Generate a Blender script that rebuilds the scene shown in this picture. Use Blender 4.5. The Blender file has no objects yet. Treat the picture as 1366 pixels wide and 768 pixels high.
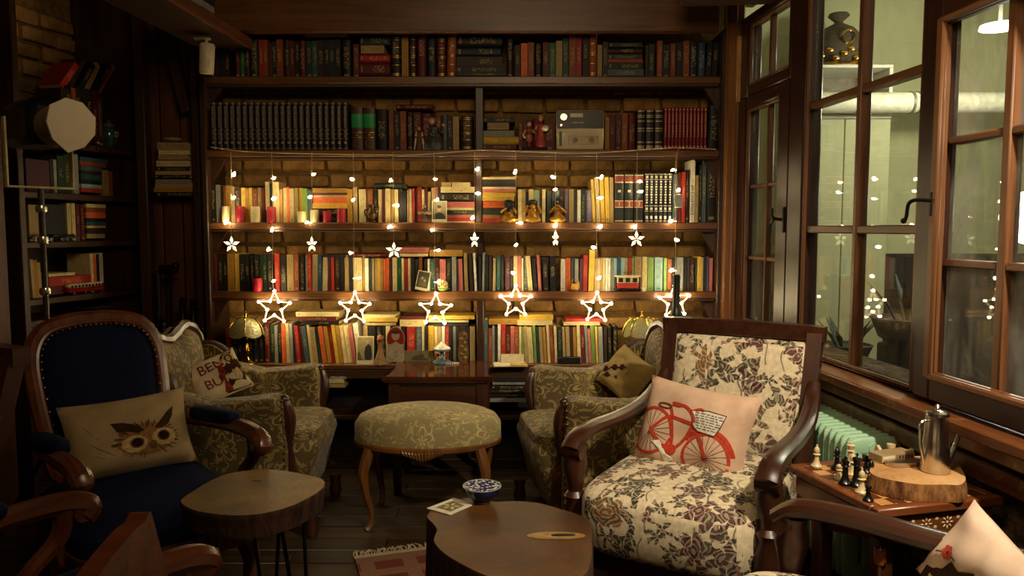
import bpy, bmesh, math, random
from math import sin, cos, pi, radians, sqrt, atan2, hypot
from mathutils import Vector, Matrix
random.seed(7)
S = bpy.context.scene
COL = S.collection
# ------------------------------------------------------------------ camera, world, lights, exposure
F, H = 1020.0, 1.25                       # focal length in pixels of the 1366 px frame, camera height
TH = math.atan(79 / F)                    # downward pitch
cam = bpy.data.cameras.new('camera'); camo = bpy.data.objects.new('camera', cam); COL.objects.link(camo)
cam.sensor_width = 36; cam.lens = 36 * F / 1366; cam.clip_start = .02
camo.location = (0, 0, H); camo.rotation_euler = (pi / 2 - TH, 0, 0)
S.camera = camo
S.view_settings.view_transform = 'Standard'; S.view_settings.look = 'None'
S.view_settings.gamma = 1; S.view_settings.use_curve_mapping = False
S.view_settings.exposure = 0.0
w = bpy.data.worlds.new('world'); S.world = w; w.use_nodes = True
w.node_tree.nodes['Background'].inputs[0].default_value = (1, .72, .42, 1)
w.node_tree.nodes['Background'].inputs[1].default_value = .04
def light(name, kind, loc, power, color, target=None, **kw):
    l = bpy.data.lights.new(name, kind); l.energy = power; l.color = color
    for k, v in kw.items(): setattr(l, k, v)
    o = bpy.data.objects.new(name, l); COL.objects.link(o); o.location = loc
    if target is not None:
        o.rotation_euler = (Vector(target) - Vector(loc)).to_track_quat('-Z', 'Y').to_euler()
    return o
light('ceiling_spot', 'SPOT', (1.17, 1.05, 2.3), 205, (1, .85, .64), (.95, 2.2, .5), spot_size=radians(90), spot_blend=.85, shadow_soft_size=.05)
light('room_fill', 'AREA', (.1, .8, 2.5), 20, (1, .74, .43), (-.15, 4.0, 1.55), size=.8)  # soft fill with no fixture, added to brighten the shelves and chairs

def ray(x, y):
    u = (x - 683) / F; v = (384 - y) / F
    return Vector((u, cos(TH) + v * sin(TH), v * cos(TH) - sin(TH)))
def at(x, y, Y):
    d = ray(x, y); t = Y / d.y
    return Vector((d.x * t, Y, H + d.z * t))
def atz(x, y, Z):
    d = ray(x, y); t = (Z - H) / d.z
    return Vector((d.x * t, d.y * t, Z))

# ------------------------------------------------------------------ materials
def lin(c):
    if isinstance(c, str):
        c = [int(c[i:i + 2], 16) / 255 for i in (0, 2, 4)]
    return tuple(x / 12.92 if x <= .04045 else ((x + .055) / 1.055) ** 2.4 for x in c[:3]) + (1,)
MC = {}
class NT:
    def __init__(s, name):
        s.m = bpy.data.materials.new(name); s.m.use_nodes = True
        s.t = s.m.node_tree; s.b = s.t.nodes['Principled BSDF']; s.out = s.t.nodes['Material Output']
    def n(s, typ, **kw):
        nd = s.t.nodes.new(typ)
        for k, v in kw.items():
            if k.startswith('i_'):
                k = k[2:]; k = int(k) if k.isdigit() else k.replace('_', ' ')
                nd.inputs[k].default_value = v
            else: setattr(nd, k, v)
        return nd
    def l(s, a, b): s.t.links.new(a, b)
    def val(s, x, sock):
        if isinstance(x, (int, float)): sock.default_value = x
        else: s.l(x, sock)
    def math(s, op, a, b=None, c=None, clamp=False):
        nd = s.t.nodes.new('ShaderNodeMath'); nd.operation = op; nd.use_clamp = clamp
        s.val(a, nd.inputs[0])
        if b is not None: s.val(b, nd.inputs[1])
        if c is not None: s.val(c, nd.inputs[2])
        return nd.outputs[0]
    def mix(s, f, a, b, blend='MIX'):
        nd = s.t.nodes.new('ShaderNodeMix'); nd.data_type = 'RGBA'; nd.blend_type = blend
        s.val(f, nd.inputs[0])
        for x, i in ((a, 6), (b, 7)):
            if isinstance(x, tuple): nd.inputs[i].default_value = x
            else: s.l(x, nd.inputs[i])
        return nd.outputs[2]
    def ramp(s, f, *st, interp='LINEAR'):
        nd = s.t.nodes.new('ShaderNodeValToRGB'); e = nd.color_ramp.elements; nd.color_ramp.interpolation = interp
        while len(e) < len(st): e.new(.5)
        for k, (p, c) in enumerate(st):
            e[k].position = p; e[k].color = c if isinstance(c, tuple) else (c, c, c, 1)
        s.l(f, nd.inputs[0]); return nd.outputs[0]
    def bump(s, h, strength=.3, dist=.01):
        nd = s.n('ShaderNodeBump', i_Strength=strength, i_Distance=dist); s.l(h, nd.inputs['Height']); s.l(nd.outputs[0], s.b.inputs['Normal'])
    def obj(s): return s.n('ShaderNodeTexCoord').outputs['Object']
    def uv(s): return s.n('ShaderNodeTexCoord').outputs['UV']
    def noise(s, vec, scale, detail=4, rough=.55, dist=0):
        nd = s.n('ShaderNodeTexNoise', i_Scale=scale, i_Detail=detail, i_Roughness=rough, i_Distortion=dist)
        if vec is not None: s.l(vec, nd.inputs['Vector'])
        return nd.outputs[0]
    def mapping(s, vec, scale=(1, 1, 1), rot=(0, 0, 0), loc=(0, 0, 0)):
        nd = s.n('ShaderNodeMapping'); nd.inputs['Scale'].default_value = scale; nd.inputs['Rotation'].default_value = rot; nd.inputs['Location'].default_value = loc
        s.l(vec, nd.inputs[0]); return nd.outputs[0]
    def set(s, col=None, rough=.6, metal=0, spec=.5, **kw):
        b = s.b.inputs
        if col is not None:
            if isinstance(col, tuple): b['Base Color'].default_value = col
            else: s.l(col, b['Base Color'])
        s.val(rough, b['Roughness']); b['Metallic'].default_value = metal; b['Specular IOR Level'].default_value = spec
        for k, v in kw.items(): s.val(v, b[k.replace('_', ' ')])
        return s.m
def plain(name, c, rough=.6, metal=0, var=.25, scale=30, spec=.5, bump=.15):
    if name in MC: return MC[name]
    t = NT(name); c = lin(c); v = t.obj()
    f = t.noise(v, scale)
    d = tuple(x * (1 - var) for x in c[:3]) + (1,); e = tuple(min(1, x * (1 + var * .6)) for x in c[:3]) + (1,)
    col = t.ramp(f, (.3, d), (.7, e))
    if bump: t.bump(f, bump, .003)
    MC[name] = t.set(col, rough, metal, spec); return MC[name]
def wood(name, c1, c2, rough=.4, axis=0, scale=1.0, rnd=False, spec=.5, wear=None):
    if name in MC: return MC[name]
    t = NT(name); v = t.obj()
    if rnd:
        oi = t.n('ShaderNodeObjectInfo'); ad = t.n('ShaderNodeVectorMath', operation='ADD')
        cm = t.n('ShaderNodeCombineXYZ'); r7 = t.math('MULTIPLY', oi.outputs['Random'], 17.3)
        for i in range(3): t.l(r7, cm.inputs[i])
        t.l(v, ad.inputs[0]); t.l(cm.outputs[0], ad.inputs[1]); v = ad.outputs[0]
    sc = [30 * scale, 30 * scale, 30 * scale]; sc[axis] = 2.2 * scale
    g = t.noise(t.mapping(v, tuple(sc)), 1.0, 6, .6, .6)
    g2 = t.noise(v, 5 * scale, 3)
    f = t.math('ADD', t.math('MULTIPLY', g, .75), t.math('MULTIPLY', g2, .25))
    col = t.ramp(f, (.32, lin(c1)), (.68, lin(c2)))
    if rnd: 
        k = t.math('MULTIPLY_ADD', oi.outputs['Random'], .5, .7)
        hs = t.n('ShaderNodeHueSaturation'); t.l(col, hs.inputs['Color']); t.l(k, hs.inputs['Value']); col = hs.outputs[0]
    if wear: col = t.mix(t.ramp(t.noise(v, 14, 6, .7), (.56, 0.0), (.66, .8)), col, lin(wear))
    t.bump(g, .12, .003)
    MC[name] = t.set(col, rough, 0, spec); return MC[name]
def emis(name, c, strength):
    t = NT(name); t.set((.8, .8, .8, 1)); t.b.inputs['Emission Color'].default_value = lin(c); t.b.inputs['Emission Strength'].default_value = strength
    return t.m
def floral(name, base, scale=9.0, cols=('4a1620', '2c2a1c', '6e4418', '3c1a20', '2e2a1e'), dens=.5, dark='28231a'):
    """printed cloth: leafy sprigs and petalled blossoms scattered on a cream ground"""
    t = NT(name); v = t.uv()
    nz = t.n('ShaderNodeTexNoise', i_Scale=17.0, i_Detail=2.0); t.l(v, nz.inputs['Vector'])
    off = t.n('ShaderNodeVectorMath', operation='MULTIPLY_ADD'); t.l(nz.outputs['Color'], off.inputs[0]); off.inputs[1].default_value = (.075, .075, 0); t.l(v, off.inputs[2])
    w = off.outputs[0]
    gcol = t.ramp(t.noise(v, 60, 3), (.35, lin(base)), (.7, tuple(x * .72 for x in lin(base)[:3]) + (1,)))
    col = gcol
    def layer(col, sc, petals, rad, thin, palette, shift, dens=dens):
        m = t.mapping(w, (1, 1, 1), (0, 0, shift), (shift, shift * .7, 0))
        vo = t.n('ShaderNodeTexVoronoi', voronoi_dimensions='2D', i_Scale=sc, i_Randomness=.75); t.l(m, vo.inputs['Vector'])
        sb = t.n('ShaderNodeVectorMath', operation='SUBTRACT'); t.l(m, sb.inputs[0]); t.l(vo.outputs['Position'], sb.inputs[1])
        sx = t.n('ShaderNodeSeparateXYZ'); t.l(sb.outputs[0], sx.inputs[0])
        cs = t.n('ShaderNodeSeparateColor'); t.l(vo.outputs['Color'], cs.inputs[0])
        ang = t.math('ADD', t.math('ARCTAN2', sx.outputs[1], sx.outputs[0]), t.math('MULTIPLY', cs.outputs[0], 6.28))
        r = t.math('SQRT', t.math('ADD', t.math('MULTIPLY', sx.outputs[0], sx.outputs[0]), t.math('MULTIPLY', sx.outputs[1], sx.outputs[1])))
        pet = t.math('ABSOLUTE', t.math('SINE', t.math('MULTIPLY', ang, petals / 2)))
        pet = t.math('POWER', pet, thin)
        lim = t.math('MULTIPLY', t.math('MULTIPLY_ADD', pet, .9, .12), rad)
        jag = t.math('MULTIPLY_ADD', t.noise(v, 90, 2), .7, .65)
        d = t.math('SUBTRACT', t.math('MULTIPLY', lim, jag), r)
        mask = t.math('MULTIPLY', t.math('MULTIPLY', d, 500, clamp=True), t.math('LESS_THAN', cs.outputs[1], dens))
        vein = t.math('GREATER_THAN', t.math('SINE', t.math('MULTIPLY', r, 420)), .35)
        st = [(i / len(palette), lin(c)) for i, c in enumerate(palette)]
        pc = t.ramp(cs.outputs[2], *st, interp='CONSTANT')
        pc = t.mix(t.math('MULTIPLY', vein, .35), pc, lin(base))
        return t.mix(t.math('MULTIPLY', mask, .92), col, pc)
    wv = t.n('ShaderNodeTexWave', i_Scale=scale * .5, i_Distortion=9.0, i_Detail=1.0); wv.inputs['Detail Scale'].default_value = 1.2; t.l(v, wv.inputs['Vector'])
    stem = t.math('MULTIPLY', t.ramp(wv.outputs['Fac'], (.975, 0.0), (.99, .7)), t.math('GREATER_THAN', t.noise(v, 11, 1), .5))
    col = t.mix(stem, col, lin(dark))
    col = layer(col, scale * 1.5, 3, .048 * 9 / scale, 2.2, (dark, '3c3626', dark, '55402a'), 1.3, .45)
    col = layer(col, scale * 1.9, 5, .030 * 9 / scale, 1.4, (dark, '4a1620', '3c3626', '55402a'), 2.1, .38)
    col = layer(col, scale, 6, .058 * 9 / scale, .8, cols, .2)
    t.bump(t.noise(v, 260, 2), .2, .002)
    return t.set(col, .85, 0, .2, Sheen_Weight=.05)
def damask(name, base, fig, period=.17):
    """woven damask: mirrored ogee medallions with leafy fill, two tones"""
    t = NT(name); v = t.uv()
    nz = t.n('ShaderNodeTexNoise', i_Scale=16.0, i_Detail=2.0); t.l(v, nz.inputs['Vector'])
    sp = t.n('ShaderNodeSeparateXYZ'); t.l(v, sp.inputs[0])
    row = t.math('FLOOR', t.math('DIVIDE', sp.outputs[1], period * 1.3))
    sh = t.math('MULTIPLY', t.math('MODULO', row, 2.0), .5)
    fx = t.math('ABSOLUTE', t.math('SUBTRACT', t.math('FRACT', t.math('ADD', t.math('DIVIDE', sp.outputs[0], period), sh)), .5))
    fy = t.math('SUBTRACT', t.math('FRACT', t.math('DIVIDE', sp.outputs[1], period * 1.3)), .5)
    def flower(cy, n, rad, kx=1.0, th=1.0, ph=0.0):
        dy = t.math('SUBTRACT', fy, cy); dx = t.math('MULTIPLY', fx, kx)
        a = t.math('ARCTAN2', dx, dy); r = t.math('SQRT', t.math('ADD', t.math('MULTIPLY', dx, dx), t.math('MULTIPLY', dy, dy)))
        p = t.math('POWER', t.math('ABSOLUTE', t.math('COSINE', t.math('MULTIPLY_ADD', a, n / 2, ph))), th)
        return t.math('SUBTRACT', t.math('MULTIPLY', t.math('MULTIPLY_ADD', p, .75, .3), rad), r)
    f1 = flower(.02, 7, .3); f2 = flower(-.33, 5, .18); f3 = flower(.36, 3, .2, 1.3, .8)
    mx = t.math('MAXIMUM', t.math('MAXIMUM', f1, f2), f3)
    ring = t.math('SINE', t.math('MULTIPLY', t.math('ADD', mx, t.math('MULTIPLY', nz.outputs[0], .10)), 38))
    inside = t.math('MULTIPLY', mx, 60, clamp=True)
    curl = t.math('GREATER_THAN', ring, -.15)
    lf = t.math('ABSOLUTE', t.math('SUBTRACT', t.noise(v, 22, 1, .4, 1.6), .5))
    leaf = t.math('MULTIPLY', t.math('GREATER_THAN', lf, .115), t.math('SUBTRACT', 1.0, inside))
    m = t.math('ADD', t.math('MULTIPLY', inside, curl), t.math('MULTIPLY', leaf, .6), clamp=True)
    fine = t.noise(v, 240, 2)
    c0 = t.mix(t.math('MULTIPLY', fine, .5), lin(base), tuple(x * .55 for x in lin(base)[:3]) + (1,))
    c1 = t.mix(t.math('MULTIPLY', fine, .5), lin(fig), tuple(x * .6 for x in lin(fig)[:3]) + (1,))
    col = t.mix(m, c0, c1)
    t.bump(t.math('ADD', t.math('MULTIPLY', m, .5), fine), .25, .002)
    return t.set(col, .72, 0, .3, Sheen_Weight=.1)
def glass(name, refl=1.0, dirt=.05):
    t = NT(name); v = t.obj()
    tr = t.n('ShaderNodeBsdfTransparent', i_Color=(.93, .95, .92, 1)); gl = t.n('ShaderNodeBsdfGlossy', i_Roughness=.012)
    mx = t.n('ShaderNodeMixShader'); ge = t.n('ShaderNodeNewGeometry'); dt = t.n('ShaderNodeVectorMath', operation='DOT_PRODUCT'); t.l(ge.outputs['Normal'], dt.inputs[0]); t.l(ge.outputs['Incoming'], dt.inputs[1])
    gz = t.math('POWER', t.math('SUBTRACT', 1.0, t.math('ABSOLUTE', dt.outputs['Value'])), 5.0)
    t.l(t.math('MULTIPLY', t.math('MULTIPLY_ADD', gz, .96, .04), refl, clamp=True), mx.inputs[0]); t.l(tr.outputs[0], mx.inputs[1]); t.l(gl.outputs[0], mx.inputs[2])
    df = t.n('ShaderNodeBsdfDiffuse', i_Color=(.75, .76, .7, 1)); m2 = t.n('ShaderNodeMixShader')
    dn = t.noise(t.mapping(v, (1, 1, .35), (0, .5, 0)), 5, 7, .65, 1.2)
    t.l(t.ramp(dn, (.42, dirt * .3), (.7, dirt * 2.2)), m2.inputs[0]); t.l(mx.outputs[0], m2.inputs[1]); t.l(df.outputs[0], m2.inputs[2])
    t.l(m2.outputs[0], t.out.inputs[0]); return t.m

# ------------------------------------------------------------------ mesh builder
class MB:
    def __init__(s): s.v = []; s.f = []; s.mi = []; s.M = Matrix.Identity(4); s.m = 0
    def add(s, vs, fs, m=None):
        o = len(s.v); s.v += [s.M @ Vector(p) for p in vs]
        s.f += [[i + o for i in f] for f in fs]; s.mi += [s.m if m is None else m] * len(fs)
        return s
    def box(s, c, d, bev=0, R=None, m=None):
        x, y, z = (k / 2 for k in d); b = min(bev, x * .9, y * .9, z * .9); vs = []; idx = {}
        if b <= 0:
            vs = [(i * x, j * y, k * z) for i in (-1, 1) for j in (-1, 1) for k in (-1, 1)]
            fs = [(0, 1, 3, 2), (4, 6, 7, 5), (0, 4, 5, 1), (2, 3, 7, 6), (0, 2, 6, 4), (1, 5, 7, 3)]
        else:
            for i in (-1, 1):
                for j in (-1, 1):
                    for k in (-1, 1):
                        for a in range(3):
                            p = [i * (x - b), j * (y - b), k * (z - b)]; p[a] = (i * x, j * y, k * z)[a]
                            idx[i, j, k, a] = len(vs); vs.append(p)
            fs = []; q = lambda *a: idx[a]
            for sg in (-1, 1):
                fs.append([q(sg, -1, -1, 0), q(sg, 1, -1, 0), q(sg, 1, 1, 0), q(sg, -1, 1, 0)][::sg])
                fs.append([q(-1, sg, -1, 1), q(-1, sg, 1, 1), q(1, sg, 1, 1), q(1, sg, -1, 1)][::sg])
                fs.append([q(-1, -1, sg, 2), q(1, -1, sg, 2), q(1, 1, sg, 2), q(-1, 1, sg, 2)][::sg])
                for s2 in (-1, 1):
                    d_ = sg * s2
                    fs.append([q(-1, sg, s2, 1), q(-1, sg, s2, 2), q(1, sg, s2, 2), q(1, sg, s2, 1)][::d_])
                    fs.append([q(sg, -1, s2, 2), q(sg, -1, s2, 0), q(sg, 1, s2, 0), q(sg, 1, s2, 2)][::-d_][::-1])
                    fs.append([q(sg, s2, -1, 0), q(sg, s2, -1, 1), q(sg, s2, 1, 1), q(sg, s2, 1, 0)][::d_])
                    for s3 in (-1, 1):
                        fs.append([q(sg, s2, s3, 0), q(sg, s2, s3, 1), q(sg, s2, s3, 2)][::sg * s2 * s3])
        R = R or Matrix.Identity(3); c = Vector(c)
        return s.add([c + R @ Vector(p) for p in vs], fs, m)
    def tube(s, pts, r, n=8, cap=True, closed=False, flat=1.0, m=None, up=None):
        pts = [Vector(p) for p in pts]; k = len(pts); rs = r if isinstance(r, (list, tuple)) else [r] * k
        vs = []; u0 = None
        for i, p in enumerate(pts):
            a = pts[(i - 1) % k] if (closed or i > 0) else p; b = pts[(i + 1) % k] if (closed or i < k - 1) else p
            t = (b - a).normalized() if (b - a).length > 1e-9 else Vector((0, 0, 1))
            if up is not None: u0 = Vector(up)
            elif u0 is None: u0 = Vector((0, 0, 1)) if abs(t.z) < .9 else Vector((1, 0, 0))
            e = (u0 - t * u0.dot(t))
            if e.length < 1e-6: e = t.orthogonal()
            e.normalize(); f = t.cross(e); u0 = e if up is None else u0
            for j in range(n):
                an = 2 * pi * (j + .5) / n; vs.append(p + (e * cos(an) * flat + f * sin(an)) * rs[i])
        fs = [[i * n + j, i * n + (j + 1) % n, (i + 1) % k * n + (j + 1) % n, (i + 1) % k * n + j] for i in range(k if closed else k - 1) for j in range(n)]
        if cap and not closed: fs += [list(range(n))[::-1], list(range((k - 1) * n, k * n))]
        return s.add(vs, fs, m)
    def lathe(s, prof, n=20, c=(0, 0, 0), m=None, sx=1, sy=1):
        c = Vector(c); vs = [c + Vector((r * cos(2 * pi * j / n) * sx, r * sin(2 * pi * j / n) * sy, z)) for r, z in prof for j in range(n)]
        fs = [[i * n + j, i * n + (j + 1) % n, (i + 1) * n + (j + 1) % n, (i + 1) * n + j] for i in range(len(prof) - 1) for j in range(n)]
        fs += [list(range(n))[::-1], list(range((len(prof) - 1) * n, len(prof) * n))]
        return s.add(vs, fs, m)
    def prism(s, poly, fn, h0, h1, m=None):
        """polygon in (a,b), extruded from h0 to h1, mapped by fn(a,b,h)"""
        k = len(poly); vs = [fn(a, b, h0) for a, b in poly] + [fn(a, b, h1) for a, b in poly]
        fs = [list(range(k))[::-1], list(range(k, 2 * k))] + [[i, (i + 1) % k, k + (i + 1) % k, k + i] for i in range(k)]
        return s.add(vs, fs, m)
    def grid(s, fn, nu, nv, cu=False, cv=False, m=None):
        U = nu if cu else nu + 1; V = nv if cv else nv + 1
        vs = [fn(i / nu, j / nv) for i in range(U) for j in range(V)]
        fs = [[i * V + j, (i + 1) % U * V + j, (i + 1) % U * V + (j + 1) % V, i * V + (j + 1) % V] for i in range(nu) for j in range(nv)]
        return s.add(vs, fs, m)
    def pad(s, c, d, e1=.35, e2=.3, n=28, k=14, R=None, fn=None, m=None):
        """soft upholstered block (superellipsoid)"""
        c = Vector(c); R = R or Matrix.Identity(3)
        sg = lambda x, p: math.copysign(abs(x) ** p, x)
        def f(u, v):
            a = 2 * pi * u; b = pi * (v - .5)
            p = Vector((sg(cos(b), e1) * sg(cos(a), e2) * d[0] / 2, sg(cos(b), e1) * sg(sin(a), e2) * d[1] / 2, sg(sin(b), e1) * d[2] / 2))
            if fn: p = fn(p)
            return c + R @ p
        return s.grid(f, n, k, cu=True, m=m)
    def ball(s, c, r, n=12, k=8, m=None):
        r = r if isinstance(r, (tuple, list)) else (r, r, r)
        return s.pad(c, (2 * r[0], 2 * r[1], 2 * r[2]), 1, 1, n, k, m=m)
    def dome(s, outline, fn, bulge, rings=6, back=0.0, edge=0.0, pw=.5, m=None):
        """outline in (a,b); fn(a,b,h) -> point; raised cushion filling the outline"""
        k = len(outline); ca = sum(a for a, b in outline) / k; cb = sum(b for a, b in outline) / k; vs = []
        vs += [fn(a, b, back) for a, b in outline]
        for i in range(rings):
            q = 1 - (i / rings) ** 1.3; h = edge + (bulge - edge) * (1 - q ** 2.6) ** pw
            vs += [fn(ca + (a - ca) * q, cb + (b - cb) * q, h) for a, b in outline]
        vs.append(fn(ca, cb, bulge)); R = rings + 1
        fs = [[i * k + j, i * k + (j + 1) % k, (i + 1) * k + (j + 1) % k, (i + 1) * k + j] for i in range(R - 1) for j in range(k)]
        fs += [[(R - 1) * k + j, (R - 1) * k + (j + 1) % k, R * k] for j in range(k)]
        fs.append(list(range(k))[::-1])
        return s.add(vs, fs, m)
    def build(s, name, mats, parent=None, smooth=True, loc=None, sharp=38, kind=None, fix=True):
        me = bpy.data.meshes.new(name); me.from_pydata([tuple(p) for p in s.v], [], s.f)
        mats = mats if isinstance(mats, (list, tuple)) else [mats]
        for m in mats: me.materials.append(m)
        if len(mats) > 1: me.polygons.foreach_set('material_index', s.mi)
        if fix:
            bm = bmesh.new(); bm.from_mesh(me); bmesh.ops.recalc_face_normals(bm, faces=bm.faces); bm.to_mesh(me); bm.free()
        uvl = me.uv_layers.new(name='uv'); V = me.vertices; data = [0.0] * (2 * len(me.loops))
        for p in me.polygons:
            nx, ny, nz = (abs(q) for q in p.normal)
            for li in p.loop_indices:
                c = V[me.loops[li].vertex_index].co
                if nz >= nx and nz >= ny: a, b = c.y, c.x
                elif nx >= ny: a, b = c.y, c.z
                else: a, b = c.x, c.z
                data[2 * li] = a; data[2 * li + 1] = b
        uvl.data.foreach_set('uv', data)
        if smooth:
            me.polygons.foreach_set('use_smooth', [True] * len(me.polygons)); me.set_sharp_from_angle(angle=radians(sharp))
        o = bpy.data.objects.new(name, me); COL.objects.link(o)
        if parent is not None: o.parent = parent
        if loc is not None: o.location = loc
        if kind: o['kind'] = kind
        return o
def tag(o, label=None, cat=None, group=None, kind=None):
    if label: o['label'] = label
    if cat: o['category'] = cat
    if group: o['group'] = group
    if kind: o['kind'] = kind
    return o
def thing(name, label, cat, loc=(0, 0, 0), rz=0.0, group=None):
    o = bpy.data.objects.new(name, None); o.empty_display_size = .05; COL.objects.link(o); o.location = loc; o.rotation_euler = (0, 0, rz)
    return tag(o, label, cat, group)
KIDS = {}
def kids(o): return [c for c in bpy.data.objects if c.parent is o]
def dup(root, loc, rz, label=None, group=None):
    r = root.copy(); COL.objects.link(r); r.location = loc; r.rotation_euler = (0, 0, rz)
    if label: r['label'] = label
    if group: r['group'] = group
    for ch in kids(root):
        c = ch.copy(); COL.objects.link(c); c.parent = r
        for g in kids(ch):
            d = g.copy(); COL.objects.link(d); d.parent = c
    return r
def mb(): return MB()
def RX(a): return Matrix.Rotation(a, 3, 'X')
def RY(a): return Matrix.Rotation(a, 3, 'Y')
def RZ(a): return Matrix.Rotation(a, 3, 'Z')
def spline(pts, n=6, closed=False):
    pts = [Vector(p) for p in pts]; k = len(pts); out = []
    for i in range(k if closed else k - 1):
        p0 = pts[(i - 1) % k] if closed or i > 0 else pts[i]; p1 = pts[i]; p2 = pts[(i + 1) % k]; p3 = pts[(i + 2) % k] if closed or i < k - 2 else p2
        for j in range(n):
            t = j / n
            out.append(.5 * ((2 * p1) + (p2 - p0) * t + (2 * p0 - 5 * p1 + 4 * p2 - p3) * t * t + (3 * p1 - p0 - 3 * p2 + p3) * t ** 3))
    if not closed: out.append(pts[-1])
    return out
def spl2(pts, n=6, closed=True): return [(p.x, p.y) for p in spline([(a, b, 0) for a, b in pts], n, closed)]

def text_mesh(body, size, extrude=.0006, align='CENTER'):
    c = bpy.data.curves.new('text', 'FONT'); c.body = body; c.size = size; c.extrude = extrude; c.align_x = align; c.resolution_u = 3
    o = bpy.data.objects.new('text', c); COL.objects.link(o); dg = bpy.context.evaluated_depsgraph_get(); dg.update()
    me = bpy.data.meshes.new_from_object(o.evaluated_get(dg)); bpy.data.objects.remove(o); return me
def text_obj(name, body, size, mat, parent, M, align='CENTER', fn=None, extrude=.0006):
    me = text_mesh(body, size, extrude, align)
    for v in me.vertices: v.co = fn(v.co) if fn else M @ v.co
    me.materials.clear(); me.materials.append(mat)
    o = bpy.data.objects.new(name, me); COL.objects.link(o); o.parent = parent; return o
# ------------------------------------------------------------------ shared materials
DW = wood('dark_wood', '28170b', '4a2c15', .42, 0)
DWY = wood('dark_wood_y', '24140a', '432610', .42, 1)
DWZ = wood('dark_wood_z', '24140a', '442711', .42, 2)
SHELFW = wood('shelf_wood', '492b13', '764a22', .38, 0)
PANELW = wood('panel_wood', '3a1d0d', '5e3317', .5, 2, rnd=True)
POSTW = wood('post_wood', '6a3c16', '94602a', .45, 2)
FLOORW = wood('floor_wood', '22170d', '44331f', .5, 0, .8, rnd=True, spec=.4)
BLACK = plain('black_paint', '0c0b0a', .4)
IRON = plain('black_iron', '121110', .38, .6)
BRASS = plain('brass', 'c99a3e', .2, 1, .12)
CHROME = plain('steel', 'cfcac0', .24, 1, .08)
PAPER = plain('paper', 'cdb98c', .8)
CREAM = plain('cream_card', 'd9cda6', .7, 0, .08)
WHITE = plain('white_paint', 'e0dccb', .6, 0, .06)
def brick_mat(name, a, b, c):
    t = NT(name); oi = t.n('ShaderNodeObjectInfo'); v = t.obj()
    n1 = t.noise(v, 26, 6, .7); base = t.ramp(oi.outputs['Random'], (0, lin(a)), (.5, lin(b)), (1, lin(c)))
    col = t.mix(t.ramp(n1, (.4, 0.0), (.75, .7)), base, lin('b8925a')); col = t.mix(t.ramp(t.noise(v, 9, 5), (.5, 0.0), (.7, .6)), col, lin('2c1d10'))
    t.bump(n1, .8, .012); return t.set(col, .9, 0, .2)
BRICK = brick_mat('old_brick', 'b58244', 'a27e48', '8a6336')
MORTAR = plain('mortar', '82663a', .95, 0, .4, 40, .2, .6)

class Frame:
    """a vertical plane with its own local axes: x along it, y away from the room, z up"""
    def __init__(s, o, d):
        s.o = Vector(o); s.d = Vector((d[0], d[1], 0)).normalized(); s.n = Vector((-s.d.y, s.d.x, 0)); s.rz = atan2(s.d.y, s.d.x)
    def px(s, x, y, off=0.0):
        r = ray(x, y); c = Vector((0, 0, H)); t = (s.o + s.n * off - c).dot(s.n) / r.dot(s.n); p = c + r * t
        return Vector(((p - s.o).dot(s.d), off, p.z))
    def w(s, a, b, z): return s.o + s.d * a + s.n * b + Vector((0, 0, z - s.o.z))
LF = Frame((-2.19, 3.5, 0), (.16, .7))
RF = Frame((1.16, 3.9, 0), (.0859, -.9963))
YB, YS = 4.16, 3.90        # brick wall face, shelf fronts

# ------------------------------------------------------------------ floor, ceiling, walls
fl = mb().box((-.5, 2.1, -.05), (4.2, 5.4, .06)).build('floor', plain('floor_gap', '0a0705', .9), kind='structure')
y = .3; row = 0
while y < 4.15:
    wd = .118
    for x0, x1 in ((-2.5, -.9 + .5 * sin(row * 2.1)), (-.9 + .5 * sin(row * 2.1), .55 + .3 * cos(row * 1.7)), (.55 + .3 * cos(row * 1.7), 1.55)):
        mb().box(((x0 + x1) / 2, y + wd / 2, -.012 + random.uniform(-.0015, .0015)), (x1 - x0 - .004, wd - .005, .024), .003).build('floor_plank', FLOORW, fl)
    y += wd; row += 1
ce = mb().box((-.5, 2.1, 2.82), (4.1, 5.6, .08)).build('ceiling', DWY, kind='structure')
for x0 in (-1.9, -.6, .75):
    mb().box((x0, 2.0, 2.70), (.16, 5.0, .16), .01).build('ceiling_beam', DWY, ce)
mb().box((.3, -.62, 1.4), (5.4, .06, 2.8)).build('wall_rear', plain('rear_plaster', '6b5236', .9), kind='structure')
wb = mb().box((-.405, YB + .06, 1.4), (3.23, .1, 2.8)).build('wall_back', MORTAR, kind='structure')
bm_cache = []
for k in range(6):
    b = mb()
    def rough(p): return p + Vector((random.uniform(-1, 1), random.uniform(-.5, .5), random.uniform(-1, 1))) * .004
    b.box((0, 0, 0), (.205, .05, .066), .008); b.v = [rough(p) for p in b.v]
    bm_cache.append(b.build('brick', BRICK, wb))
proto_used = [False] * 6
def place_brick(parent, loc, rz=0, sx=1.0, protos=bm_cache, used=proto_used):
    k = random.randrange(len(protos))
    if used[k]: o = protos[k].copy(); COL.objects.link(o); o.parent = parent
    elif parent is protos[k].parent: o = protos[k]; used[k] = True
    else: o = protos[k].copy(); COL.objects.link(o); o.parent = parent
    o.location = loc; o.rotation_euler = (random.uniform(-.02, .02), random.uniform(-.012, .012), rz); o.scale = (sx, 1, 1)
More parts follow.
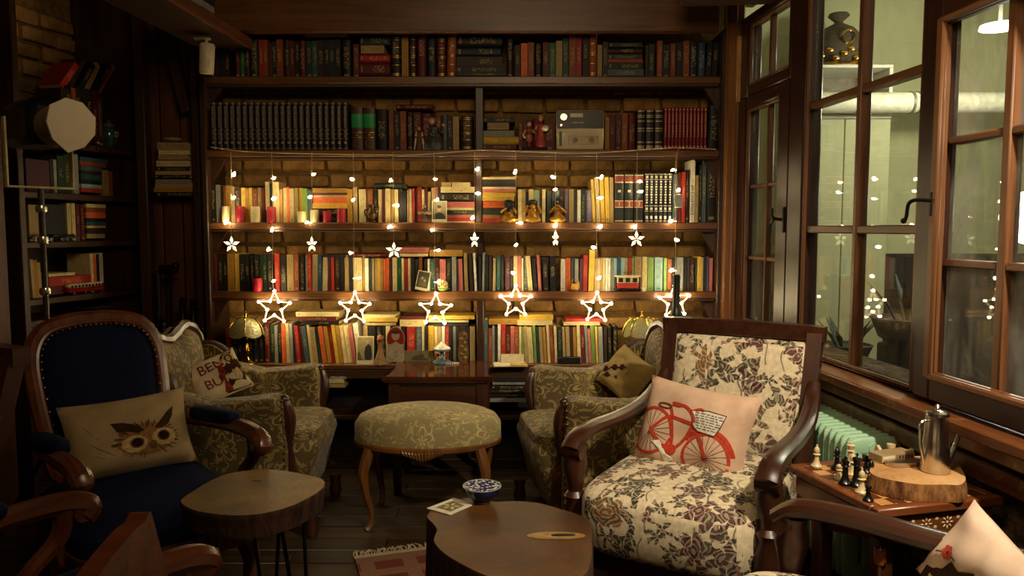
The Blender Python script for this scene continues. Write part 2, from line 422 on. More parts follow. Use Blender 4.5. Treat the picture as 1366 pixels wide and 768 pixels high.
for ytop, ybot in ((106, 152), (208, 252), (303, 346), (396, 440)):
    z1 = at(683, ytop, YB).z; z0 = at(683, ybot, YB).z; n = max(2, round((z1 - z0) / .078)); h = (z1 - z0) / n
    for r in range(n):
        x = -1.56 + random.uniform(-.12, 0)
        while x < 1.12:
            s = random.uniform(.85, 1.12); place_brick(wb, (x + .1 * s, YB + .004 + random.uniform(-.006, .006), z0 + h * (r + .5) + random.uniform(-.003, .003)), 0, s); x += .216 * s + .004
# panelled recess left of the bookcase
for i, (a, b) in enumerate(((200, 220), (220, 246), (246, 272))):
    p = at(a, 300, 4.12).x; q = at(b, 300, 4.12).x
    mb().box(((p + q) / 2, 4.115, 1.3), (q - p - .006, .03, 2.6), .005).build('wall_panel_board', PANELW, wb)
for a, b, yy in ((188, 203, 4.06), (262, 273, 4.0)):
    p = at(a, 300, yy).x; q = at(b, 300, yy).x
    mb().box(((p + q) / 2, yy, 1.35), (q - p, .07, 2.7), .008).build('wall_post', DWZ, wb)
# slanted brace in the recess
p, q = at(232, 75, 4.02), at(250, 150, 4.02)
mb().tube([p, q], .035, 4, up=(0, 1, 0)).build('brace', DWZ, wb)
# left wall behind the wall shelves
wl_ = thing('wall_left', None, None, LF.o, LF.rz); wl_['kind'] = 'structure'
mb().box((-1.1, .32, 1.4), (4.4, .06, 2.8)).build('wall_face', MORTAR, wl_)
mb().box((-1.42, .14, 1.4), (2.56, .30, 2.8), .01).build('wall_pier', PANELW, wl_)
z1 = LF.px(60, 18, .28).z; z0 = LF.px(60, 130, .28).z
for r in range(5):
    x = -.28 + (.1 if r % 2 else 0)
    while x < .55:
        place_brick(wl_, (x + .1, .285 + random.uniform(-.006, .004), z0 + (z1 - z0) / 5 * (r + .5)), 0); x += .222

wl_dark = mb().box(((LF.px(104, 100, .27).x + LF.px(188, 100, .27).x) / 2 + .03, .27, 2.1), (LF.px(188, 100, .27).x - LF.px(104, 100, .27).x + .1, .02, 1.3)).build('wall_dark_panel', DWZ, wl_)
# ------------------------------------------------------------------ bookcase along the back wall
def X(x, y=300, Y=YS): return at(x, y, Y).x
ZS = [at(683, yy, YS).z for yy in (101.5, 199.5, 296.5, 389, 486)]     # tops of the five boards
XL, XR = X(271), X(963)
bc = thing('bookcase', 'wide built-in dark wooden bookcase of five long shelves along the brick wall', 'bookcase', (0, YS, 0))
def bx(b, x0, x1, y0, y1, z0, z1, bev=.004, **k): return b.box(((x0 + x1) / 2, (y0 + y1) / 2 - 0, (z0 + z1) / 2), (x1 - x0, y1 - y0, z1 - z0), bev, **k)
for i, z in enumerate(ZS):
    t = .036 if i < 4 else .026
    bx(mb(), XL + .02, XR - .02, 0 if i < 4 else .0, .25, z - t, z).build('shelf_board', SHELFW, bc)
    if i < 4: bx(mb(), XL + .03, XR - .03, .006, .03, z - t - .012, z - t, .002).build('shelf_lip', DW, bc)
for a, b in ((271, 279), (957, 965)):
    bx(mb(), X(a), X(b), -.01, .26, 0, at(683, 40, YS).z, .006).build('side_panel', DWZ, bc)
for (a, b), (lo, hi) in (((634, 645), (1, 0)), ((634, 643), (2, 1)), ((635, 645), (4, 3))):
    bx(mb(), X(a), X(b), .035 if lo < 4 else .01, .24, ZS[lo] - (.0), ZS[hi] - .037, .004).build('divider', DWZ, bc)
bx(mb(), X(634), X(643), .2, .25, ZS[3], ZS[2] - .037, .004).build('divider', DWZ, bc)
bx(mb(), XL - .1, X(950), -.06, -.015, at(683, 43, YS - .06).z, 2.75, .008).build('cornice', SHELFW, bc)
for px_, s in ((279, 1), (957, -1)):
    for k in (0, 1, 2, 3):
        z = ZS[k] - .037; x0 = X(px_); a = .085
        b = mb(); b.prism([(0, 0), (s * a, 0), (s * a * .82, -.012), (s * .012, -a * 1.3), (0, -a * 1.5)], lambda a_, b_, h: (x0 + a_, h, z + b_), .04, .075)
        b.build('shelf_bracket', DWZ, bc)
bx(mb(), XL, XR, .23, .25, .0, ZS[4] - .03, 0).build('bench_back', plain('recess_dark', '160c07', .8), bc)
bx(mb(), XL, XR, .0, .24, .26, .285, .003).build('bench_shelf', DW, bc)
bx(mb(), XL + .02, XR - .02, .0, .02, ZS[4] - .075, ZS[4] - .027, .003).build('bench_apron', DW, bc)
# corner post and trim beside the window
tr = thing('trim_1', None, None); tr['kind'] = 'structure'
a, b = X(963), X(985)
mb().box(((a + b) / 2, 3.9, 1.4), (b - a, .09, 2.8), .008).build('corner_post', POSTW, tr)
mb().box((a + .45 * (b - a), 3.85, at(683, 300, 3.85).z + .1), (.012, .012, 2.2), .003).build('corner_bead', POSTW, tr)
mb().box((a + .62 * (b - a), 3.845, at(980, 92, 3.845).z), (.022, .012, .32), .002).build('plain_trim_strip', plain('pale_wood', 'b98b52', .5), tr)
mb().box((1.0, 3.45, 2.42), (.5, .16, .34), .01, RZ(-.1)).build('tie_beam', DW, tr)

# ------------------------------------------------------------------ overhead ledge on the left with its lamp
oh = thing('overhead_ledge', 'long dark wooden ledge board overhead, running from the bookcase top toward the viewer', 'shelf', (-1.50, 2.75, 2.15), -.055)
mb().box((0, 0, .02), (.27, 2.3, .045), .008).build('board', DWY, oh)
mb().box((.135, 0, .018), (.02, 2.3, .054), .005).build('edge_strip', wood('ledge_edge', '4a2510', '6d3c1c', .4, 1), oh)
for s in (-.9, 0.3): mb().box((-.1, s, .36), (.04, .04, .66), .004).build('hanger', DWZ, oh)
# ------------------------------------------------------------------ books
def cover_mat(name, gold=False):
    t = NT(name); oi = t.n('ShaderNodeObjectInfo'); co = t.n('ShaderNodeTexCoord'); sp = t.n('ShaderNodeSeparateXYZ'); t.l(co.outputs['Generated'], sp.inputs[0])
    gx, gy, gz = sp.outputs; rnd = oi.outputs['Random']
    r2 = t.math('FRACT', t.math('MULTIPLY', rnd, 37.7)); r3 = t.math('FRACT', t.math('MULTIPLY', rnd, 91.3))
    spine = t.math('LESS_THAN', gy, .12)
    z0 = t.math('MULTIPLY_ADD', r2, .3, .2); z1 = t.math('MULTIPLY_ADD', r3, .25, .68)
    blk = t.math('MULTIPLY', t.math('GREATER_THAN', gz, z0), t.math('LESS_THAN', gz, z1))
    mid = t.math('LESS_THAN', t.math('ABSOLUTE', t.math('SUBTRACT', gx, .5)), .27)
    cm = t.n('ShaderNodeCombineXYZ'); t.val(t.math('MULTIPLY', gz, 46), cm.inputs[0]); t.val(t.math('MULTIPLY', gx, 4.0), cm.inputs[1]); t.val(t.math('MULTIPLY', rnd, 50), cm.inputs[2])
    gl = t.math('GREATER_THAN', t.noise(cm.outputs[0], 1.0, 1.0), .53)
    foot = t.math('MULTIPLY', t.math('LESS_THAN', t.math('ABSOLUTE', t.math('SUBTRACT', gz, .07)), .022), t.math('LESS_THAN', t.math('ABSOLUTE', t.math('SUBTRACT', gx, .5)), .25))
    mk = t.math('MULTIPLY', t.math('ADD', t.math('MULTIPLY', t.math('MULTIPLY', blk, mid), gl), t.math('MULTIPLY', foot, t.math('GREATER_THAN', r3, .5)), clamp=True), spine)
    base = oi.outputs['Color']; bw = t.n('ShaderNodeRGBToBW'); t.l(base, bw.inputs[0])
    ink = t.mix(t.math('GREATER_THAN', bw.outputs[0], .16), lin('c9b27a'), lin('3a2414'))
    v = t.obj(); wearn = t.noise(v, 3.0, 5, .65)
    b2 = t.mix(t.ramp(wearn, (.45, 0.0), (.75, .35)), base, lin('3a2a18'))
    col = t.mix(t.math('MULTIPLY', mk, .42), b2, ink)
    return t.set(col, .55, 0, .35)
COVER = cover_mat('book_cover'); GOLD = plain('gold_band', 'a8823c', .35, .7)
PAGES = plain('book_pages', 'c2a873', .85, 0, .2, 120)
def book_mesh(kind):
    b = mb(); T = .07
    if kind == 'paper':
        b.box((T / 2, .5, .5), (T, 1, 1), m=0); b.box((1 - T / 2, .5, .5), (T, 1, 1), m=0); b.box((.5, .015, .5), (1 - 2 * T, .03, 1), m=0)
        b.box((.5, .51, .4975), (1 - 2 * T, .96, .985), m=1)
    else:
        ins = .025
        b.box((T / 2, .52, .5), (T, .96, 1), m=0); b.box((1 - T / 2, .52, .5), (T, .96, 1), m=0)
        arc = [(.5 - .5 * cos(pi * i / 6), .04 - .05 * sin(pi * i / 6)) for i in range(7)]
        b.prism(arc + [(.95, .07), (.05, .07)], lambda a, c, h: (a, c, h), 0, 1, m=0)
        b.box((.5, .5, .5), (1 - 2 * T, .86, 1 - 2 * ins), m=1)
        if kind == 'band':
            for z in (.06, .1, .3, .48, .52, .72, .9, .95):
                a2 = [(.5 - .52 * cos(pi * i / 6), .04 - .065 * sin(pi * i / 6)) for i in range(7)]
                b.prism(a2, lambda a, c, h: (a, c, h), z - .008, z + .008, m=2)
    return b
BMESH = {}
PLAINC = NT('plain_cover'); _oi = PLAINC.n('ShaderNodeObjectInfo'); PLAINC.set(_oi.outputs['Color'], .6)
for k in ('paper', 'hard', 'band', 'plain'):
    o = book_mesh('paper' if k == 'plain' else k).build('book', [PLAINC.m if k == 'plain' else COVER, PAGES, GOLD], sharp=30); BMESH[k] = o.data; bpy.data.objects.remove(o)
PAL = dict(k='15120f', n='2e1a10', b='16202c', B='2c4a6a', t='1c4a44', g='16301c', G='1f6a3c', l='7a9a4a', o='d8642a', r='a8281c', R='5a1612', p='b8665a',
           P='4a1c2c', y='d0a83c', Y='a87c2c', c='d2bd84', w='e6dfc6', e='a88c58', s='8a8c80', S='4a5c60', q='8a4420', L='8fb0a8', v='6a6080')
CN = dict(k='black', n='dark brown', b='dark navy', B='blue', t='teal', g='dark green', G='bright green', l='light green', o='orange', r='red', R='maroon', p='pink',
          P='plum', y='yellow', Y='ochre', c='cream', w='white', e='tan', s='grey', S='slate blue', q='rust brown', L='pale blue', v='lavender')
BOOKS = []            # every book wanted: dict(px area, matrix data, label ...)
ORD = ['', 'first', 'second', 'third', 'fourth', 'fifth', 'sixth', 'seventh', 'eighth', 'ninth', 'tenth', 'eleventh', 'twelfth', 'thirteenth', 'fourteenth', 'fifteenth', 'sixteenth', 'seventeenth', 'eighteenth', 'nineteenth', 'twentieth']
ORD += [f'{a}-{ORD[b]}' for a in ('twenty',) for b in range(1, 10)]
def book(x, y, z, t, d, h, col, kind, area, label, rz=0.0, ry=0.0, rx=0.0, group=None, name='book', cat='book'):
    BOOKS.append(dict(loc=(x, y, z), t=t, d=d, h=h, col=col, kind=kind, area=area, label=label, rot=(rx, ry, rz), group=group, name=name, cat=cat))
def shelf_row(spec, zi, shelfname, marks, base_y, depth=.15):
    """spec: 'x0| width:topcolour[style][/lean] ...' in picture units at the spine plane"""
    z = ZS[zi] + .0005; Y = YS + .045; items = []; x = 0
    for tok in spec.split():
        if tok[-1] == '|': x = float(tok[:-1]); continue
        wd, rest = tok.split(':'); wd = float(wd); lean = 0.0
        if '/' in rest: rest, ls = rest.split('/'); lean = float(ls)
        i = 0
        while i < len(rest) and (rest[i].isdigit() or rest[i] == '.'): i += 1
        top = float(rest[:i]); col = rest[i]; kind = {'^': 'band', '*': 'hard'}.get(rest[i + 1:i + 2], 'paper')
        items.append((x, wd, top, col, kind, lean)); x += wd
    for (x, wd, top, col, kind, lean) in items:
        p = at(x, base_y, Y); q = at(x + wd, base_y, Y); h = at(x, top, Y).z - at(x, base_y, Y).z
        xc = x + wd / 2; mk = min(marks, key=lambda m: abs(m[0] - xc)); side = 'right' if xc > mk[0] else 'left'
        lo, hi = sorted((xc, mk[0])); cnt = sum(1 for it in items if lo <= it[0] + it[1] / 2 <= hi and it[0] + it[1] / 2 != mk[0])
        size = 'slim' if wd < 5 else ('thick' if wd > 9 else '')
        lab = f"{size} {CN[col]} {'cloth-bound' if kind == 'hard' else 'gold-banded' if kind == 'band' else ''} book, {shelfname} shelf, {ORD[min(cnt, 29)]} {side} of {mk[1]}"
        lab = ' '.join(lab.split())
        if len(lab.split()) > 16: lab = lab.replace('thick ', '').replace('slim ', '')
        ang = math.atan2(lean / 261, h) if lean else 0.0
        t = (q.x - p.x) * .97
        zz = z + (t * sin(-ang) if ang < 0 else 0) * -0 + abs(sin(ang)) * (t if ang > 0 else 0)
        book(p.x, Y + random.uniform(-.006, .008), zz, t, depth + random.uniform(-.02, .02), h / max(cos(ang), .5), col, kind, wd * (base_y - top), lab, 0, ang, 0, f'books standing on the {shelfname} shelf')
def stack(spec, zi, where, x_ref_y, base_y, Z=None, Y=None, depth=.16, group=None, f=None, kind0='paper'):
    """flat pile: 'x0-x1:ytop-ybot colour' ... listed from the top down"""
    toks = spec.split(); n = len(toks)
    for i, tok in enumerate(toks):
        a, b = tok.split(':'); x0, x1 = map(float, a.split('-')); kind = kind0
        if b[-1] == '^': kind = 'band'; b = b[:-1]
        if b[-1] == '*': kind = 'hard'; b = b[:-1]
        col = b[-1]; y0, y1 = map(float, b[:-1].split('-'))
        Yp = Y if Y is not None else YS + .045
        p = at(x0, y1, Yp); q = at(x1, y0, Yp)
        pos = 'the only one' if n == 1 else ('topmost' if i == 0 else 'bottom one' if i == n - 1 else f'{ORD[i + 1]} from top')
        lab = f"{CN[col]} book lying flat, {pos} {'of' if n > 1 else 'on'} {where}" if n > 1 else f"{CN[col]} book lying flat {where}"
        h = q.x - p.x; t = (q.z - p.z) * .97
        book(p.x, Yp + random.uniform(-.004, .01), q.z - .0003, t, depth + random.uniform(-.02, .02), h, col, kind, (x1 - x0) * (y1 - y0), lab, 0, pi / 2, 0, group or f'books in {where}')
# top shelf
M1 = [(283, "the shelf's left end"), (498, 'the red book stack'), (640, 'the dark book stack'), (836, 'the striped book stack'), (962, "the shelf's right end")]
shelf_row("281| 6:62k 5:62n 5:62k 4:62b 6:62n 313| 7:50R* 321| 6:53G 7:48n* 11:50g* 346| 6:50r 6:50q 359| 4:55P 6.5:52b 370| 8.5:50q 8.5:50n* 387| 7:52R 394| 6:52k 400| 8.5:52R* 409| 8:52g 417| 7.5:52t 424.5| 8.5:51n 433| 7:50k 440| 7.5:51b 447.5| 8:50k 456| 13:50k*"
          " 471.5| 8:56R 521.5| 13.5:45k^ 536| 9:46Y 546| 9.5:44n^ 557| 12:39R* 570| 12:43b* 583| 12:47R^ 596| 12:43q^/1.5 676| 9:49n* 687| 7:57k 695| 8.8:55o 704.2| 8.3:54q 713| 10.5:55k* 724| 8.5:54R 733| 8:54G 741.5| 8.5:52e 750.5| 8:48t 759| 9:42q 768.3| 7.7:47r 777| 8:40k 785.5| 11:38q^ 797| 6:57e 803.5| 7.5:53n"
          " 861| 4:57n 865| 7.5:56g 876| 7:52q 884| 10:56b 894.5| 6.5:55q 901.5| 8.5:54b 910.5| 8.5:52q 919.5| 11.5:53b* 931| 10:54B* 941.5| 7:53k/2 949.5| 7:54k/2", 0, 'top', M1, 101)
stack("407-462:44-49e", 0, 'across the spines at the left of the top shelf', 0, 0, depth=.12)
stack("480-520:48-60g 481-512:60-71e 480-520:72-83r* 480-520:83-101R*", 0, 'the red stack on the top shelf', 0, 101)
stack("610-670:45-62k* 609-668:62-75b* 609-670:75-88n 608-674:88-97k 609-675:97-101g", 0, 'the dark stack on the top shelf', 0, 101)
stack("812-857:57-63k 811-857:63-72n* 811-857:72-79g 811-858:79-83r 811-858:83-92g 811-859:92-101S", 0, 'the striped stack on the top shelf', 0, 101)
# second shelf
M2 = [(280, "the shelf's left end"), (485, 'the green-labelled volumes'), (640, 'the wooden divider'), (774, 'the cassette radio'), (960, "the shelf's right end")]
shelf_row("502| 16:144k* 519| 6.5:145q 526| 8:147k 534.5| 8:147q 543| 9:148n* 552| 10:148R 562.5| 13.5:150R* 576.5| 14.5:152R* 591.5| 5:151S 597| 7:153b 604.5| 8:154e 615| 16:153n^ 691.5| 6:157R 698| 12:156R 710.5| 15:157R* 726| 14:157R 807| 5.5:155Y 813| 7.5:152R 821| 7.5:151P 829| 8:150q 837.5| 11:150R* 944| 14:139b*/1.5", 1, 'second', M2, 199)
stack("528-577:139-146R*", 1, 'atop the brown books on the second shelf', 0, 0)
stack("645-687:157-163k 650-679:163-173e 645-686:174-182s 643-692:182-193y* 643-689:193-199R", 1, 'the small stack right of the second-shelf divider', 0, 199)
# third shelf
M3 = [(276, "the shelf's left end"), (362, 'the second red candle'), (440, 'the yellow flat stack'), (594, 'the portrait photograph'), (640, 'the wooden divider'), (743, 'the third seated figure'), (839, 'the numbered volumes'), (962, "the shelf's right end")]
shelf_row("276.5| 6:243k 282.5| 6:244k 289| 5.5:246s 295| 3.5:247n 298.5| 4:247q 302.5| 6.5:247Y 309| 5:248e 314.5| 8:249n 323| 5:250y 328| 5:251Y 333| 4:250y 337| 7:252q 344| 6:250e 350| 4:251R 354.5| 5.5:242c 361| 4:244k 365| 8:242c 374| 4:252Y 378.2| 5:250c 383.5| 3.5:249o 387| 6:251c 393.5| 5:250e 399| 5:250y 404.5| 6:251l 411| 5:253S 463.5| 7:252Y 471| 6:249e 479.5| 9.5:252c 490| 8:252q 499| 5.5:253k 505| 5:252c 510| 4:252R 514.2| 7:251c 522| 4:252Y 526.5| 5:252c 533| 4.5:251k 538| 4.5:254k 543| 3:253e 546| 3.5:252c 550| 3.5:251r 553.7| 3.3:251n 557| 5.5:249r 563| 3.5:252c 566.8| 4:249R 571| 4:255e 576| 4:250e 580| 4:249p 584.5| 3:250k"
          " 691| 5:252c 696| 5:252e 701.2| 4:255k 705.5| 6:252c 712| 3.5:253l 715.6| 4:253s 720| 3:256n 723.2| 4.5:252c 729.5| 5.5:255g 736| 5:256k 741| 5:254S 746| 6:254n 753| 5.5:252v 758.8| 6.4:252e 765.6| 4:253S 770| 4.5:253w 775| 5.5:253g 781.3| 10:253v*/-1 791| 4:239y/-3.5 796| 5.5:236c/-3.5 802| 5.5:237y/-3 808| 5.5:236y/-2 813.8| 5:236e/-1 897| 6.5:232S 904| 4.5:230R 909| 4.5:229r 914| 5:226n* 920.5| 6:213w 927| 4.5:233e 932| 3.5:219k 936| 5:214S 941.5| 15:214k*", 2, 'third', M3, 296)
stack("499-538:244-251g*", 2, 'on the spines left of the portrait photograph', 0, 0)
stack("417-463:251-257Y 417-463:257-260R 417-463:260-263c 417-463:263-271o 417-463:271-278y 417-463:278-287n 417-463:287-296k", 2, 'the yellow stack behind the red candles', 0, 296)
stack("589-602:243-249e", 2, 'at the top left of the left divider stack', 0, 0); stack("603-627:243-249c", 2, 'at the top right of the left divider stack', 0, 0)
stack("588-633:249-257c 588-633:257-269k* 588-633:269-277p 590-633:277-280c 590-633:280-286g 590-633:286-290p 590-633:290-295r 590-633:295-297c", 2, 'the stack left of the third-shelf divider', 0, 296)
stack("642-688:236-239c 643-688:239-244n 643-688:244-249k 642-688:249-252c 643-688:252-256p 643-687:256-262y 642-686:262-268y 644-685:268-277o 644-685:277-281n 644-685:281-286g 643-684:286-291Y 642-684:291-297r", 2, 'the stack right of the third-shelf divider', 0, 296)
# fourth shelf
M4 = [(280, "the shelf's left end"), (341, 'the lone red candle'), (416, 'the folded small star'), (562, 'the leaning photo'), (633, 'the star above the post'), (767, 'the golden ornament'), (837, 'the red tram'), (955, "the shelf's right end")]
shelf_row("282| 4:338R 287| 4:338R 292| 6:340k 298.5| 5.5:340k 304.5| 9:339Y 314| 5.5:339y 320| 8:340k 329| 5:341k/-1 335| 5:342k/-1 340.5| 6:341k 347| 4:341g 351| 5.5:341g 357.5| 6.5:340k 366| 8:339r* 375| 7:341k 383| 9:340e 393| 6.5:339q 400| 6.5:341k 407.5| 3:341s 411| 5:339r 416.5| 7:340c/1 424| 5:342B/1 429.5| 7:343c/2 437.5| 4:343P 442| 4.5:341r 447.5| 6.5:343n 454.5| 5:344k 460| 5.5:341e 466| 5:344k 471.5| 4.5:344c 476.3| 7.5:344c 484| 3:342Y 487.5| 4.8:345w 493| 3:346g 496.5| 3:345e 500| 3.6:345e 503.8| 4:345y 508| 3.5:345Y 512| 3:346o 515| 4.6:345o 520| 3:346P 524| 6:344c 530.5| 5.5:345G 536.3| 2.8:345c 539.4| 4.5:346r 544.5| 3.5:345c 548.4| 5:345n 554| 4.5:346k 559| 4.5:344q 566| 4:346n 570.5| 3:346w 574| 6:346t 580.5| 6:345n 587| 8:346p 596| 6:345k 603| 6:343s 609.5| 3.3:346P/-1 613| 5:346p/-1.5 620| 4.6:338e/-1.5 627| 4.5:340n/-2 633.5| 3:338w/-2.5 638.5| 3.5:342k 643| 3:338s/1 647| 4.5:341k 652.5| 4:342n 657.5| 3.8:345c/.8 662.5| 5:342t/.5 668.5| 3.6:342k 674| 6.5:344P 681.3| 3:344k 685.3| 4.8:342c 690.3| 5:342p 695.8| 2.4:345c 698.5| 5.2:342S 705| 6:342c/-4 712| 5:345k/-3 718.5| 4:341p/-3 725| 7:345k/-2 734| 8:342k/-1 748| 6:346w 754.5| 6.5:345o 762| 3.5:346S 766.5| 5:346s 772.5| 4.5:346P/.6 777.5| 6:341r/1 784.5| 7.5:334y/1.5 793| 4:345e 797.3| 3.4:345c 801| 2.8:345e 804.2| 2.8:345c 807.6| 3:345w 811| 3.2:345w 815| 3:346s 818.3| 4:345L 822.7| 5:345B 828| 5:345L 833.3| 4:345c 837.6| 4.8:345r 842.6| 3:345l 846.2| 9:343e 856| 7:343c 864| 8:344l 873| 11:344L 885| 4:345l 889.8| 5.5:346q 896| 5.5:346k 902.3| 8.5:344s 911.4| 4.5:344k 916.4| 3.5:345n 920.3| 6:345n 927.3| 2.5:345g 930| 5.3:343y 935.6| 2.5:344c 938.5| 3.6:343k 942.5| 3:343v 945.8| 4.5:345p", 3, 'fourth', M4, 388.5)
stack("430-461:339-343k", 3, 'atop the spines by the folded small star', 0, 0); stack("463-515:338-343R*", 3, 'atop the cream books left of the petalled star', 0, 0)
stack("533-572:330-337p 533-571:338-342c", 3, 'the pair right of the petalled star', 0, 0); stack("573-617:333-342Y", 3, 'above the pink and slate books', 0, 0)
# fifth shelf (bench top)
M5 = [(300, "the bench's left end"), (345, 'the left glass lamp'), (491, 'the seated-man photo'), (590, 'the small carousel'), (640, 'the lowest divider'), (683, 'the blank white card'), (815, "the row's right end")]
shelf_row("303| 7:440r/-1 311| 6:438t 318| 6:440n 325| 6:440k 332| 6:440k 339| 6:438b 346| 6:440k 353| 7.5:432R* 361| 5.5:434g 366.5| 4.5:436s 372| 4.5:433k 377| 5.5:433o/-1.5 383| 4.5:433c/-1.5 388| 4:433s/-1 393| 3.5:435n/-2 397| 5:436r/-4 402.5| 4:437R/-4 407.5| 6:437S/-5 414.5| 3.5:434c/-5 418.5| 6:438e/-5 425.5| 4.5:438t/-5 430.5| 6:437o/-6 437.5| 5:437Y/-6 443| 5:434r/-6 448.5| 4.5:435y/-6 453.5| 5.5:436Y/-6 459.5| 4.5:436c/-6 464.5| 6:436c/-6 471| 5:438p/-6 477| 6.5:433w/-6 485| 6:436e 492| 4.5:437k 497| 5:437k 503| 6:437n 510| 5:436k 515| 6:436c 522| 6:437P 529| 6:437c 535.5| 6:437k 543| 12:438r 555.5| 7:438S 563| 3.5:437c 567| 3.5:437k 571| 8.5:436y* 580| 4:437c 584.5| 4.5:437e 589.5| 4:437w 594| 5:437r 599.5| 4:437k 604| 4.5:437s 609| 4:437n 613.5| 8:436n 622| 4:437k 627| 7:437e"
          " 646| 5:428S 651.5| 5.5:440q 657| 3:436s 660.3| 3:438k 664| 4:434w 668.7| 6:434r 675| 6:438R 681.3| 4.5:437p 686| 6:437q 692.5| 3:437c 696| 4:438l 700.5| 4.5:437e/-2 705.5| 6.5:438c/-3 712.7| 4:434l/-3 717.4| 3:438g/-3 721| 4.5:438e/-3 726| 4:438Y/-3 731| 3.6:434c/-3 735| 4.7:437q/-3 740.2| 3.5:437c/-2 745| 6:438g/-2 751.5| 3.7:438e/-2 756| 5:437e/-2 761.6| 3:438n/-2 765.4| 4.8:438Y/-2 770.7| 4.5:436c/-2 775.7| 5.7:435R/-3 782| 3.4:436s/-3 786| 3.4:440p/-3 790| 5:436l/-3 795.5| 3:437y/-2.5 799| 6:438s/-2 806| 4:438n/-1 811| 5.5:438k*/-1 817| 7:437k*", 4, 'lowest', M5, 485.5, .14)
stack("395-452:416-422c 397-448:422-428R 402-452:428-433k", 4, 'the flat pile under the second outlined star', 0, 0)
stack("483-527:420-424c 483-530:424-429y 486-528:430-434e", 4, 'the flat pile above the seated-man photo', 0, 0)
stack("536-566:422-426R 533-567:426-436c", 4, 'the flat pair above the nested-doll card', 0, 0)
stack("571-633:421-426y 572-625:427-430c 572-625:431-435k", 4, 'the flat pile left of the lowest divider', 0, 0)
stack("652-693:425-433Y", 4, 'above the white card', 0, 0); stack("693-738:420-427y 690-737:427-434c", 4, 'the flat pair right of the fourth outlined star', 0, 0)
stack("755-806:425-429r 752-800:429-434c", 4, 'the flat pair under the fifth outlined star', 0, 0)
# magazines under the bench
MG = []
stack("440-461:503-506s 437-458:506-511c 436-460:512-517e", 4, 'the magazine pile under the left half of the bench', 0, 0, Y=YS - .02)
stack("660-703:505-509k 657-702:510-513s 655-704:514-519k 652-703:519-524n 650-704:525-530k 650-702:531-536s", 4, 'the pile right of the polished table', 0, 0, Y=YS - .02)
# pile on the panelled wall
stack("210-252:190-200e 211-252:200-206c 210-250:206-213e 208-252:214-222c 208-252:222-228b 207-254:228-233e 206-253:233-238k 207-253:239-244s 206-256:244-250e 205-256:250-256Y 208-258:256-262k", 1, 'the pile fixed to the panelled wall', 0, 0, Y=3.98, depth=.13)
# matched sets: each its own kind of thing
def vol_set(x0, x1, n, top, base, zi, col, name, lab, cat, group, style, lean=0):
    pass
def lf_row(spec, y_base, where, marks, off=.04, depth=.14):
    x = 0
    items = []
    for tok in spec.split():
        if tok[-1] == '|': x = float(tok[:-1]); continue
        wd, rest = tok.split(':'); wd = float(wd); lean = 0.0
        if '/' in rest: rest, ls = rest.split('/'); lean = float(ls)
        top = float(rest[:-1]); items.append((x, wd, top, rest[-1], lean)); x += wd
    for i, (x, wd, top, col, lean) in enumerate(items):
        xm = x + wd / 2; yb = y_base(xm) if callable(y_base) else y_base
        a = LF.px(x, yb, off); b = LF.px(x + wd, yb, off); t_ = LF.px(xm, top, off)
        p = LF.w(a.x, off, a.z); ang = math.atan2(lean / 270, t_.z - a.z) if lean else 0
        lab = f"{CN[col]} book, left wall shelves, {where}, {ORD[i + 1]} from left"
        book(p.x, p.y, p.z, (b.x - a.x) * .97, depth, (t_.z - a.z) / cos(ang), col, 'plain' if wd > 10 else 'paper', wd * (yb - top), lab, LF.rz, ang, 0, f'books on the left wall shelves, {where}')
def lf_stack(spec, where, off=.04, depth=.14):
    toks = spec.split()
    for i, tok in enumerate(toks):
        a, b = tok.split(':'); x0, x1 = map(float, a.split('-')); col = b[-1]; y0, y1 = map(float, b[:-1].split('-'))
        xm = (x0 + x1) / 2; p = LF.px(x0, (y0 + y1) / 2, off); q = LF.px(x1, (y0 + y1) / 2, off); zt = LF.px(xm, y0, off).z; zb = LF.px(xm, y1, off).z
        P_ = LF.w(p.x, off, zt); pos = 'topmost' if i == 0 else 'bottom one' if i == len(toks) - 1 else f'{ORD[i + 1]} from top'
        book(P_.x, P_.y, P_.z, (zt - zb) * .97, depth, q.x - p.x, col, 'paper', (x1 - x0) * (y1 - y0), f"{CN[col]} book lying flat, {pos} of {where}", LF.rz, pi / 2, 0, f'books in {where}')
ZL = [LF.px(150, 197).z, LF.px(95, 258).z, LF.px(110, 321).z, LF.px(110, 392).z, LF.px(100, 420).z]
def yb(z):      # picture height of a shelf level at a given column
    def f(x):
        lo, hi = 0, 768
        for _ in range(30):
            m = (lo + hi) / 2
            if LF.px(x, m, .04).z > z: lo = m
            else: hi = m
        return lo
    return f
lf_row("84| 7:118n 91| 7:116k 98| 6:118q 104| 7:118n 111| 7:120k 118| 8:120n 126| 6:122R 132| 7:130P", yb(ZL[0]), 'upper row behind the ginger jar', None)
lf_row("36| 32:213P 68| 5:212k 73| 4:213s 78| 9:208g 87| 9:206g 96| 4:207S 100| 6:206s 138| 8:227e 147| 4:229q", yb(ZL[1]), 'row with the purple folder', None)
lf_stack("107-144:211-216B 107-142:216-222q 108-136:222-228S 108-136:228-233n 108-136:233-240t 108-136:240-246k 109-136:246-251L 108-137:251-257r", 'the pile on the purple folder row')
lf_row("40| 13:273e 54| 36:273k 91| 5:271c 97| 5:271c 103| 5:272R 109| 5:273R", yb(ZL[2]), 'row with the silver car models', None)
lf_stack("115-141:272-277c 115-141:277-283q 115-141:283-291o 115-141:291-296k 115-142:296-301B 116-141:301-304y 115-141:304-312n 116-140:312-318e", 'the pile on the silver car row')
lf_row("44| 4:346e/-2 48| 5:347Y/-2 53| 4:350e/-2 122| 4:338c 126| 4:339o 130| 4:339b 134| 5:337w", yb(ZL[3]), 'row with the red buses', None)
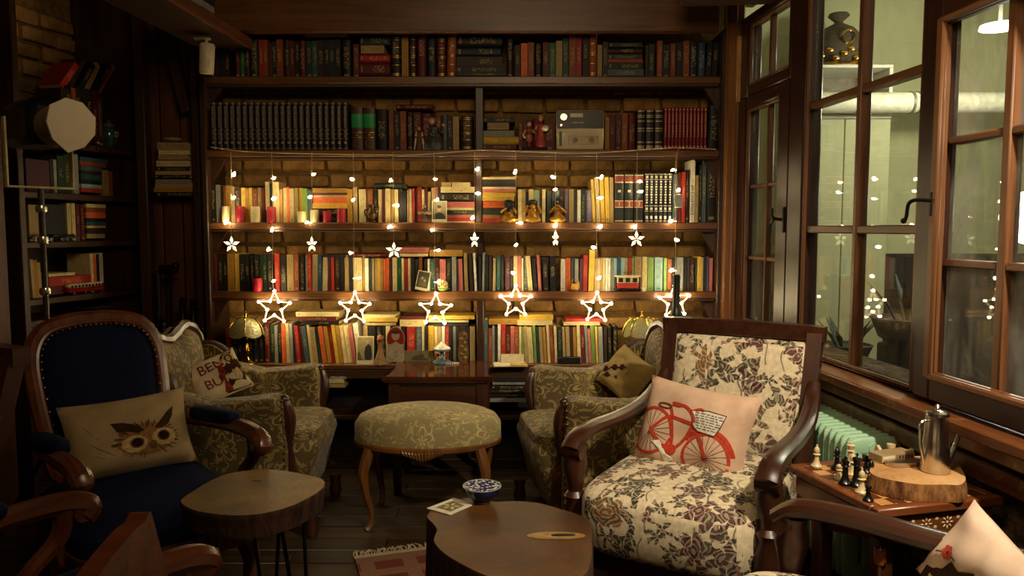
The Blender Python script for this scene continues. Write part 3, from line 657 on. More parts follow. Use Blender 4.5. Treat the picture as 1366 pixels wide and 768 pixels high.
lf_stack("65-100:364-368c 66-122:368-380r 66-122:380-391R", 'the boxed pile behind the red buses')
# leaning paperbacks on top of the upper row
for i, (x0, y0, x1, y1, wpx, col) in enumerate(((80, 108, 100, 82, 9, 'r'), (92, 110, 111, 78, 6, 'n'), (104, 112, 122, 82, 9, 'k'), (112, 115, 129, 83, 8, 'e'), (122, 118, 145, 84, 9, 'k'), (130, 118, 150, 86, 6, 'q'))):
    a = LF.px(x0, y0 + 4, .05); b = LF.px(x1, y1, .05); p = LF.w(a.x, .05, a.z); L_ = hypot(b.x - a.x, b.z - a.z)
    book(p.x, p.y, p.z, wpx / 270, .13, L_, col, 'paper', wpx * 35, f"{CN[col]} paperback leaning steeply atop the upper left wall row, {ORD[i + 1]} from left", LF.rz, math.atan2(b.x - a.x, b.z - a.z), 0, 'leaning paperbacks on the left wall shelves')
# books on the overhead ledge
for i, (xx, col) in enumerate(((-.02, 'e'), (.02, 'n'), (.055, 's'), (.09, 'k'))):
    book(-1.56 + xx * .4, 3.0 + .0 * i, 2.196 + i * .034, .032, .15, .23, col, 'paper', 200, f"{CN[col]} book lying on the overhead ledge, {('bottom', 'second', 'third', 'top')[i]} of its pile", -.06 + pi / 2 * 0, pi / 2, 0, 'books on the overhead ledge')
    BOOKS[-1]['loc'] = (-1.66 + .005 * i, 3.58, 2.1935 + (i + 1) * .034)
# --- link them: the 300 largest as individuals, the remainder as one mass
BOOKS.sort(key=lambda b: -b['area'])
seen = {}
rest = []
for i, b in enumerate(BOOKS):
    if i >= 310: rest.append(b); continue
    o = bpy.data.objects.new(b['name'], BMESH[b['kind']]); COL.objects.link(o)
    o.location = b['loc']; o.rotation_euler = b['rot']; o.scale = (b['t'], b['d'], b['h'])
    c = lin(PAL[b['col']]); j = random.uniform(.85, 1.15); o.color = (c[0] * j, c[1] * j, c[2] * j, 1)
    lab = b['label']; seen[lab] = seen.get(lab, 0) + 1
    if seen[lab] > 1: lab += ', ' + ORD[seen[lab]] + ' such'
    tag(o, lab, b['cat'], b['group'])
if rest:
    B2 = mb(); cols = sorted({b['col'] for b in rest})
    for b in rest:
        from mathutils import Euler
        B2.M = Matrix.Translation(b['loc']) @ Euler(b['rot']).to_matrix().to_4x4() @ Matrix.Diagonal((b['t'], b['d'], b['h'], 1)); B2.box((.5, .5, .5), (1, 1, 1), m=cols.index(b['col']))
    o = B2.build('slim_books', [plain('slim_cover_' + CN[c].replace(' ', '_'), PAL[c], .6) for c in cols], smooth=False)
    tag(o, 'the slimmest remaining books wedged among the others along the shelves', 'books', None, 'stuff')
# matched volume sets
def volume_set(name, label, cat, group, x0, x1, n, top, base, zi, dress, lean=0.0, Y=None, rnd=True):
    Y = Y or YS + .04; z = ZS[zi] + .0005
    a = at(x0, base, Y); b = at(x1, base, Y); h = at(x0, top, Y).z - a.z; t = (b.x - a.x) / n; proto = None
    for i in range(n):
        loc = (a.x + i * t, Y, z); lab = label(i)
        if proto is None:
            proto = thing(name, lab, cat, loc, 0, group); dress(proto, t * .97, .17, h, i)
            o = proto
        else: o = dup(proto, loc, 0, lab)
        o.rotation_euler = (0, lean, 0)
def hardcover(th, d, h, col_m, root, ext=()):
    b = mb()
    b.box((.003, .51 * d, h / 2), (.006, d * .96, h), .001); b.box((th - .003, .51 * d, h / 2), (.006, d * .96, h), .001)
    arc = [(th / 2 - th / 2 * cos(pi * i / 6), .006 - .009 * sin(pi * i / 6)) for i in range(7)]
    b.prism(arc + [(th, .012), (0, .012)], lambda a, c, hh: (a, c, hh), 0, h); b.build('cover', col_m, root, sharp=30)
    mb().box((th / 2, d * .5, h / 2), (th - .012, d * .9, h - .012)).build('pages', PAGES, root, smooth=False)
def sband(b, th, z, hh, push=.0012, f=1.0, x=None):
    arc = [(th / 2 - th / 2 * f * cos(pi * i / 6), .006 - .009 * sin(math.acos(max(-1, min(1, f * cos(pi * i / 6))))) - push) for i in range(7)]
    b.prism(arc + [(p, q + .001) for p, q in arc[::-1]], lambda a, c, h_: (a, c, h_), z - hh / 2, z + hh / 2)
SILVER = plain('dull_gilt', 'a8977a', .4, .3); LEATHER = plain('brown_leather', '21140c', .5); BLK = plain('black_cloth', '12100e', .5); REDC = plain('red_cloth', '85181c', .55)
def glyphs(b, th, z0, z1, n, wf, seed=3):
    """a column of little spine letters, too small to read in the picture"""
    r = random.Random(seed)
    for i in range(n):
        z = z0 + (z1 - z0) * (i + .5) / n; hh = (z1 - z0) / n * .62
        sband(b, th, z, hh, .0008, wf * r.uniform(.55, 1))
def enc(root, th, d, h, i):
    hardcover(th, d, h, LEATHER, root)
    b = mb(); glyphs(b, th, h * .46, h * .92, 11, .34); 
    for z in (.975, .43, .34, .245, .04): sband(b, th, z * h, .0022)
    sband(b, th, h * .385, .008, .0008, .25); sband(b, th, h * .295, .01, .0008, .22); sband(b, th, h * .16, .012, .0008, .4); sband(b, th, h * .148, .006, .0008, .2)
    b.build('spine_print', SILVER, root, smooth=False, kind='stuff')
volume_set('encyclopedia_volume', lambda i: f'dark brown gilt-lettered volume, {ORD[i + 1]} from left in the long matched set', 'encyclopedia', 'matched dark volumes on the second shelf', 281, 465, 22, 134, 198, 1, enc)
def greenv(root, th, d, h, i):
    hardcover(th, d, h, plain('umber_leather', '4a2c14', .5), root)
    b = mb(); sband(b, th, h * .69, h * .32); b.build('green_label', plain('green_label', '1f9a50', .5), root)
    b = mb(); sband(b, th, h * .42, .003); sband(b, th, h * .3, .003); sband(b, th, h * .36, .012, .001, .15)
    arc = [(th / 2 + cos(q * pi / 8) * th * .3, h * .16 + sin(q * pi / 8) * th * .3) for q in range(17)]
    b.tube([(p, -.004, z) for p, z in arc], .0012, 4); b.build('gilt_print', GOLD, root)
volume_set('dictionary_volume', lambda i: f"thick umber volume with bright green spine label, {('left', 'right')[i]} of the pair", 'dictionary', 'green-labelled volumes on the second shelf', 469, 501.5, 2, 142, 199, 1, greenv)
def blackv(root, th, d, h, i):
    hardcover(th, d, h, BLK, root); b = mb()
    for z, k in ((.97, .006), (.86, .004), (.82, .004), (.72, .006), (.54, .006), (.48, .005), (.2, .007), (.07, .02)): sband(b, th, z * h, k, .001, .85)
    b.build('silver_bands', SILVER, root, smooth=False, kind='stuff')
volume_set('reference_volume', lambda i: f'black silver-banded volume beside the red set, {ORD[i + 1]} of three from left', 'reference book', 'black banded volumes on the second shelf', 849, 884.5, 3, 145, 199, 1, blackv)
def redv(root, th, d, h, i):
    hardcover(th, d, h, REDC, root); b = mb(); glyphs(b, th, h * .3, h * .88, 12, .4, 5); sband(b, th, h * .955, .008, .0008, .5); sband(b, th, h * .08, .011, .0008, .6); b.build('spine_print', plain('pale_print', 'c9a58a', .6), root, smooth=False, kind='stuff')
volume_set('red_volume', lambda i: f'red cloth volume with pale spine lettering, {ORD[i + 1]} from left in the red set', 'encyclopedia', 'matched red volumes on the second shelf', 885, 943, 12, 142, 199, 1, redv)
def numv(root, th, d, h, i):
    hardcover(th, d, h, plain('bottle_green', '141a14', .45), root); b = mb()
    for z, k in ((.965, .006), (.82, .005), (.44, .004), (.31, .004), (.03, .006), (.64, .012)): sband(b, th, z * h, k, .0012, .9 if k < .01 else .3)
    b.build('gilt_bands', plain('pale_gilt', 'd8c9a0', .4, .2), root, smooth=False, kind='stuff')
    b = mb(); sband(b, th, h * .89, h * .11, .0007); sband(b, th, h * .375, h * .1, .0007); b.build('red_label', plain('label_red', '8a3a24', .5), root, kind='stuff')
X0 = 819.5
for i in range(3):
    Y = YS + .04; a = at(X0 + i * 13, 296, Y); b_ = at(X0 + 13 + i * 13, 296, Y); t = b_.x - a.x; h = at(X0, 231, Y).z - a.z
    r = thing('numbered_volume', f"thick black-green volume with red labels and a pale numeral, {('leftmost', 'middle', 'rightmost')[i]} of the three", 'reference book', (a.x, Y, ZS[2] + .0005), 0, 'numbered volumes on the third shelf'); numv(r, t * .97, .17, h, i)
    text_obj('numeral', str(i + 1), .032, plain('pale_gilt', 'd8c9a0', .4), r, Matrix.Translation((t * .48, -.0062, h * .335)) @ Matrix.Rotation(pi / 2, 4, 'X'))
def bsil(root, th, d, h, i):
    hardcover(th, d, h, BLK, root); b = mb(); glyphs(b, th, h * .38, h * .86, 9, .5, 9)
    for z, k in ((.985, .004), (.93, .012), (.88, .003), (.34, .003), (.28, .012), (.23, .003), (.1, .016), (.03, .003)): sband(b, th, z * h, k, .001, .9 if k < .01 else .5)
    b.build('spine_print', plain('white_print', 'd9d3c0', .5), root, smooth=False, kind='stuff')
volume_set('lettered_volume', lambda i: f'slim black volume with large white spine lettering, {ORD[i + 1]} from left of six', 'encyclopedia', 'black and white lettered volumes on the third shelf', 859.5, 896.5, 6, 231, 296, 2, bsil)
# lettering on the tall white spine
host = [o for o in bpy.data.objects if o.name.startswith('book') and o.get('label', '').startswith('white book, third')]
if host:
    h0 = host[0]; sx, sy, sz = h0.scale
    text_obj('spine_title', 'EXPERIENCE OF', .0215, plain('black_ink', '100e0c', .6), h0, Matrix.Diagonal((1 / sx, 1 / sy, 1 / sz, 1)) @ Matrix.Translation((sx * .78, -.0015, sz * .12)) @ Matrix.Rotation(-pi / 2, 4, 'Y') @ Matrix.Rotation(pi / 2, 4, 'X'), align='LEFT')
# ------------------------------------------------------------------ window wall on the right
WFR = wood('window_frame', '22110a', '3e2010', .35, 2)
WFRX = wood('window_frame_x', '22110a', '3e2010', .35, 0)
WBEAD = wood('window_bead', '4c2c18', '7c5230', .4, 2)
WBEADX = wood('window_bead_x', '4c2c18', '7c5230', .4, 0)
GL = glass('window_glass', 1.3, .03); GL3 = glass('window_glass_dirty', 1.3, .15)
def sx(x, y=300, off=0.0): return RF.px(x, y, off).x
def szz(x, y, off=0.0): return RF.px(x, y, off).z
def rbox(b, x0, x1, y0, y1, z0, z1, bev=.004): return b.box(((x0 + x1) / 2, (y0 + y1) / 2, (z0 + z1) / 2), (abs(x1 - x0), abs(y1 - y0), abs(z1 - z0)), bev)
def rthing(name, label=None, cat=None, kind=None):
    o = thing(name, label, cat, RF.o, RF.rz)
    if kind: o['kind'] = kind
    return o
SE = 3.7                                            # wall runs on past the frame
zs = szz(1294, 570, -.13); zr = szz(1318, 619, -.05)
wr = rthing('wall_right', kind='structure')
STONE = brick_mat('dark_stone', '3a2c1e', '2e2218', '40301f')
rbox(mb(), -.25, SE, .0, .14, 0, zs + .02, 0).build('lower_wall', STONE, wr)
rbox(mb(), -.25, SE, .0, .14, 2.42, 2.8, 0).build('upper_wall', DW, wr)
rbox(mb(), sx(1400, 300) + .62, SE, .0, .14, zs, 2.5, 0).build('side_wall', DWZ, wr)
SILL = wood('sill_wood', '4a2812', '7a4824', .33, 0, wear='a87a4a')
si = rthing('trim_2', kind='structure')
rbox(mb(), -.02, SE, -.13, .02, zs - .034, zs, .006).build('window_sill', SILL, si)
rbox(mb(), -.02, SE, -.085, .0, zs - .085, zs - .036, .006).build('sill_moulding', SILL, si)
rbox(mb(), -.02, SE, -.05, .0, zr - .06, zr, .006).build('lower_rail', SILL, si)
rbox(mb(), -.02, SE, -.03, .0, zr + .01, zs - .09, .003).build('rail_panel', DW, si)
def window(n, label, xs, zs_, off, frame_z, stile, heads, mull=None):
    pass
def bars(root, s_list, z_list, s0, s1, z0, z1, off, wv=.018, wh=.018, depth=.03, gmat=GL, names=('muntin', 'pane')):
    """glazing: panes between the given muntin positions, the muntins themselves"""
    ss = [s0] + s_list + [s1]; zz = [z0] + z_list + [z1]
    for s in s_list: rbox(mb(), s - wv / 2, s + wv / 2, off - depth / 2, off + depth / 2, z0, z1, .004).build('muntin', WBEAD, root)
    for z in z_list:
        for i in range(len(ss) - 1): rbox(mb(), ss[i] + wv / 2, ss[i + 1] - wv / 2, off - depth / 2 + .003, off + depth / 2, z - wh / 2, z + wh / 2, .004).build('muntin', WBEADX, root)
    for i in range(len(ss) - 1):
        for j in range(len(zz) - 1):
            rbox(mb(), ss[i] + .002, ss[i + 1] - .002, off + .002, off + .006, zz[j] + .002, zz[j + 1] - .002, 0).build('pane', gmat, root, smooth=False)
def ring_frame(root, name, s0, s1, z0, z1, w, off, d, mats=(WFR, WFRX), bead=True, wl=None, wr_=None, wb=None, wt=None):
    wl = wl or w; wr_ = wr_ or w; wb = wb or w; wt = wt or w
    rbox(mb(), s0, s0 + wl, off - d / 2, off + d / 2, z0, z1, .006).build('stile', mats[0], root)
    rbox(mb(), s1 - wr_, s1, off - d / 2, off + d / 2, z0, z1, .006).build('stile', mats[0], root)
    rbox(mb(), s0 + wl, s1 - wr_, off - d / 2, off + d / 2, z0, z0 + wb, .006).build('rail', mats[1], root)
    rbox(mb(), s0 + wl, s1 - wr_, off - d / 2, off + d / 2, z1 - wt, z1, .006).build('rail', mats[1], root)
    if bead:
        a, b, c, e = s0 + wl, s1 - wr_, z0 + wb, z1 - wt; q = .012
        B = mb()
        for (p0, p1, p2, p3, m) in ((a, a + q, c, e, 0), (b - q, b, c, e, 0), (a + q, b - q, c, c + q, 0), (a + q, b - q, e - q, e, 0)):
            rbox(B, p0, p1, off - d / 2 + .006, off - d / 2 + .022, p2, p3, .003)
        B.build('bead', WBEAD, root)
        return a, b, c, e
# window 1: narrow pair of lights beside the bookcase
w1 = rthing('window_1', kind='structure')
a0, a1 = sx(987), sx(1060); zt0, zt1 = szz(1030, 138), szz(1030, 113); zb = szz(1018, 440)
ztop1 = szz(1032, 24)
a, b, c, e = ring_frame(w1, 'top', a0, a1, zt1 - .02, ztop1 + .07, .05, 0, .07, wl=sx(1002) - a0, wr_=a1 - sx(1056))
bars(w1, [sx(1031, 80)], [], a, b, c, e, 0)
a, b, c, e = ring_frame(w1, 'casement', a0, a1, zs + .005, zt1 - .022, .055, 0, .075, wl=sx(1001) - a0, wr_=a1 - sx(1045), wb=zb - zs + .02, wt=.06)
bars(w1, [sx(1025, 300)], [szz(1020, 247), szz(1020, 345)], a, b, c, e, 0)
# window 2: the wide pair in the middle
w2 = rthing('window_2', kind='structure')
b0, b1 = sx(1061), sx(1252); zt = szz(1160, 117); zm = szz(1150, 306)
a, b, c, e = ring_frame(w2, 'fixed', b0, b1, zs + .005, 2.45, .05, 0, .08, wl=sx(1080) - b0, wr_=b1 - sx(1237), wb=szz(1157, 497) - zs)
bars(w2, [sx(1147)], [zm, zt], a, b, c, e, 0, .026, .03, .045)
# window 3: nearer casement with old reddish beading, standing proud of the others
w3 = rthing('window_3', kind='structure')
O3 = -.045
c0, c1 = sx(1238, 300, O3), sx(1238, 300, O3) + .88; z3t = szz(1290, 20, O3); z3b = szz(1290, 512, O3)
a, b, c, e = ring_frame(w3, 'casement', c0, c1, zs + .012, z3t + .16, .07, O3, .06, wl=sx(1260, 300, O3) - c0, wb=z3b - zs - .012, wt=.16)
bars(w3, [sx(1341, 300, O3)], [szz(1310, 181, O3), szz(1300, 353, O3)], a, b, c, e, O3 + .01, .03, .022, .04, GL3)
for px_, q in ((1257, .02),):
    rbox(mb(), a - .018, a + .016, O3 - .04, O3 - .022, c - .01, e + .01, .006).build('moulding', WBEAD, w3)
rbox(mb(), a, b, O3 - .04, O3 - .022, c - .012, c + .01, .006).build('moulding', WBEADX, w3)
rbox(mb(), a, b, O3 - .04, O3 - .022, e - .01, e + .012, .006).build('moulding', WBEADX, w3)
def latch(root, x, y, off, scale, flip=1):
    p = RF.px(x, y, off); b = mb()
    b.box((p.x, off - .006, p.z), (.026 * scale, .012, .12 * scale), .004)
    b.tube(spline([(p.x, off - .012, p.z + .01), (p.x - .01 * flip, off - .05, p.z + .012), (p.x - .045 * flip * scale, off - .06, p.z), (p.x - .06 * flip * scale, off - .06, p.z - .06 * scale), (p.x - .075 * flip * scale, off - .06, p.z - .075 * scale)], 5), .009 * scale, 7)
    b.ball((p.x - .08 * flip * scale, off - .06, p.z - .078 * scale), .014 * scale)
    b.build('window_handle', IRON, root)
latch(w3, 1246, 272, O3 - .03, .62)
p = RF.px(1042, 293, -.04); b = mb()
b.tube(spline([(p.x + .02, -.04, p.z), (p.x - .02, -.07, p.z + .01), (p.x - .03, -.07, p.z + .05)], 4), .007, 6); b.tube(spline([(p.x - .01, -.07, p.z), (p.x - .04, -.07, p.z - .02), (p.x - .035, -.07, p.z - .06)], 4), .007, 6)
b.box((p.x + .03, -.042, p.z), (.02, .01, .11), .003); b.build('window_handle', IRON, w1)
# ------------------------------------------------------------------ the lit room outside the glass
GREEN = plain('pale_green_wall', 'b3b188', .8, 0, .10, 3)
YO = 5.55
def wbox(b, x0, x1, y0, y1, z0, z1, bev=0): return b.box(((x0 + x1) / 2, (y0 + y1) / 2, (z0 + z1) / 2), (abs(x1 - x0), abs(y1 - y0), abs(z1 - z0)), bev)
eo = thing('wall_outside', None, None); eo['kind'] = 'structure'
wbox(mb(), 1.1, 5.0, YO, YO + .1, 0, 2.95).build('far_wall', GREEN, eo)
wbox(mb(), 5.0, 5.1, .6, YO, 0, 2.95).build('end_wall', GREEN, eo)
wbox(mb(), 1.1, 1.2, 4.26, YO, 0, 2.95).build('near_wall', GREEN, eo)
wbox(mb(), 1.2, 5.0, YO - .03, YO, 0, at(1200, 338, YO).z).build('dark_dado', plain('dado', '17120b', .7), eo)
fo = thing('floor_outside', None, None); fo['kind'] = 'structure'; wbox(mb(), 1.5, 5.0, .6, YO, -.04, -.02).build('slab', plain('dark_tile', '0f0d0a', .6), fo)
co_ = thing('ceiling_outside', None, None); co_['kind'] = 'structure'; wbox(mb(), 1.45, 5.0, .6, YO, 2.95, 3.0).build('slab', plain('ceiling_white', 'c9c7b4', .8), co_)
def opt(x, y, Y): return at(x, y, Y)
YP = 5.02; pc = at(1225, 137, YP); rr = .066
pi_ = thing('duct_pipe', 'pale round duct pipe running level along the room outside the window', 'pipe')
mb().tube([(at(1092, 140, YP).x, YP, pc.z), (4.99, YP, pc.z)], rr, 22).build('duct', plain('duct_white', 'd8d2bb', .5), pi_)
for xx in (1140, 1213, 1222): q = at(xx, 137, YP); mb().tube([(q.x, YP, pc.z), (q.x + .016, YP, pc.z)], rr + .006, 22).build('clamp', plain('clamp_grey', '8f8a78', .4, .5), pi_)
YK = 5.12; k0, k1 = at(1066, 200, YK).x, at(1188, 200, YK).x; zc = at(1130, 86, YK).z; zc2 = at(1130, 154, YK).z
cz = thing('outside_cabinet', 'tall pale cabinet with an open top bay outside the window', 'cabinet', ((k0 + k1) / 2, YK, -.02))
def cb(x0, x1, y0, y1, z0, z1, n, m, bev=.003): o = wbox(mb(), x0 - (k0 + k1) / 2, x1 - (k0 + k1) / 2, y0, y1, z0 + .02, z1 + .02, bev).build(n, m, cz); return o
cb(k0, k1, 0, .38, zc - .02, zc, 'top_board', WHITE); cb(k0, k1, 0, .38, zc2 - .018, zc2, 'bay_floor', WHITE)
cb(k1 - .024, k1, 0, .38, zc2, zc - .02, 'side', WHITE); cb(k0, k0 + .024, 0, .38, zc2, zc - .02, 'side', WHITE)
cb(k0 + .024, k1 - .024, .36, .375, zc2, zc - .02, 'bay_back', plain('bay_grey', '8f8572', .8))
for i in range(2):
    m_ = (k0 + k1) / 2; cb((k0, m_ + .003)[i], (m_ - .003, k1)[i], .01, .38, -.02, zc2 - .02, 'door', plain('door_green', 'aeac84', .7, 0, .08, 3), .004)
def sculpt(x, y, hgt, label, Y):
    q = at(x, y, Y); r = thing('burlap_vase', label, 'vase', (q.x, Y, zc), 0, 'tied sack vases on the outside cabinet'); k = hgt / .26
    CL = plain('sackcloth', '4a4030', .9, 0, .4, 60); mb().lathe([(.09 * k, .0 * k), (.112 * k, .05 * k), (.118 * k, .1 * k), (.105 * k, .15 * k), (.07 * k, .19 * k), (.025 * k, .213 * k), (.018 * k, .222 * k), (.05 * k, .25 * k), (.044 * k, .262 * k), (.012 * k, .23 * k)], 22).build('sack', CL, r)
    b = mb(); b.tube([(.03 * k * cos(t * pi / 8), -.120 * k, .125 * k + .03 * k * sin(t * pi / 8)) for t in range(16)], .005 * k, 6, closed=True); b.build('hole_rim', BRASS, r)
    b = mb(); b.lathe([(.12 * k, 0), (.128 * k, .012 * k), (.1 * k, .022 * k)], 20)
    for t in range(22):
        an = t * 2 * pi / 22; b.ball(((.112 + .01 * (t % 2)) * k * cos(an), (.112) * k * sin(an), (.03 + .02 * (t % 3)) * k), (.02 * k, .016 * k, .016 * k), 7, 5)
    b.build('carved_base', BRASS, r)
sculpt(1117, 84, .36, 'dark tied sack vase with a round hole and gilt base, on the outside cabinet', 5.26)
sculpt(1083, 82, .30, 'smaller dark sack vase half hidden behind the window stile', 5.34)
POT = plain('old_pot', '2a2018', .7); LEAF = plain('dim_leaf', '222a14', .6)
for i, (x, y, wpx, Y, lab) in enumerate(((1128, 470, 66, 4.3, 'wide shallow planter bowl outside, nearest the corner'), (1213, 440, 96, 3.7, 'large round planter bowl outside, in front of the middle window'))):
    q = at(x, y, Y); k = wpx / F * Y / 2; zb = q.z - k * .4
    r = thing('planter_bowl', lab, 'planter', (q.x, Y, -.02), 0, 'planters outside the window')
    mb().lathe([(k * .45, 0), (k * .8, k * .2), (k, k * .7), (k * 1.04, k * .74), (k * .96, k * .76), (k * .9, k * .66), (.01, k * .6)], 26, (0, 0, zb + .02)).build('bowl', POT, r)
    b = mb(); rn = random.Random(i)
    for t in range(16):
        an = rn.uniform(0, 6.28); L = k * rn.uniform(.8, 1.6); p0 = Vector((cos(an) * k * .3, sin(an) * k * .3, zb + k * .62)); p1 = p0 + Vector((cos(an) * L * .6, sin(an) * L * .6, L * .9))
        b.tube([p0, (p0 + p1) / 2 + Vector((0, 0, .02)), p1], [.004, .02, .003], 5, flat=.25)
    b.build('leaves', LEAF, r, kind='stuff')
    mb().box((0, 0, (zb + .02) / 2), (k * 1.3, k * 1.1, zb + .02), .01).build('stand', plain('stand_dark', '0d0b08', .8), r)
q = at(1334, 38, 4.4); ol = thing('outside_ceiling_lamp', 'bright round lamp on the ceiling of the room outside', 'lamp', q)
mb().lathe([(.02, .03), (.10, .02), (.105, .0), (.0, -.01)], 24).build('diffuser', emis('lamp_white', 'fff4dc', 12), ol); mb().tube([(0, 0, .03), (0, 0, 2.95 - q.z)], .01, 8).build('rod', WHITE, ol)
light('outside_lamp_light', 'POINT', (q.x - .1, q.y - .2, q.z - .25), 60, (1, .96, .74), shadow_soft_size=.1)
q = at(1374, 290, 3.6); ol2 = thing('outside_globe_lamp', 'glaring white globe lamp outside, at the nearer casement', 'lamp', q)
mb().ball((0, 0, 0), .125, 20, 14).build('globe', emis('globe_white', 'fffdf0', 20), ol2); mb().tube([(0, 0, .12), (0, 0, 2.95 - q.z)], .006, 6).build('cord', BLACK, ol2)
# ------------------------------------------------------------------ radiator under the sill
RADM = plain('radiator_green', 'a6cda8', .42, 0, .06, 8)
s1 = sx(1181, 592, -.09); s0 = sx(1046, 540, -.12); zr_ = RF.px(1120, 560, -.12).z
ra = rthing('radiator', 'pale green cast-iron column radiator under the window behind the floral armchair', 'radiator')
n = 18; pitch = (s1 - s0) / n; proto = None
for i in range(n):
    if proto is None:
        b = mb()
        for k in range(3):
            yy = -.065 - .06 * k
            b.pad((0, yy, zr_ / 2 + .06), (pitch * .78, .056, zr_ - .12), .35, .6, 14, 12)
        b.pad((0, -.125, zr_ - .03), (pitch * .8, .176, .06), .6, .5, 18, 8); b.pad((0, -.125, .13), (pitch * .8, .17, .06), .6, .5, 18, 8)
        proto = b.build('fin', RADM, ra); o = proto
    else: o = proto.copy(); COL.objects.link(o); o.parent = ra
    o.location = (s0 + pitch * (i + .5), 0, 0)
for zz in (zr_ - .035, .13): mb().tube([(s0, -.125, zz), (s1, -.125, zz)], .018, 8).build('connector', RADM, ra)
for ss in (s0 + .05, s1 - .05): mb().box((ss, -.125, .05), (.03, .1, .1), .005).build('foot', RADM, ra)
# ------------------------------------------------------------------ star light curtain
LED = emis('led_warm', 'ffe6ae', 112); PETAL = emis('petal_lit', 'ffeab0', 2.4); TUBE = emis('star_tube_lit', 'ffd98a', 3); WIRE = plain('clear_wire', 'c9b48a', .4, 0, .1)
YC = YS - .035
cab = mb(); pts = [at(x, y, YC) for x, y in ((281, 196), (330, 202), (420, 205), (480, 206), (560, 206), (640, 200), (700, 202), (780, 204), (850, 200), (900, 197), (955, 199))]
cab.tube(spline(pts, 4), .0024, 5)
cabo = tag(cab.build('light_cable', WIRE), 'thin pale supply cable of the star lights along the second shelf edge', 'cable')
STR = [(308, [(312, 233), (311, 264), (301, 297)], 'p', (309, 326), 10.5), (362, [(365, 238), (365, 265), (363, 307), (358, 333), (365, 375)], 'b', (366, 410), 22),
       (416, [(418, 233), (413, 263), (409, 297)], 'p', (416, 326), 6), (471, [(469, 239), (471, 267), (467, 337), (478, 371)], 'b', (473.5, 411), 21),
       (524, [(521, 241), (529, 274), (519, 303)], 'p', (525.5, 334), 11), (579, [(580, 239), (583, 267), (576, 307), (584, 334), (585, 376)], 'b', (581, 413), 21.5),
       (633, [(637, 226), (637, 258), (630, 291)], 'p', (633, 320), 9), (688, [(687, 230), (694, 297), (688, 327), (684, 364)], 'b', (688, 402), 21),
       (741, [(737, 236), (740, 253), (741, 301)], 'p', (741, 318), 7), (796, [(802, 237), (801, 264), (801, 303), (791, 330), (799, 371)], 'b', (796, 410), 20),
       (850, [(853, 242), (855, 256), (847, 303)], 'p', (849, 319), 11.5), (902, [(897, 227), (905, 254), (894, 295), (902, 320), (895, 361)], 'b', (900, 402), 21)]
def petal_bulb(b, p, r):
    for k in range(5):
        a = k * 2 * pi / 5 + pi / 2; d = Vector((cos(a), 0, sin(a))); e = Vector((-sin(a), 0, cos(a))); n = Vector((0, 1, 0)) * r * .22
        q0 = p + d * r * .08; q1 = p + d * r; m1 = p + d * r * .5 + e * r * .21; m2 = p + d * r * .5 - e * r * .21; c1 = p + d * r * .5 - n; c2 = p + d * r * .5 + n
        b.add([q0, m1, q1, m2, c1, c2], [(0, 1, 4), (1, 2, 4), (2, 3, 4), (3, 0, 4), (1, 0, 5), (2, 1, 5), (3, 2, 5), (0, 3, 5)])
for i, (xs, bulbs, kind, sp, rp) in enumerate(STR):
    topz = min(pts, key=lambda p: abs(p.x - at(xs, 205, YC).x)).z; tp = at(xs, 203, YC)
    lab = f"hanging light strand ending in a {'small petalled' if kind == 'p' else 'large outlined'} star, {ORD[i // 2 + 1]} such from the left"
    r = thing('light_strand', lab, 'string light', tp, 0, 'strands of the star light curtain')
    P = lambda x, y: at(x, y, YC) - tp
    rr_ = rp / 261
    top_star = P(sp[0], sp[1] - rp) 
    wpts = [Vector((0, 0, 0))]
    for (x, y) in bulbs: wpts.append(Vector((P(xs, y).x * .6 + P(sp[0], y).x * .4, 0, P(x, y).z)))
    wpts.append(top_star); mb().tube(spline(wpts, 3), .0018, 4).build('wire', WIRE, r)
    for (x, y) in bulbs:
        p = P(x, y); b = mb(); k = random.choice((1, .9, .8)); an = random.uniform(-.8, .8); R = RY(an)
        b.pad(p, (.019 * k, .014 * k, .013 * k), .9, .8, 8, 5, R); b.pad(p + R @ Vector((.006, 0, .005)) * k, (.016 * k, .011 * k, .011 * k), .9, .8, 7, 5, R)
        b.tube([p, Vector((wpts[0].x * 0 + P(xs, y).x, 0, p.z))], .0009, 3)
        b.build('bulb', LED, r)
    c = P(*sp)
    if kind == 'p':
        b = mb(); yaw = 0 if rp > 9 else (1.05 if rp > 8 else 1.15)
        R = .043
        petal_bulb(b, Vector((0, 0, 0)), R); o = b.build('star', PETAL, r); o.location = c; o.rotation_euler = (0, 0, yaw if rp < 10 else random.uniform(-.2, .2))
    else:
        po = []
        for k in range(10):
            a = pi / 2 + k * pi / 5; q = rr_ if k % 2 == 0 else rr_ * .46; po.append(Vector((cos(a) * q, 0, sin(a) * q)))
        b = mb(); b.tube(po, .005, 7, closed=True, up=(0, 1, 0)); o = b.build('star', TUBE, r); o.location = c; o.rotation_euler = (0, random.uniform(-.06, .06), random.uniform(-.12, .12))
        b = mb()
        for q in po: b.ball(q, .0075, 8, 5)
        o2 = b.build('star_led', LED, o)
# battery box hanging near the right end
q = at(905, 268, YC - .012); bbx = thing('battery_box', 'small pale battery box hanging before blue and red books, third shelf', 'battery box', q)
mb().box((0, 0, 0), (.042, .012, .066), .004, RY(-.06)).build('case', plain('pale_plastic', 'c9c8b8', .5), bbx); mb().tube(spline([(0, 0, .03), (-.01, .01, .15), (-.004, .012, .262)], 4), .0012, 4).build('lead', WIRE, bbx)
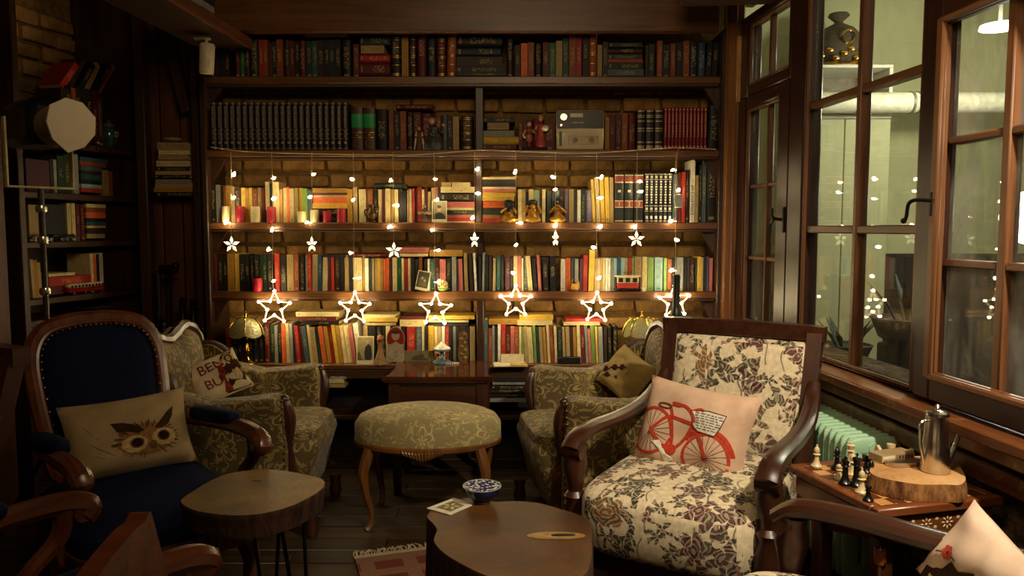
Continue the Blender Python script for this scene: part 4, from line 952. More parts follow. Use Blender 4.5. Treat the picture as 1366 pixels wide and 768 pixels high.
# ------------------------------------------------------------------ furniture
DAMASK = damask('gold_damask', '53431f', '9a8248', .27); OTTO = damask('ottoman_damask', '8e7e50', 'bca970', .26)
FLORAL = floral('floral_tapestry', 'd8c6a2'); NAVY = plain('navy_velvet', '07102c', .8, 0, .3, 40, .12)
WALNUT = wood('walnut', '25120a', '472614', .3, 0); WALNUTZ = wood('walnut_z', '25120a', '472614', .34, 2)
CHERRY = wood('cherry', '3e1e0e', '6e3a1c', .27, 0); CHERRYZ = wood('cherry_z', '3e1e0e', '6e3a1c', .27, 2)
GILTW = wood('gilt_walnut', '4a2c12', '7a4d22', .3, 2)
STUD = plain('nail_brass', '6a5028', .35, .8)
def cabriole(h, sx_=1, sy=1, r=.022, ankle=.6):
    b = mb(); d = Vector((sx_, sy, 0)).normalized() * 1.0
    pts = [(.0, h), (.018, h * .85), (.03, h * .7), (.018, h * .45), (-.004, h * .2), (.002, h * .06), (.018, .0)]
    rs = [r * 1.25, r * 1.35, r * 1.2, r * .85, r * ankle, r * .7, r * .85]
    P_ = spline([d * a + Vector((0, 0, z)) for a, z in pts], 4); k = len(P_)
    R_ = [rs[min(int(i / 4), 6)] + (rs[min(int(i / 4) + 1, 6)] - rs[min(int(i / 4), 6)]) * (i % 4) / 4 for i in range(k)]
    b.tube(P_, R_, 9); return b
# ---- damask armchairs: front +x, left +y
def damask_chair(label, loc, rz):
    t = thing('damask_armchair', label, 'armchair', loc, rz, 'gold damask armchairs by the bookcase')
    def taper(p):
        k = (p.z + .15) / .30; f = .80 + .20 * max(0, min(1, k)); q = Vector(p)
        if p.x > 0: q.x = p.x * (f if p.z < .05 else 1)
        return q
    mb().pad((.03, 0, .265), (.60, .52, .31), .3, .28, 36, 18, fn=taper).build('seat', DAMASK, t)
    mb().pad((.04, 0, .40), (.56, .48, .09), .5, .3, 32, 10).build('seat_cushion', DAMASK, t)
    for s in (-1, 1):
        def bend(p, s=s):
            q = Vector(p); q.y += s * .05 * max(0, p.z / .24) ** 2; q.z += -.035 * sin((p.x + .27) / .54 * pi) * (p.z > 0) + .02 * (p.x < -.1)
            q.y *= 1.0; return q
        mb().pad((-.05, s * .28, .36), (.56, .16, .52), .2, .3, 32, 20, fn=bend).build('arm', DAMASK, t)
        b = mb(); ptsA = spline([(.225, s * .325, .585), (.24, s * .315, .5), (.225, s * .285, .38), (.235, s * .28, .26), (.25, s * .285, .14)], 5)
        b.tube(ptsA, [.020 + .012 * abs(sin(i * .33)) for i in range(len(ptsA))], 8, flat=.8); b.ball((.225, s * .325, .588), .02, 8, 6); b.build('arm_facing', WALNUTZ, t)
        b = mb()
        for i in range(16): z = .2 + i * .026; b.ball((.225, s * (.345 + .0 * z) - .0 * s + s * (.02 if z > .5 else 0), z), .006, 6, 4)
        b.build('nailheads', STUD, t, kind='stuff')
        b = mb(); W = spline([(-.29, s * .30, .50), (-.24, s * .325, .55), (-.20, s * .33, .61), (-.215, s * .325, .67), (-.27, s * .315, .71), (-.33, s * .305, .71)], 5)
        b.tube(W, .020, 8); b.ball(W[0], .026, 8, 6); b.build('wing_scroll', WALNUTZ, t)
        Wp = [(w_.x, w_.z) for w_ in W]; b = mb(); b.prism(Wp + [(-.36, .50)], lambda a, c, h: (a, h, c), s * .28, s * .33); b.build('wing_panel', DAMASK, t)
    out = spl2([(-.26, .34), (.26, .34), (.285, .50), (.27, .62), (.30, .69), (.295, .765), (.2, .808), (.1, .79), (0, .768), (-.1, .79), (-.2, .808), (-.295, .765), (-.30, .69), (-.27, .62), (-.285, .50)], 4)
    bk = lambda a, c, h: Vector((-.27 - (c - .36) * .22 + h, a, c))
    mb().dome(out, bk, .075, 7, -.05).build('back', DAMASK, t)
    up = [p for p in out if p[1] > .52]; i0 = max(range(len(up)), key=lambda i: up[i][0] - (up[i][1]) * 5 if up[i][0] > 0 else -9)
    order = sorted(up, key=lambda p: atan2(p[1] - .60, p[0])); b = mb()
    b.tube([bk(a * 1.02, c + .008, .012) for a, c in order], [.021 + .006 * abs(sin(i * .9)) for i in range(len(order))], 8)
    b.build('back_frame', WALNUTZ, t)
    b = mb()
    for a, c in ((0, .782), (-.04, .79), (.04, .79), (-.21, .825), (.21, .825)): b.pad(bk(a, c, .02), (.03, .05, .028), 1, 1, 8, 6)
    b.build('crest_carving', WALNUTZ, t)
    for x_ in (.30, -.26):
        for s in (-1, 1): mb().lathe([(.018, 0), (.03, .03), (.022, .07), (.03, .11)], 10).build('leg', WALNUTZ, t, loc=(x_, s * .24, 0))
    return t
left_dam = damask_chair('gold damask wing armchair on the left, holding the lettered pillow, before the left glass lamp', (-1.12, 3.25, 0), 0.03)
right_dam = damask_chair('gold damask wing armchair on the right, half hidden behind the floral armchair', (.37, 3.24, 0), pi + .16)
# ---- floral armchair: front +x, left +y
def turned(h, z0, r=.026):
    P_ = [(.7, 0), (1.15, .03), (1.2, .06), (.75, .10), (.85, .14), (1.25, .3), (1.3, .42), (.85, .55), (1.1, .60), (.7, .64), (.8, .7), (1.2, .85), (1.0, .95), (1.1, 1)]
    return [(a * r, z0 + b * h) for a, b in P_]
def floral_chair(label, loc, rz):
    t = thing('floral_armchair', label, 'armchair', loc, rz, 'floral tapestry armchairs with dark wood frames')
    def sag(p):
        q = Vector(p); q.z += .02 * (1 - (p.x / .36) ** 2) * (1 - (p.y / .31) ** 2) if p.z > 0 else 0; return q
    mb().pad((.06, 0, .385), (.72, .54, .20), .32, .34, 40, 16, fn=sag).build('seat', FLORAL, t)
    for s in (-1, 1):
        mb().box((.02, s * .265, .27), (.66, .03, .09), .006).build('seat_rail', WALNUT, t)
    mb().box((.335, 0, .26), (.035, .56, .075), .008).build('front_rail', WALNUT, t)
    st = lambda z: -.285 - max(0, z - .30) * .30
    for s in (-1, 1):
        b = mb(); zz = [0, .15, .30, .45, .60, .75, .885]; b.tube([(st(z) - (.05 * (1 - z / .3) if z < .3 else 0), s * (.248 + .016 * z), z) for z in zz], [.028, .030, .036, .036, .036, .036, .036], 4, up=(0, 1, 0)); b.build('back_stile', WALNUTZ, t)
        b = mb(); A = spline([(-.395, s * .27, .715), (-.33, s * .278, .655), (-.2, s * .285, .615), (0, s * .288, .607), (.2, s * .29, .617), (.31, s * .29, .61), (.36, s * .29, .578)], 6)
        b.tube(A, [.023 + .011 * min(1, i / 20) for i in range(len(A))], 10, flat=.68); b.tube([(.34, s * .258, .575), (.34, s * .322, .575)], .026, 12); b.build('arm', WALNUT, t)
        b = mb(); b.lathe(turned(.395, .195, .032), 16, (.325, s * .29, 0)); b.box((.325, s * .29, .10), (.05, .05, .2), .006); b.build('front_post', WALNUTZ, t)
    bx_ = lambda z: st(z)
    b = mb(); b.tube([(bx_(.885), y_, .885 - .006 * (y_ / .3) ** 2) for y_ in (-.295, -.2, 0, .2, .295)], .038, 4, up=(0, 0, 1), flat=1.0); b.build('top_rail', WALNUT, t)
    mb().box((bx_(.44), 0, .44), (.03, .48, .06), .006).build('low_rail', WALNUT, t)
    o_ = [(a * .228, .64 + c * .21) for a, c in [(-1, -1), (-.5, -1), (0, -1), (.5, -1), (1, -1), (1.03, -.5), (1.05, 0), (1.07, .5), (1.08, 1), (.5, 1), (0, 1), (-.5, 1), (-1.08, 1), (-1.07, .5), (-1.05, 0), (-1.03, -.5)]]
    mb().dome(o_, lambda a, c, h: Vector((bx_(c) + h, a, c)), .055, 8, -.03, .01).build('back', FLORAL, t)
    return t
fc1_loc = (.612, 2.43, 0); fc1_rz = atan2(-.85, -.52)
fl1 = floral_chair('cream floral tapestry armchair with carved dark frame, holding the bicycle cushion, before the radiator', fc1_loc, fc1_rz)
fc2_rz = atan2(.62, -.78); fc2_loc = (.721, 1.289, 0)
fl2 = dup(fl1, fc2_loc, fc2_rz, 'floral tapestry armchair cut off at lower right, in front of the chess table')
fl3 = dup(fl1, (-1.862, 1.87, 0), atan2(-.94, -.35), 'floral tapestry chair cut off by the picture edge at far left')
# ---- blue velvet armchairs: front +x, left +y
def blue_chair(label, loc, rz):
    t = thing('blue_armchair', label, 'armchair', loc, rz, 'blue velvet armchairs with cherry frames')
    so = spl2([(-.26, -.22), (0, -.25), (.24, -.27), (.32, -.2), (.345, 0), (.32, .2), (.24, .27), (0, .25), (-.26, .22)], 4)
    mb().dome(so, lambda a, c, h: Vector((a, c, .36 + h)), .085, 7, -.03, .03).build('seat', NAVY, t)
    b = mb(); b.prism([(p * 1.02, q * 1.02) for p, q in so], lambda a, c, h: (a, c, h), .275, .34); b.build('seat_rail', CHERRY, t)
    ow = spl2([(-.15, .42), (0, .41), (.15, .42), (.18, .55), (.195, .72), (.19, .83), (.15, .895), (.07, .918), (0, .922), (-.07, .918), (-.15, .895), (-.19, .83), (-.195, .72), (-.18, .55)], 4)
    bk = lambda a, c, h: Vector((-.255 - (c - .36) * .34 + h, a, c))
    mb().dome(ow, bk, .055, 7, -.03, .0).build('back', NAVY, t)
    b = mb(); b.tube([bk(a * 1.05, .67 + (c - .67) * 1.035, .0) for a, c in ow], .027, 8, closed=True); b.tube([bk(a * .99, .67 + (c - .67) * .985, .022) for a, c in ow], .008, 6, closed=True); b.build('back_frame', CHERRYZ, t)
    b = mb()
    for a, c in ow[::1]: b.ball(bk(a * .95, .67 + (c - .67) * .95, .03), .005, 6, 4)
    b.build('nailheads', STUD, t, kind='stuff')
    for s in (-1, 1):
        b = mb(); A = spline([(-.33, s * .20, .552), (-.26, s * .232, .556), (-.1, s * .255, .572), (.1, s * .265, .59), (.24, s * .264, .592), (.305, s * .26, .572), (.29, s * .258, .55)], 5)
        b.tube(A, [.018 + .012 * min(1, i / 22) for i in range(len(A))], 9); b.tube([(.285, s * .235, .565), (.285, s * .285, .565)], .024, 10); b.build('arm', CHERRY, t)
        b = mb(); Q = spline([(.25, s * .262, .58), (.235, s * .264, .51), (.16, s * .262, .44), (.13, s * .275, .36), (.15, s * .265, .29)], 5); b.tube(Q, [.026 - .006 * sin(i / len(Q) * pi) for i in range(len(Q))], 9); b.ball(Q[-7], .028, 8, 6); b.build('arm_post', CHERRYZ, t)
        mb().pad((-.04, s * .256, .604), (.34, .07, .05), .6, .6, 20, 10, R=RY(-.1)).build('arm_pad', NAVY, t)
    for x_, s in ((.27, 1), (.27, -1), (-.25, 1), (-.25, -1)): cabriole(.29, x_, s * .25).build('leg', CHERRYZ, t, loc=(x_, s * .2, 0))
    return t
bl1 = blue_chair('tall blue velvet armchair with cherry frame, holding the owl cushion, before the left wall shelves', (-1.195, 2.42, 0), radians(-45))
bl2 = dup(bl1, (-1.017, 1.434, 0), atan2(.8, .6), 'blue velvet armchair at lower left, turned away, only arms and seat in the picture')
# ---- wooden chair whose back rises at the lower left
wc = thing('wooden_chair', 'polished brown wooden chair with an arched back, cut off at lower left of the picture', 'chair', (-.308, .84, 0), 0)
arch = spl2([(-.15, .64), (-.16, .70), (-.15, .755), (-.09, .815), (0, .852), (.08, .87), (.12, .872), (.145, .864), (.152, .68)], 4)[:-4]
mb().prism(arch, lambda a, c, h: (-.17 - (c - .5) * .06 + h, a, c), 0, .026).build('crest', CHERRY, wc)
for s in (-1, 1): mb().tube([(-.16, s * .13, .42), (-.175, s * .138, .72)], .018, 8).build('back_post', CHERRYZ, wc)
for y_ in (-.07, 0, .07): mb().box((-.168, y_, .58), (.014, .05, .3), .004).build('splat', CHERRYZ, wc)
mb().pad((.02, 0, .44), (.40, .38, .04), .3, .3, 24, 8).build('seat', CHERRY, wc)
for x_, s in ((.17, .15), (.17, -.15), (-.15, .16), (-.15, -.16)): mb().tube([(x_, s, .43), (x_ * 1.1, s * 1.05, 0)], [.02, .014], 8).build('leg', CHERRYZ, wc)
# ---- oval footstool
ot = thing('footstool', 'oval gold damask footstool on carved cabriole legs, in front of the polished table', 'footstool', (-.362, 3.245, 0))
ov = [(.305 * cos(i * pi / 20), .21 * sin(i * pi / 20)) for i in range(40)]
mb().dome([(a * 1.03, c * 1.03) for a, c in ov], lambda a, c, h: Vector((a, c,   .392 + h)), .10, 8, -.035, .03, .45).build('cushion', OTTO, ot)
b = mb(); b.prism(ov, lambda a, c, h: (a * .97, c * .97, h), .33, .368); b.tube([(a * .985, c * .985, .350) for a, c in ov], .018, 8, closed=True); b.build('rail', GILTW, ot)
b = mb()
for i in range(-6, 7): b.pad((i * .013, -.222 + abs(i) * .0014, .338 - .008 * cos(i * .4)), (.015, .02, .044 - abs(i) * .0025), 1, 1, 8, 6, RY(i * .1))
b.build('carved_shell', GILTW, ot)
for sx_, sy in ((-1, -1), (1, -1), (-1, 1), (1, 1)): cabriole(.34, sx_, sy * .7, .019).build('leg', GILTW, ot, loc=(sx_ * .228, sy * .138, 0))
# ---- dark polished table against the bench
TBL = wood('polished_table', '33180b', '552d17', .1, 0)
tb = thing('polished_table', 'dark polished wooden table with shaped edge, against the bench behind the footstool', 'table', (-.342, 3.675, 0))
tout = spl2([(-.255, -.19), (-.235, -.205), (0, -.208), (.235, -.205), (.255, -.19), (.235, -.17), (.228, 0), (.228, .205), (0, .205), (-.228, .205), (-.228, 0), (-.235, -.17)], 4)
b = mb(); b.prism(tout, lambda a, c, h: (a, c, h), .555, .573); b.prism([(a * .975, c * .975) for a, c in tout], lambda a, c, h: (a, c, h), .545, .556); b.build('tabletop', TBL, tb, sharp=30)
mb().box((0, .01, .475), (.415, .35, .145), .006).build('apron', WALNUT, tb)
for sx_, sy in ((-1, -1), (1, -1), (-1, 1), (1, 1)): mb().tube([(sx_ * .205, sy * .165 + .01, .548), (sx_ * .205, sy * .165 + .01, .40), (sx_ * .195, sy * .16 + .01, .0)], [.036, .036, .022], 4).build('leg', WALNUTZ, tb)
# ---- stump tables
def slice_mat(name, a, b_, c):
    t = NT(name); v = t.obj(); nz = t.n('ShaderNodeTexNoise', i_Scale=3.0, i_Detail=3.0); t.l(v, nz.inputs['Vector'])
    ad = t.n('ShaderNodeVectorMath', operation='MULTIPLY_ADD'); t.l(nz.outputs['Color'], ad.inputs[0]); ad.inputs[1].default_value = (.12, .12, 0); t.l(v, ad.inputs[2])
    sp = t.n('ShaderNodeSeparateXYZ'); t.l(ad.outputs[0], sp.inputs[0])
    r = t.math('SQRT', t.math('ADD', t.math('MULTIPLY', sp.outputs[0], sp.outputs[0]), t.math('MULTIPLY', sp.outputs[1], sp.outputs[1])))
    ring = t.math('SINE', t.math('MULTIPLY', r, 260)); n2 = t.noise(v, 5, 5, .6)
    f = t.math('ADD', t.math('MULTIPLY', ring, .022), n2)
    col = t.ramp(f, (.3, lin(a)), (.5, lin(b_)), (.72, lin(c))); t.bump(n2, .05, .002)
    return t.set(col, .5, 0, .3)
def bark_mat(name, a, b_):
    t = NT(name); v = t.obj(); n = t.noise(t.mapping(v, (1, 1, .25)), 40, 6, .7); t.bump(n, .7, .012); return t.set(t.ramp(n, (.35, lin(a)), (.65, lin(b_))), .8, 0, .25)
ST1 = slice_mat('stump_top', '2a170b', '46290f', '5e3b18'); ST2 = slice_mat('round_top', '4a3818', '6a4f22', '84662e'); BARK = bark_mat('bark', '1c110a', '4a2e18')
def slab(t, poly, ztop, zbot, flare, topmat, name=('top', 'bark')):
    k = len(poly); c = (sum(p[0] for p in poly) / k, sum(p[1] for p in poly) / k)
    b = mb(); L = [(1, ztop), (1.012, ztop - .006)]; n = 6
    rn = random.Random(3)
    for i in range(1, n + 1): f = i / n; L.append((1.012 + flare * sin(f * pi * .5) + rn.uniform(-.006, .006), ztop - .006 + (zbot - ztop + .006) * f))
    vs = [(c[0] + (a - c[0]) * s, c[1] + (d - c[1]) * s, z) for s, z in L for a, d in poly]
    fs = [[i * k + j, i * k + (j + 1) % k, (i + 1) * k + (j + 1) % k, (i + 1) * k + j] for i in range(len(L) - 1) for j in range(k)]; fs.append(list(range((len(L) - 1) * k, len(L) * k)))
    b.add(vs, fs); b.build(name[1], BARK, t)
    b = mb(); b.dome([(a, d) for a, d in poly], lambda a, d, h: (a, d, ztop + h), .0005, 5, -.003, .0); b.build(name[0], topmat, t)
def world_poly(px_, z, sm=3):
    return spl2([tuple(atz(x, y, z)[:2]) for x, y in px_], sm)
pp = world_poly([(570, 687), (577, 697), (583, 706), (579, 718), (583, 728), (596, 740), (620, 754), (648, 767), (685, 776), (722, 779), (758, 775), (780, 766), (789, 746), (789, 722), (789, 702), (776, 688), (748, 679), (720, 671), (690, 668), (660, 669), (625, 664), (592, 671)], .42)
c = Vector((sum(p[0] for p in pp) / len(pp), sum(p[1] for p in pp) / len(pp)))
cs_ = thing('stump_table', 'solid brown tree-stump coffee table with a knot hole, in the centre foreground', 'table', (c.x, c.y, 0)); slab(cs_, [(a - c.x, b_ - c.y) for a, b_ in pp], .42, 0, .03, ST1)
kp = atz(742, 714, .4215); b = mb(); b.grid(lambda u, v: (kp.x - c.x + (.012 + .055 * v * .9) * cos(u * 2 * pi) * 1.3, kp.y - c.y + (.004 + .022 * v) * sin(u * 2 * pi), .4215 + .002 * sin(v * pi)), 20, 3, cu=True)
b.build('knot', plain('knot_wood', '8a6a34', .5, 0, .4, 40), cs_); mb().pad((kp.x - c.x + .02, kp.y - c.y, .4215), (.07, .018, .006), .6, .8, 14, 6).build('knot_hole', plain('hole_dark', '0c0805', .9), cs_)
pp = world_poly([(241, 668), (256, 656), (279, 642), (303, 632), (337, 626.5), (370, 626.5), (404, 632), (428, 638), (433, 645), (428, 653), (411, 664), (387, 675), (353, 684), (320, 687), (286, 685), (256, 679)], .52)
c = Vector((sum(p[0] for p in pp) / len(pp), sum(p[1] for p in pp) / len(pp)))
rt = thing('wood_slice_table', 'round wood-slice side table on thin black hairpin legs, in front of the blue armchair', 'table', (c.x, c.y, 0)); slab(rt, [(a - c.x, b_ - c.y) for a, b_ in pp], .52, .455, -.04, ST2)
kp = atz(343, 641, .5208); mb().pad((kp.x - c.x, kp.y - c.y, .5202), (.03, .016, .004), .8, .8, 12, 6).build('knot', plain('knot_dark', '3a2a14', .6), rt)
for an in (100, 215, 335):
    a = radians(an); d = Vector((cos(a), sin(a), 0)); e = Vector((-sin(a), cos(a), 0)); b = mb()
    b.tube([d * .12 + e * .045 + Vector((0, 0, .46)), d * .165 + e * .008 + Vector((0, 0, .012)), d * .168 + Vector((0, 0, .005)), d * .165 - e * .008 + Vector((0, 0, .012)), d * .12 - e * .045 + Vector((0, 0, .46))], .0055, 6); b.build('hairpin_leg', IRON, rt)
# ---- rug
A = atz(470, 737, .004); Bq = atz(585, 722, .004); d = (Bq - A).normalized(); L = 1.3; nrm = Vector((d.y, -d.x, 0))
rg = thing('rug', 'worn reddish woven rug with cream fringe, under the stump table', 'rug', (A.x, A.y, 0), atan2(d.y, d.x))
def rug_mat():
    t = NT('rug_weave'); v = t.obj(); sp = t.n('ShaderNodeSeparateXYZ'); t.l(v, sp.inputs[0])
    s1_ = t.math('GREATER_THAN', t.math('SINE', t.math('MULTIPLY', sp.outputs[1], 52)), .2); s2_ = t.math('GREATER_THAN', t.math('SINE', t.math('MULTIPLY', sp.outputs[0], 40)), .5)
    m = t.math('MAXIMUM', s1_, s2_); n = t.noise(v, 60, 4); col = t.mix(m, lin('6a3428'), lin('7d5b44')); col = t.mix(t.math('MULTIPLY', n, .5), col, lin('3a2018')); t.bump(n, .5, .004); return t.set(col, .95, 0, .1)
mb().box((L / 2, -.45, .004), (L, .82, .008), .003).build('weave', rug_mat(), rg)
b = mb(); rn = random.Random(5)
for i in range(150):
    x_ = i / 150 * L; b.tube([(x_, -.045, .006), (x_ + rn.uniform(-.008, .008), -.02, .007), (x_ + rn.uniform(-.02, .02), .002 + rn.uniform(0, .012), .003)], .0026, 4)
b.build('fringe', plain('fringe_cotton', 'b09a74', .95), rg, kind='stuff')
mb().box((L / 2, -.055, .0045), (L, .025, .0095), .002).build('border', plain('rug_edge', '9a8464', .95), rg)
# ---- chess table
ca, cb_, cc = Vector((.853, 2.23)), Vector((.906, 1.87)), Vector((1.26, 1.958)); ctr = (ca + cc) / 2; ex = (cc - cb_).normalized(); ZT = .55
ct = thing('chess_table', 'low wooden chess table with inlaid flower apron, beside the radiator', 'table', (ctr.x, ctr.y, 0), atan2(ex.y, ex.x))
Wd = .385; CW = wood('chess_frame', '5a2c14', '8a4c24', .3, 0); LS = wood('light_square', 'b07a40', 'cf9a58', .3, 0); DS = wood('dark_square', '4a2412', '6e3a1c', .3, 0)
for s in (-1, 1):
    mb().box((0, s * (Wd / 2 - .0155), ZT - .012), (Wd, .031, .024), .004).build('edge', CW, ct); mb().box((s * (Wd / 2 - .0155), 0, ZT - .012), (.031, Wd - .062, .024), .004).build('edge', CW, ct)
sq = (Wd - .062) / 8; pm = {}
for i in range(8):
    for j in range(8):
        k = (i + j) % 2
        if k not in pm: o = mb().box((0, 0, 0), (sq - .0006, sq - .0006, .02), .0006).build('square', (LS, DS)[k], ct); pm[k] = o
        else: o = pm[k].copy(); COL.objects.link(o); o.parent = ct
        o.location = ((i - 3.5) * sq, (j - 3.5) * sq, ZT - .0108)
mb().box((0, 0, ZT - .05), (Wd - .05, Wd - .05, .056), .004).build('drawer_box', CW, ct)
for s in (-1, 1):
    poly = [(-.165, ZT - .03), (.165, ZT - .03), (.165, ZT - .075), (.12, ZT - .085), (.05, ZT - .1), (-.05, ZT - .1), (-.12, ZT - .085), (-.165, ZT - .075)]
    mb().prism(poly, lambda a, c_, h: (a, s * (.17 + h), c_), 0, .012).build('apron', CW, ct)
    mb().prism(poly, lambda a, c_, h: (s * (.17 + h), a, c_), 0, .012).build('apron', CW, ct)
PEARL = plain('mother_of_pearl', 'cbbd92', .25); b = mb()
for cx_ in (-.04, .025, .09):
    for k in range(8): a = k * pi / 4; b.pad((cx_ + .013 * cos(a), -.1826, ZT - .055 + .013 * sin(a)), (.011, .002, .005), 1, 1, 8, 4, RY(-a))
    b.ball((cx_, -.1826, ZT - .055), (.004, .001, .004), 8, 4)
for cx_, dz in ((-.08, .01), (-.07, -.006), (-.008, .012), (-.012, -.01), (.058, .01), (.06, -.012), (.125, .008)): b.ball((cx_, -.1826, ZT - .055 + dz), (.0055, .001, .0055), 8, 4)
b.build('inlay', PEARL, ct)
for s in (-1, 1):
    for q in (-1, 1): mb().box((s * .12, q * .12, .225), (.045, .045, .45), .005, RZ(0)).build('leg', WALNUTZ, ct)
for a_ in (pi / 4, -pi / 4): mb().box((0, 0, .40), (.40, .03, .05), .005, RZ(a_)).build('cross_brace', CW, ct)
mb().box((0, 0, .14), (.26, .26, .02), .004).build('lower_shelf', DW, ct)
# ------------------------------------------------------------------ wall shelves on the left
ws = thing('wall_shelves', 'dark built-in wooden shelves on the left wall with books, toys and a jar', 'shelves', LF.o, LF.rz)
def lbox(b, x0, x1, y0, y1, z0, z1, bev=.004): return b.box(((x0 + x1) / 2, (y0 + y1) / 2, (z0 + z1) / 2), (abs(x1 - x0), abs(y1 - y0), abs(z1 - z0)), bev)
la, lb = LF.px(31, 300).x, LF.px(190, 300).x
for z in ZL: lbox(mb(), la, lb, 0, .26, z - .032, z - .0005).build('shelf_board', DW, ws)
b = mb()
for i in range(6): b.ball((la + .30 + i * .055, -.004, ZL[0] - .016), .008, 8, 5)
b.build('carved_edge', DW, ws)
lbox(mb(), lb, lb + .035, -.02, .27, .0, 2.7).build('side_panel', DWZ, ws)
lbox(mb(), la - .035, la, -.02, .27, .0, 2.7).build('side_panel', DWZ, ws)
lbox(mb(), la, lb, .255, .275, 0, ZL[0] + .02, 0).build('back_panel', DW, ws)
lbox(mb(), LF.px(156, 300).x, lb, .06, .255, ZL[4], ZL[0] - .03, 0).build('inner_panel', DWZ, ws)
def lpt(x, y, off): q = LF.px(x, y, off); return LF.w(q.x, off, q.z)
def lshelf(x, zi, off): q = LF.px(x, 300, off); p = LF.w(q.x, off, 0); return (p.x, p.y, ZL[zi])
# ginger jar
p = lshelf(150, 0, .05); gj = thing('ginger_jar', 'small lidded teal porcelain jar with an orange flower, on the left wall shelves', 'jar', p, LF.rz)
k = .145 / .17; TEAL = plain('teal_glaze', '2a4a44', .15, 0, .5, 60)
mb().lathe([(r * k, z * k) for r, z in ((.028, 0), (.034, .012), (.052, .05), (.06, .085), (.05, .115), (.03, .128), (.028, .134))], 20).build('body', TEAL, gj)
mb().lathe([(r * k, z * k) for r, z in ((.03, .132), (.033, .138), (.03, .15), (.016, .158), (.008, .162), (.011, .168), (.006, .175))], 16).build('lid', plain('jar_lid', '4a5a54', .2, 0, .4, 80), gj)
b = mb()
for t in range(6): a = t * pi / 3; b.ball((.012 * cos(a) * k, -.052 * k, (.085 + .012 * sin(a)) * k), (.009 * k, .006, .009 * k), 7, 5)
b.build('painted_flower', plain('jar_flower', 'c07a3a', .3), gj)
for i, x in enumerate((120, 133)):
    p = lshelf(x, 0, .03); kn = thing('shelf_knob', f'tiny pale-eyed round ornament on the left wall shelf, {("left", "right")[i]} of two before the books', 'ornament', p, LF.rz, 'tiny ornaments by the ginger jar')
    mb().lathe([(.008, 0), (.014, .01), (.014, .024), (.006, .032)], 12).build('body', plain('ornament_dark', '2a241c', .3), kn); mb().ball((0, -.013, .018), (.006, .003, .006), 8, 6).build('pale_disc', CREAM, kn)
# toy vehicles
def toy_car(label, x, zi, paint, L=.105, hgt=.03):
    p = lshelf(x, zi, .028); t = thing('toy_car', label, 'toy car', p, LF.rz, 'model cars on the left wall shelves')
    pr = [(-.5, .25), (-.48, .5), (-.3, .56), (-.18, .95), (.12, 1.0), (.26, .6), (.47, .5), (.5, .25)]
    mb().prism([(a * L, .004 + c * hgt) for a, c in pr], lambda a, c, h: (a, h, c), -.02, .02).build('body', paint, t, sharp=60)
    mb().prism([(a * L, .004 + c * hgt) for a, c in ((-.2, .6), (-.13, .9), (.1, .92), (.18, .6))], lambda a, c, h: (a, h, c), -.0205, .0205).build('window_band', BLACK, t)
    for s in (-1, 1):
        for a in (-.3, .3): mb().tube([(a * L, s * .019, .009), (a * L, s * .023, .009)], .009, 12).build('wheel', CHROME, t)
for i, (x, m, n_) in enumerate(((50, plain('silver_paint', '9aa0a8', .2, .8), 'silver model car with low bonnet, leftmost on the left wall shelf'), (70, plain('black_gloss', '14161a', .12), 'black model car with chrome wheels, middle of three on the left wall shelf'), (91, plain('chrome_paint', 'c9c9c4', .12, .9), 'chrome model car, rightmost of three on the left wall shelf'))): toy_car(n_, x, 2, m)
REDP = plain('bus_red', '8a1414', .2)
for i, (x, lab) in enumerate(((98, 'red toy bus with cream roof, left of two on the left wall shelf'), (121, 'red toy bus with cream roof, right of two on the left wall shelf'))):
    p = lshelf(x, 3, .025); t = thing('toy_bus', lab, 'toy bus', p, LF.rz, 'red toy buses on the left wall shelves'); L = .125
    mb().box((0, 0, .020), (L, .04, .024), .006).build('body', REDP, t); mb().box((0, 0, .041), (L * .94, .038, .02), .008).build('cabin', CREAM, t)
    for j in range(5): mb().box((-L * .36 + j * L * .18, -.0195, .04), (L * .12, .002, .012), .001).build('window', BLACK, t)
    for a in (-.3, .3): mb().tube([(a * L, -.022, .009), (a * L, -.017, .009)], .009, 12).build('wheel', CHROME, t)
p = lshelf(120, 4, .05); ds = thing('metal_dish', 'dull metal dish on the lowest left wall shelf', 'dish', p, LF.rz); mb().lathe([(.03, 0), (.06, .008), (.085, .022), (.083, .024), (.055, .012), (.01, .008)], 24).build('dish', plain('pewter', '6a6a68', .35, .7), ds)
# ------------------------------------------------------------------ stage spotlight on a stand
PY = 2.85; p = at(80, 168, PY); sl = thing('stage_spotlight', 'old black stage spotlight with paper over its lens, on a stand before the left shelves', 'spotlight', (p.x, PY, 0), radians(-38))
z = p.z; GELP = plain('diffusion_paper', 'cbbca2', .75, 0, .06, 6); HOUS = plain('spot_housing', '14181a', .4, .3); YK = plain('yoke_cream', 'c9b98a', .5)
mb().box((-.20, 0, z + .02), (.30, .17, .17), .03).build('housing', HOUS, sl)
mb().lathe([(.074, -.02), (.076, .05), (.080, .11), (.076, .112)], 28, (0, 0, 0)).build('lens_tube', plain('paper_band', '8a7a58', .7), sl); tube = [o for o in kids(sl) if o.name.startswith('lens_tube')][0]
tube.rotation_euler = (0, pi / 2, 0); tube.location = (-.02, 0, z)
hexp = [(.086 * cos(a) * (1 + .05 * sin(3 * a + 1)), .092 * sin(a) * (1.15 if -2.2 < a < -1.2 else 1)) for a in [i * 2 * pi / 9 - pi for i in range(9)]]
mb().dome(hexp, lambda a, c, h: (.098 + h, a, z + c), .006, 3, -.012, .0).build('paper_front', GELP, sl)
b = mb(); b.box((-.2, -.115, z - .09), (.03, .008, .26), .002); b.box((-.2, .115, z - .09), (.03, .008, .26), .002); b.box((-.2, 0, z - .218), (.03, .238, .008), .002); b.build('yoke', YK, sl)
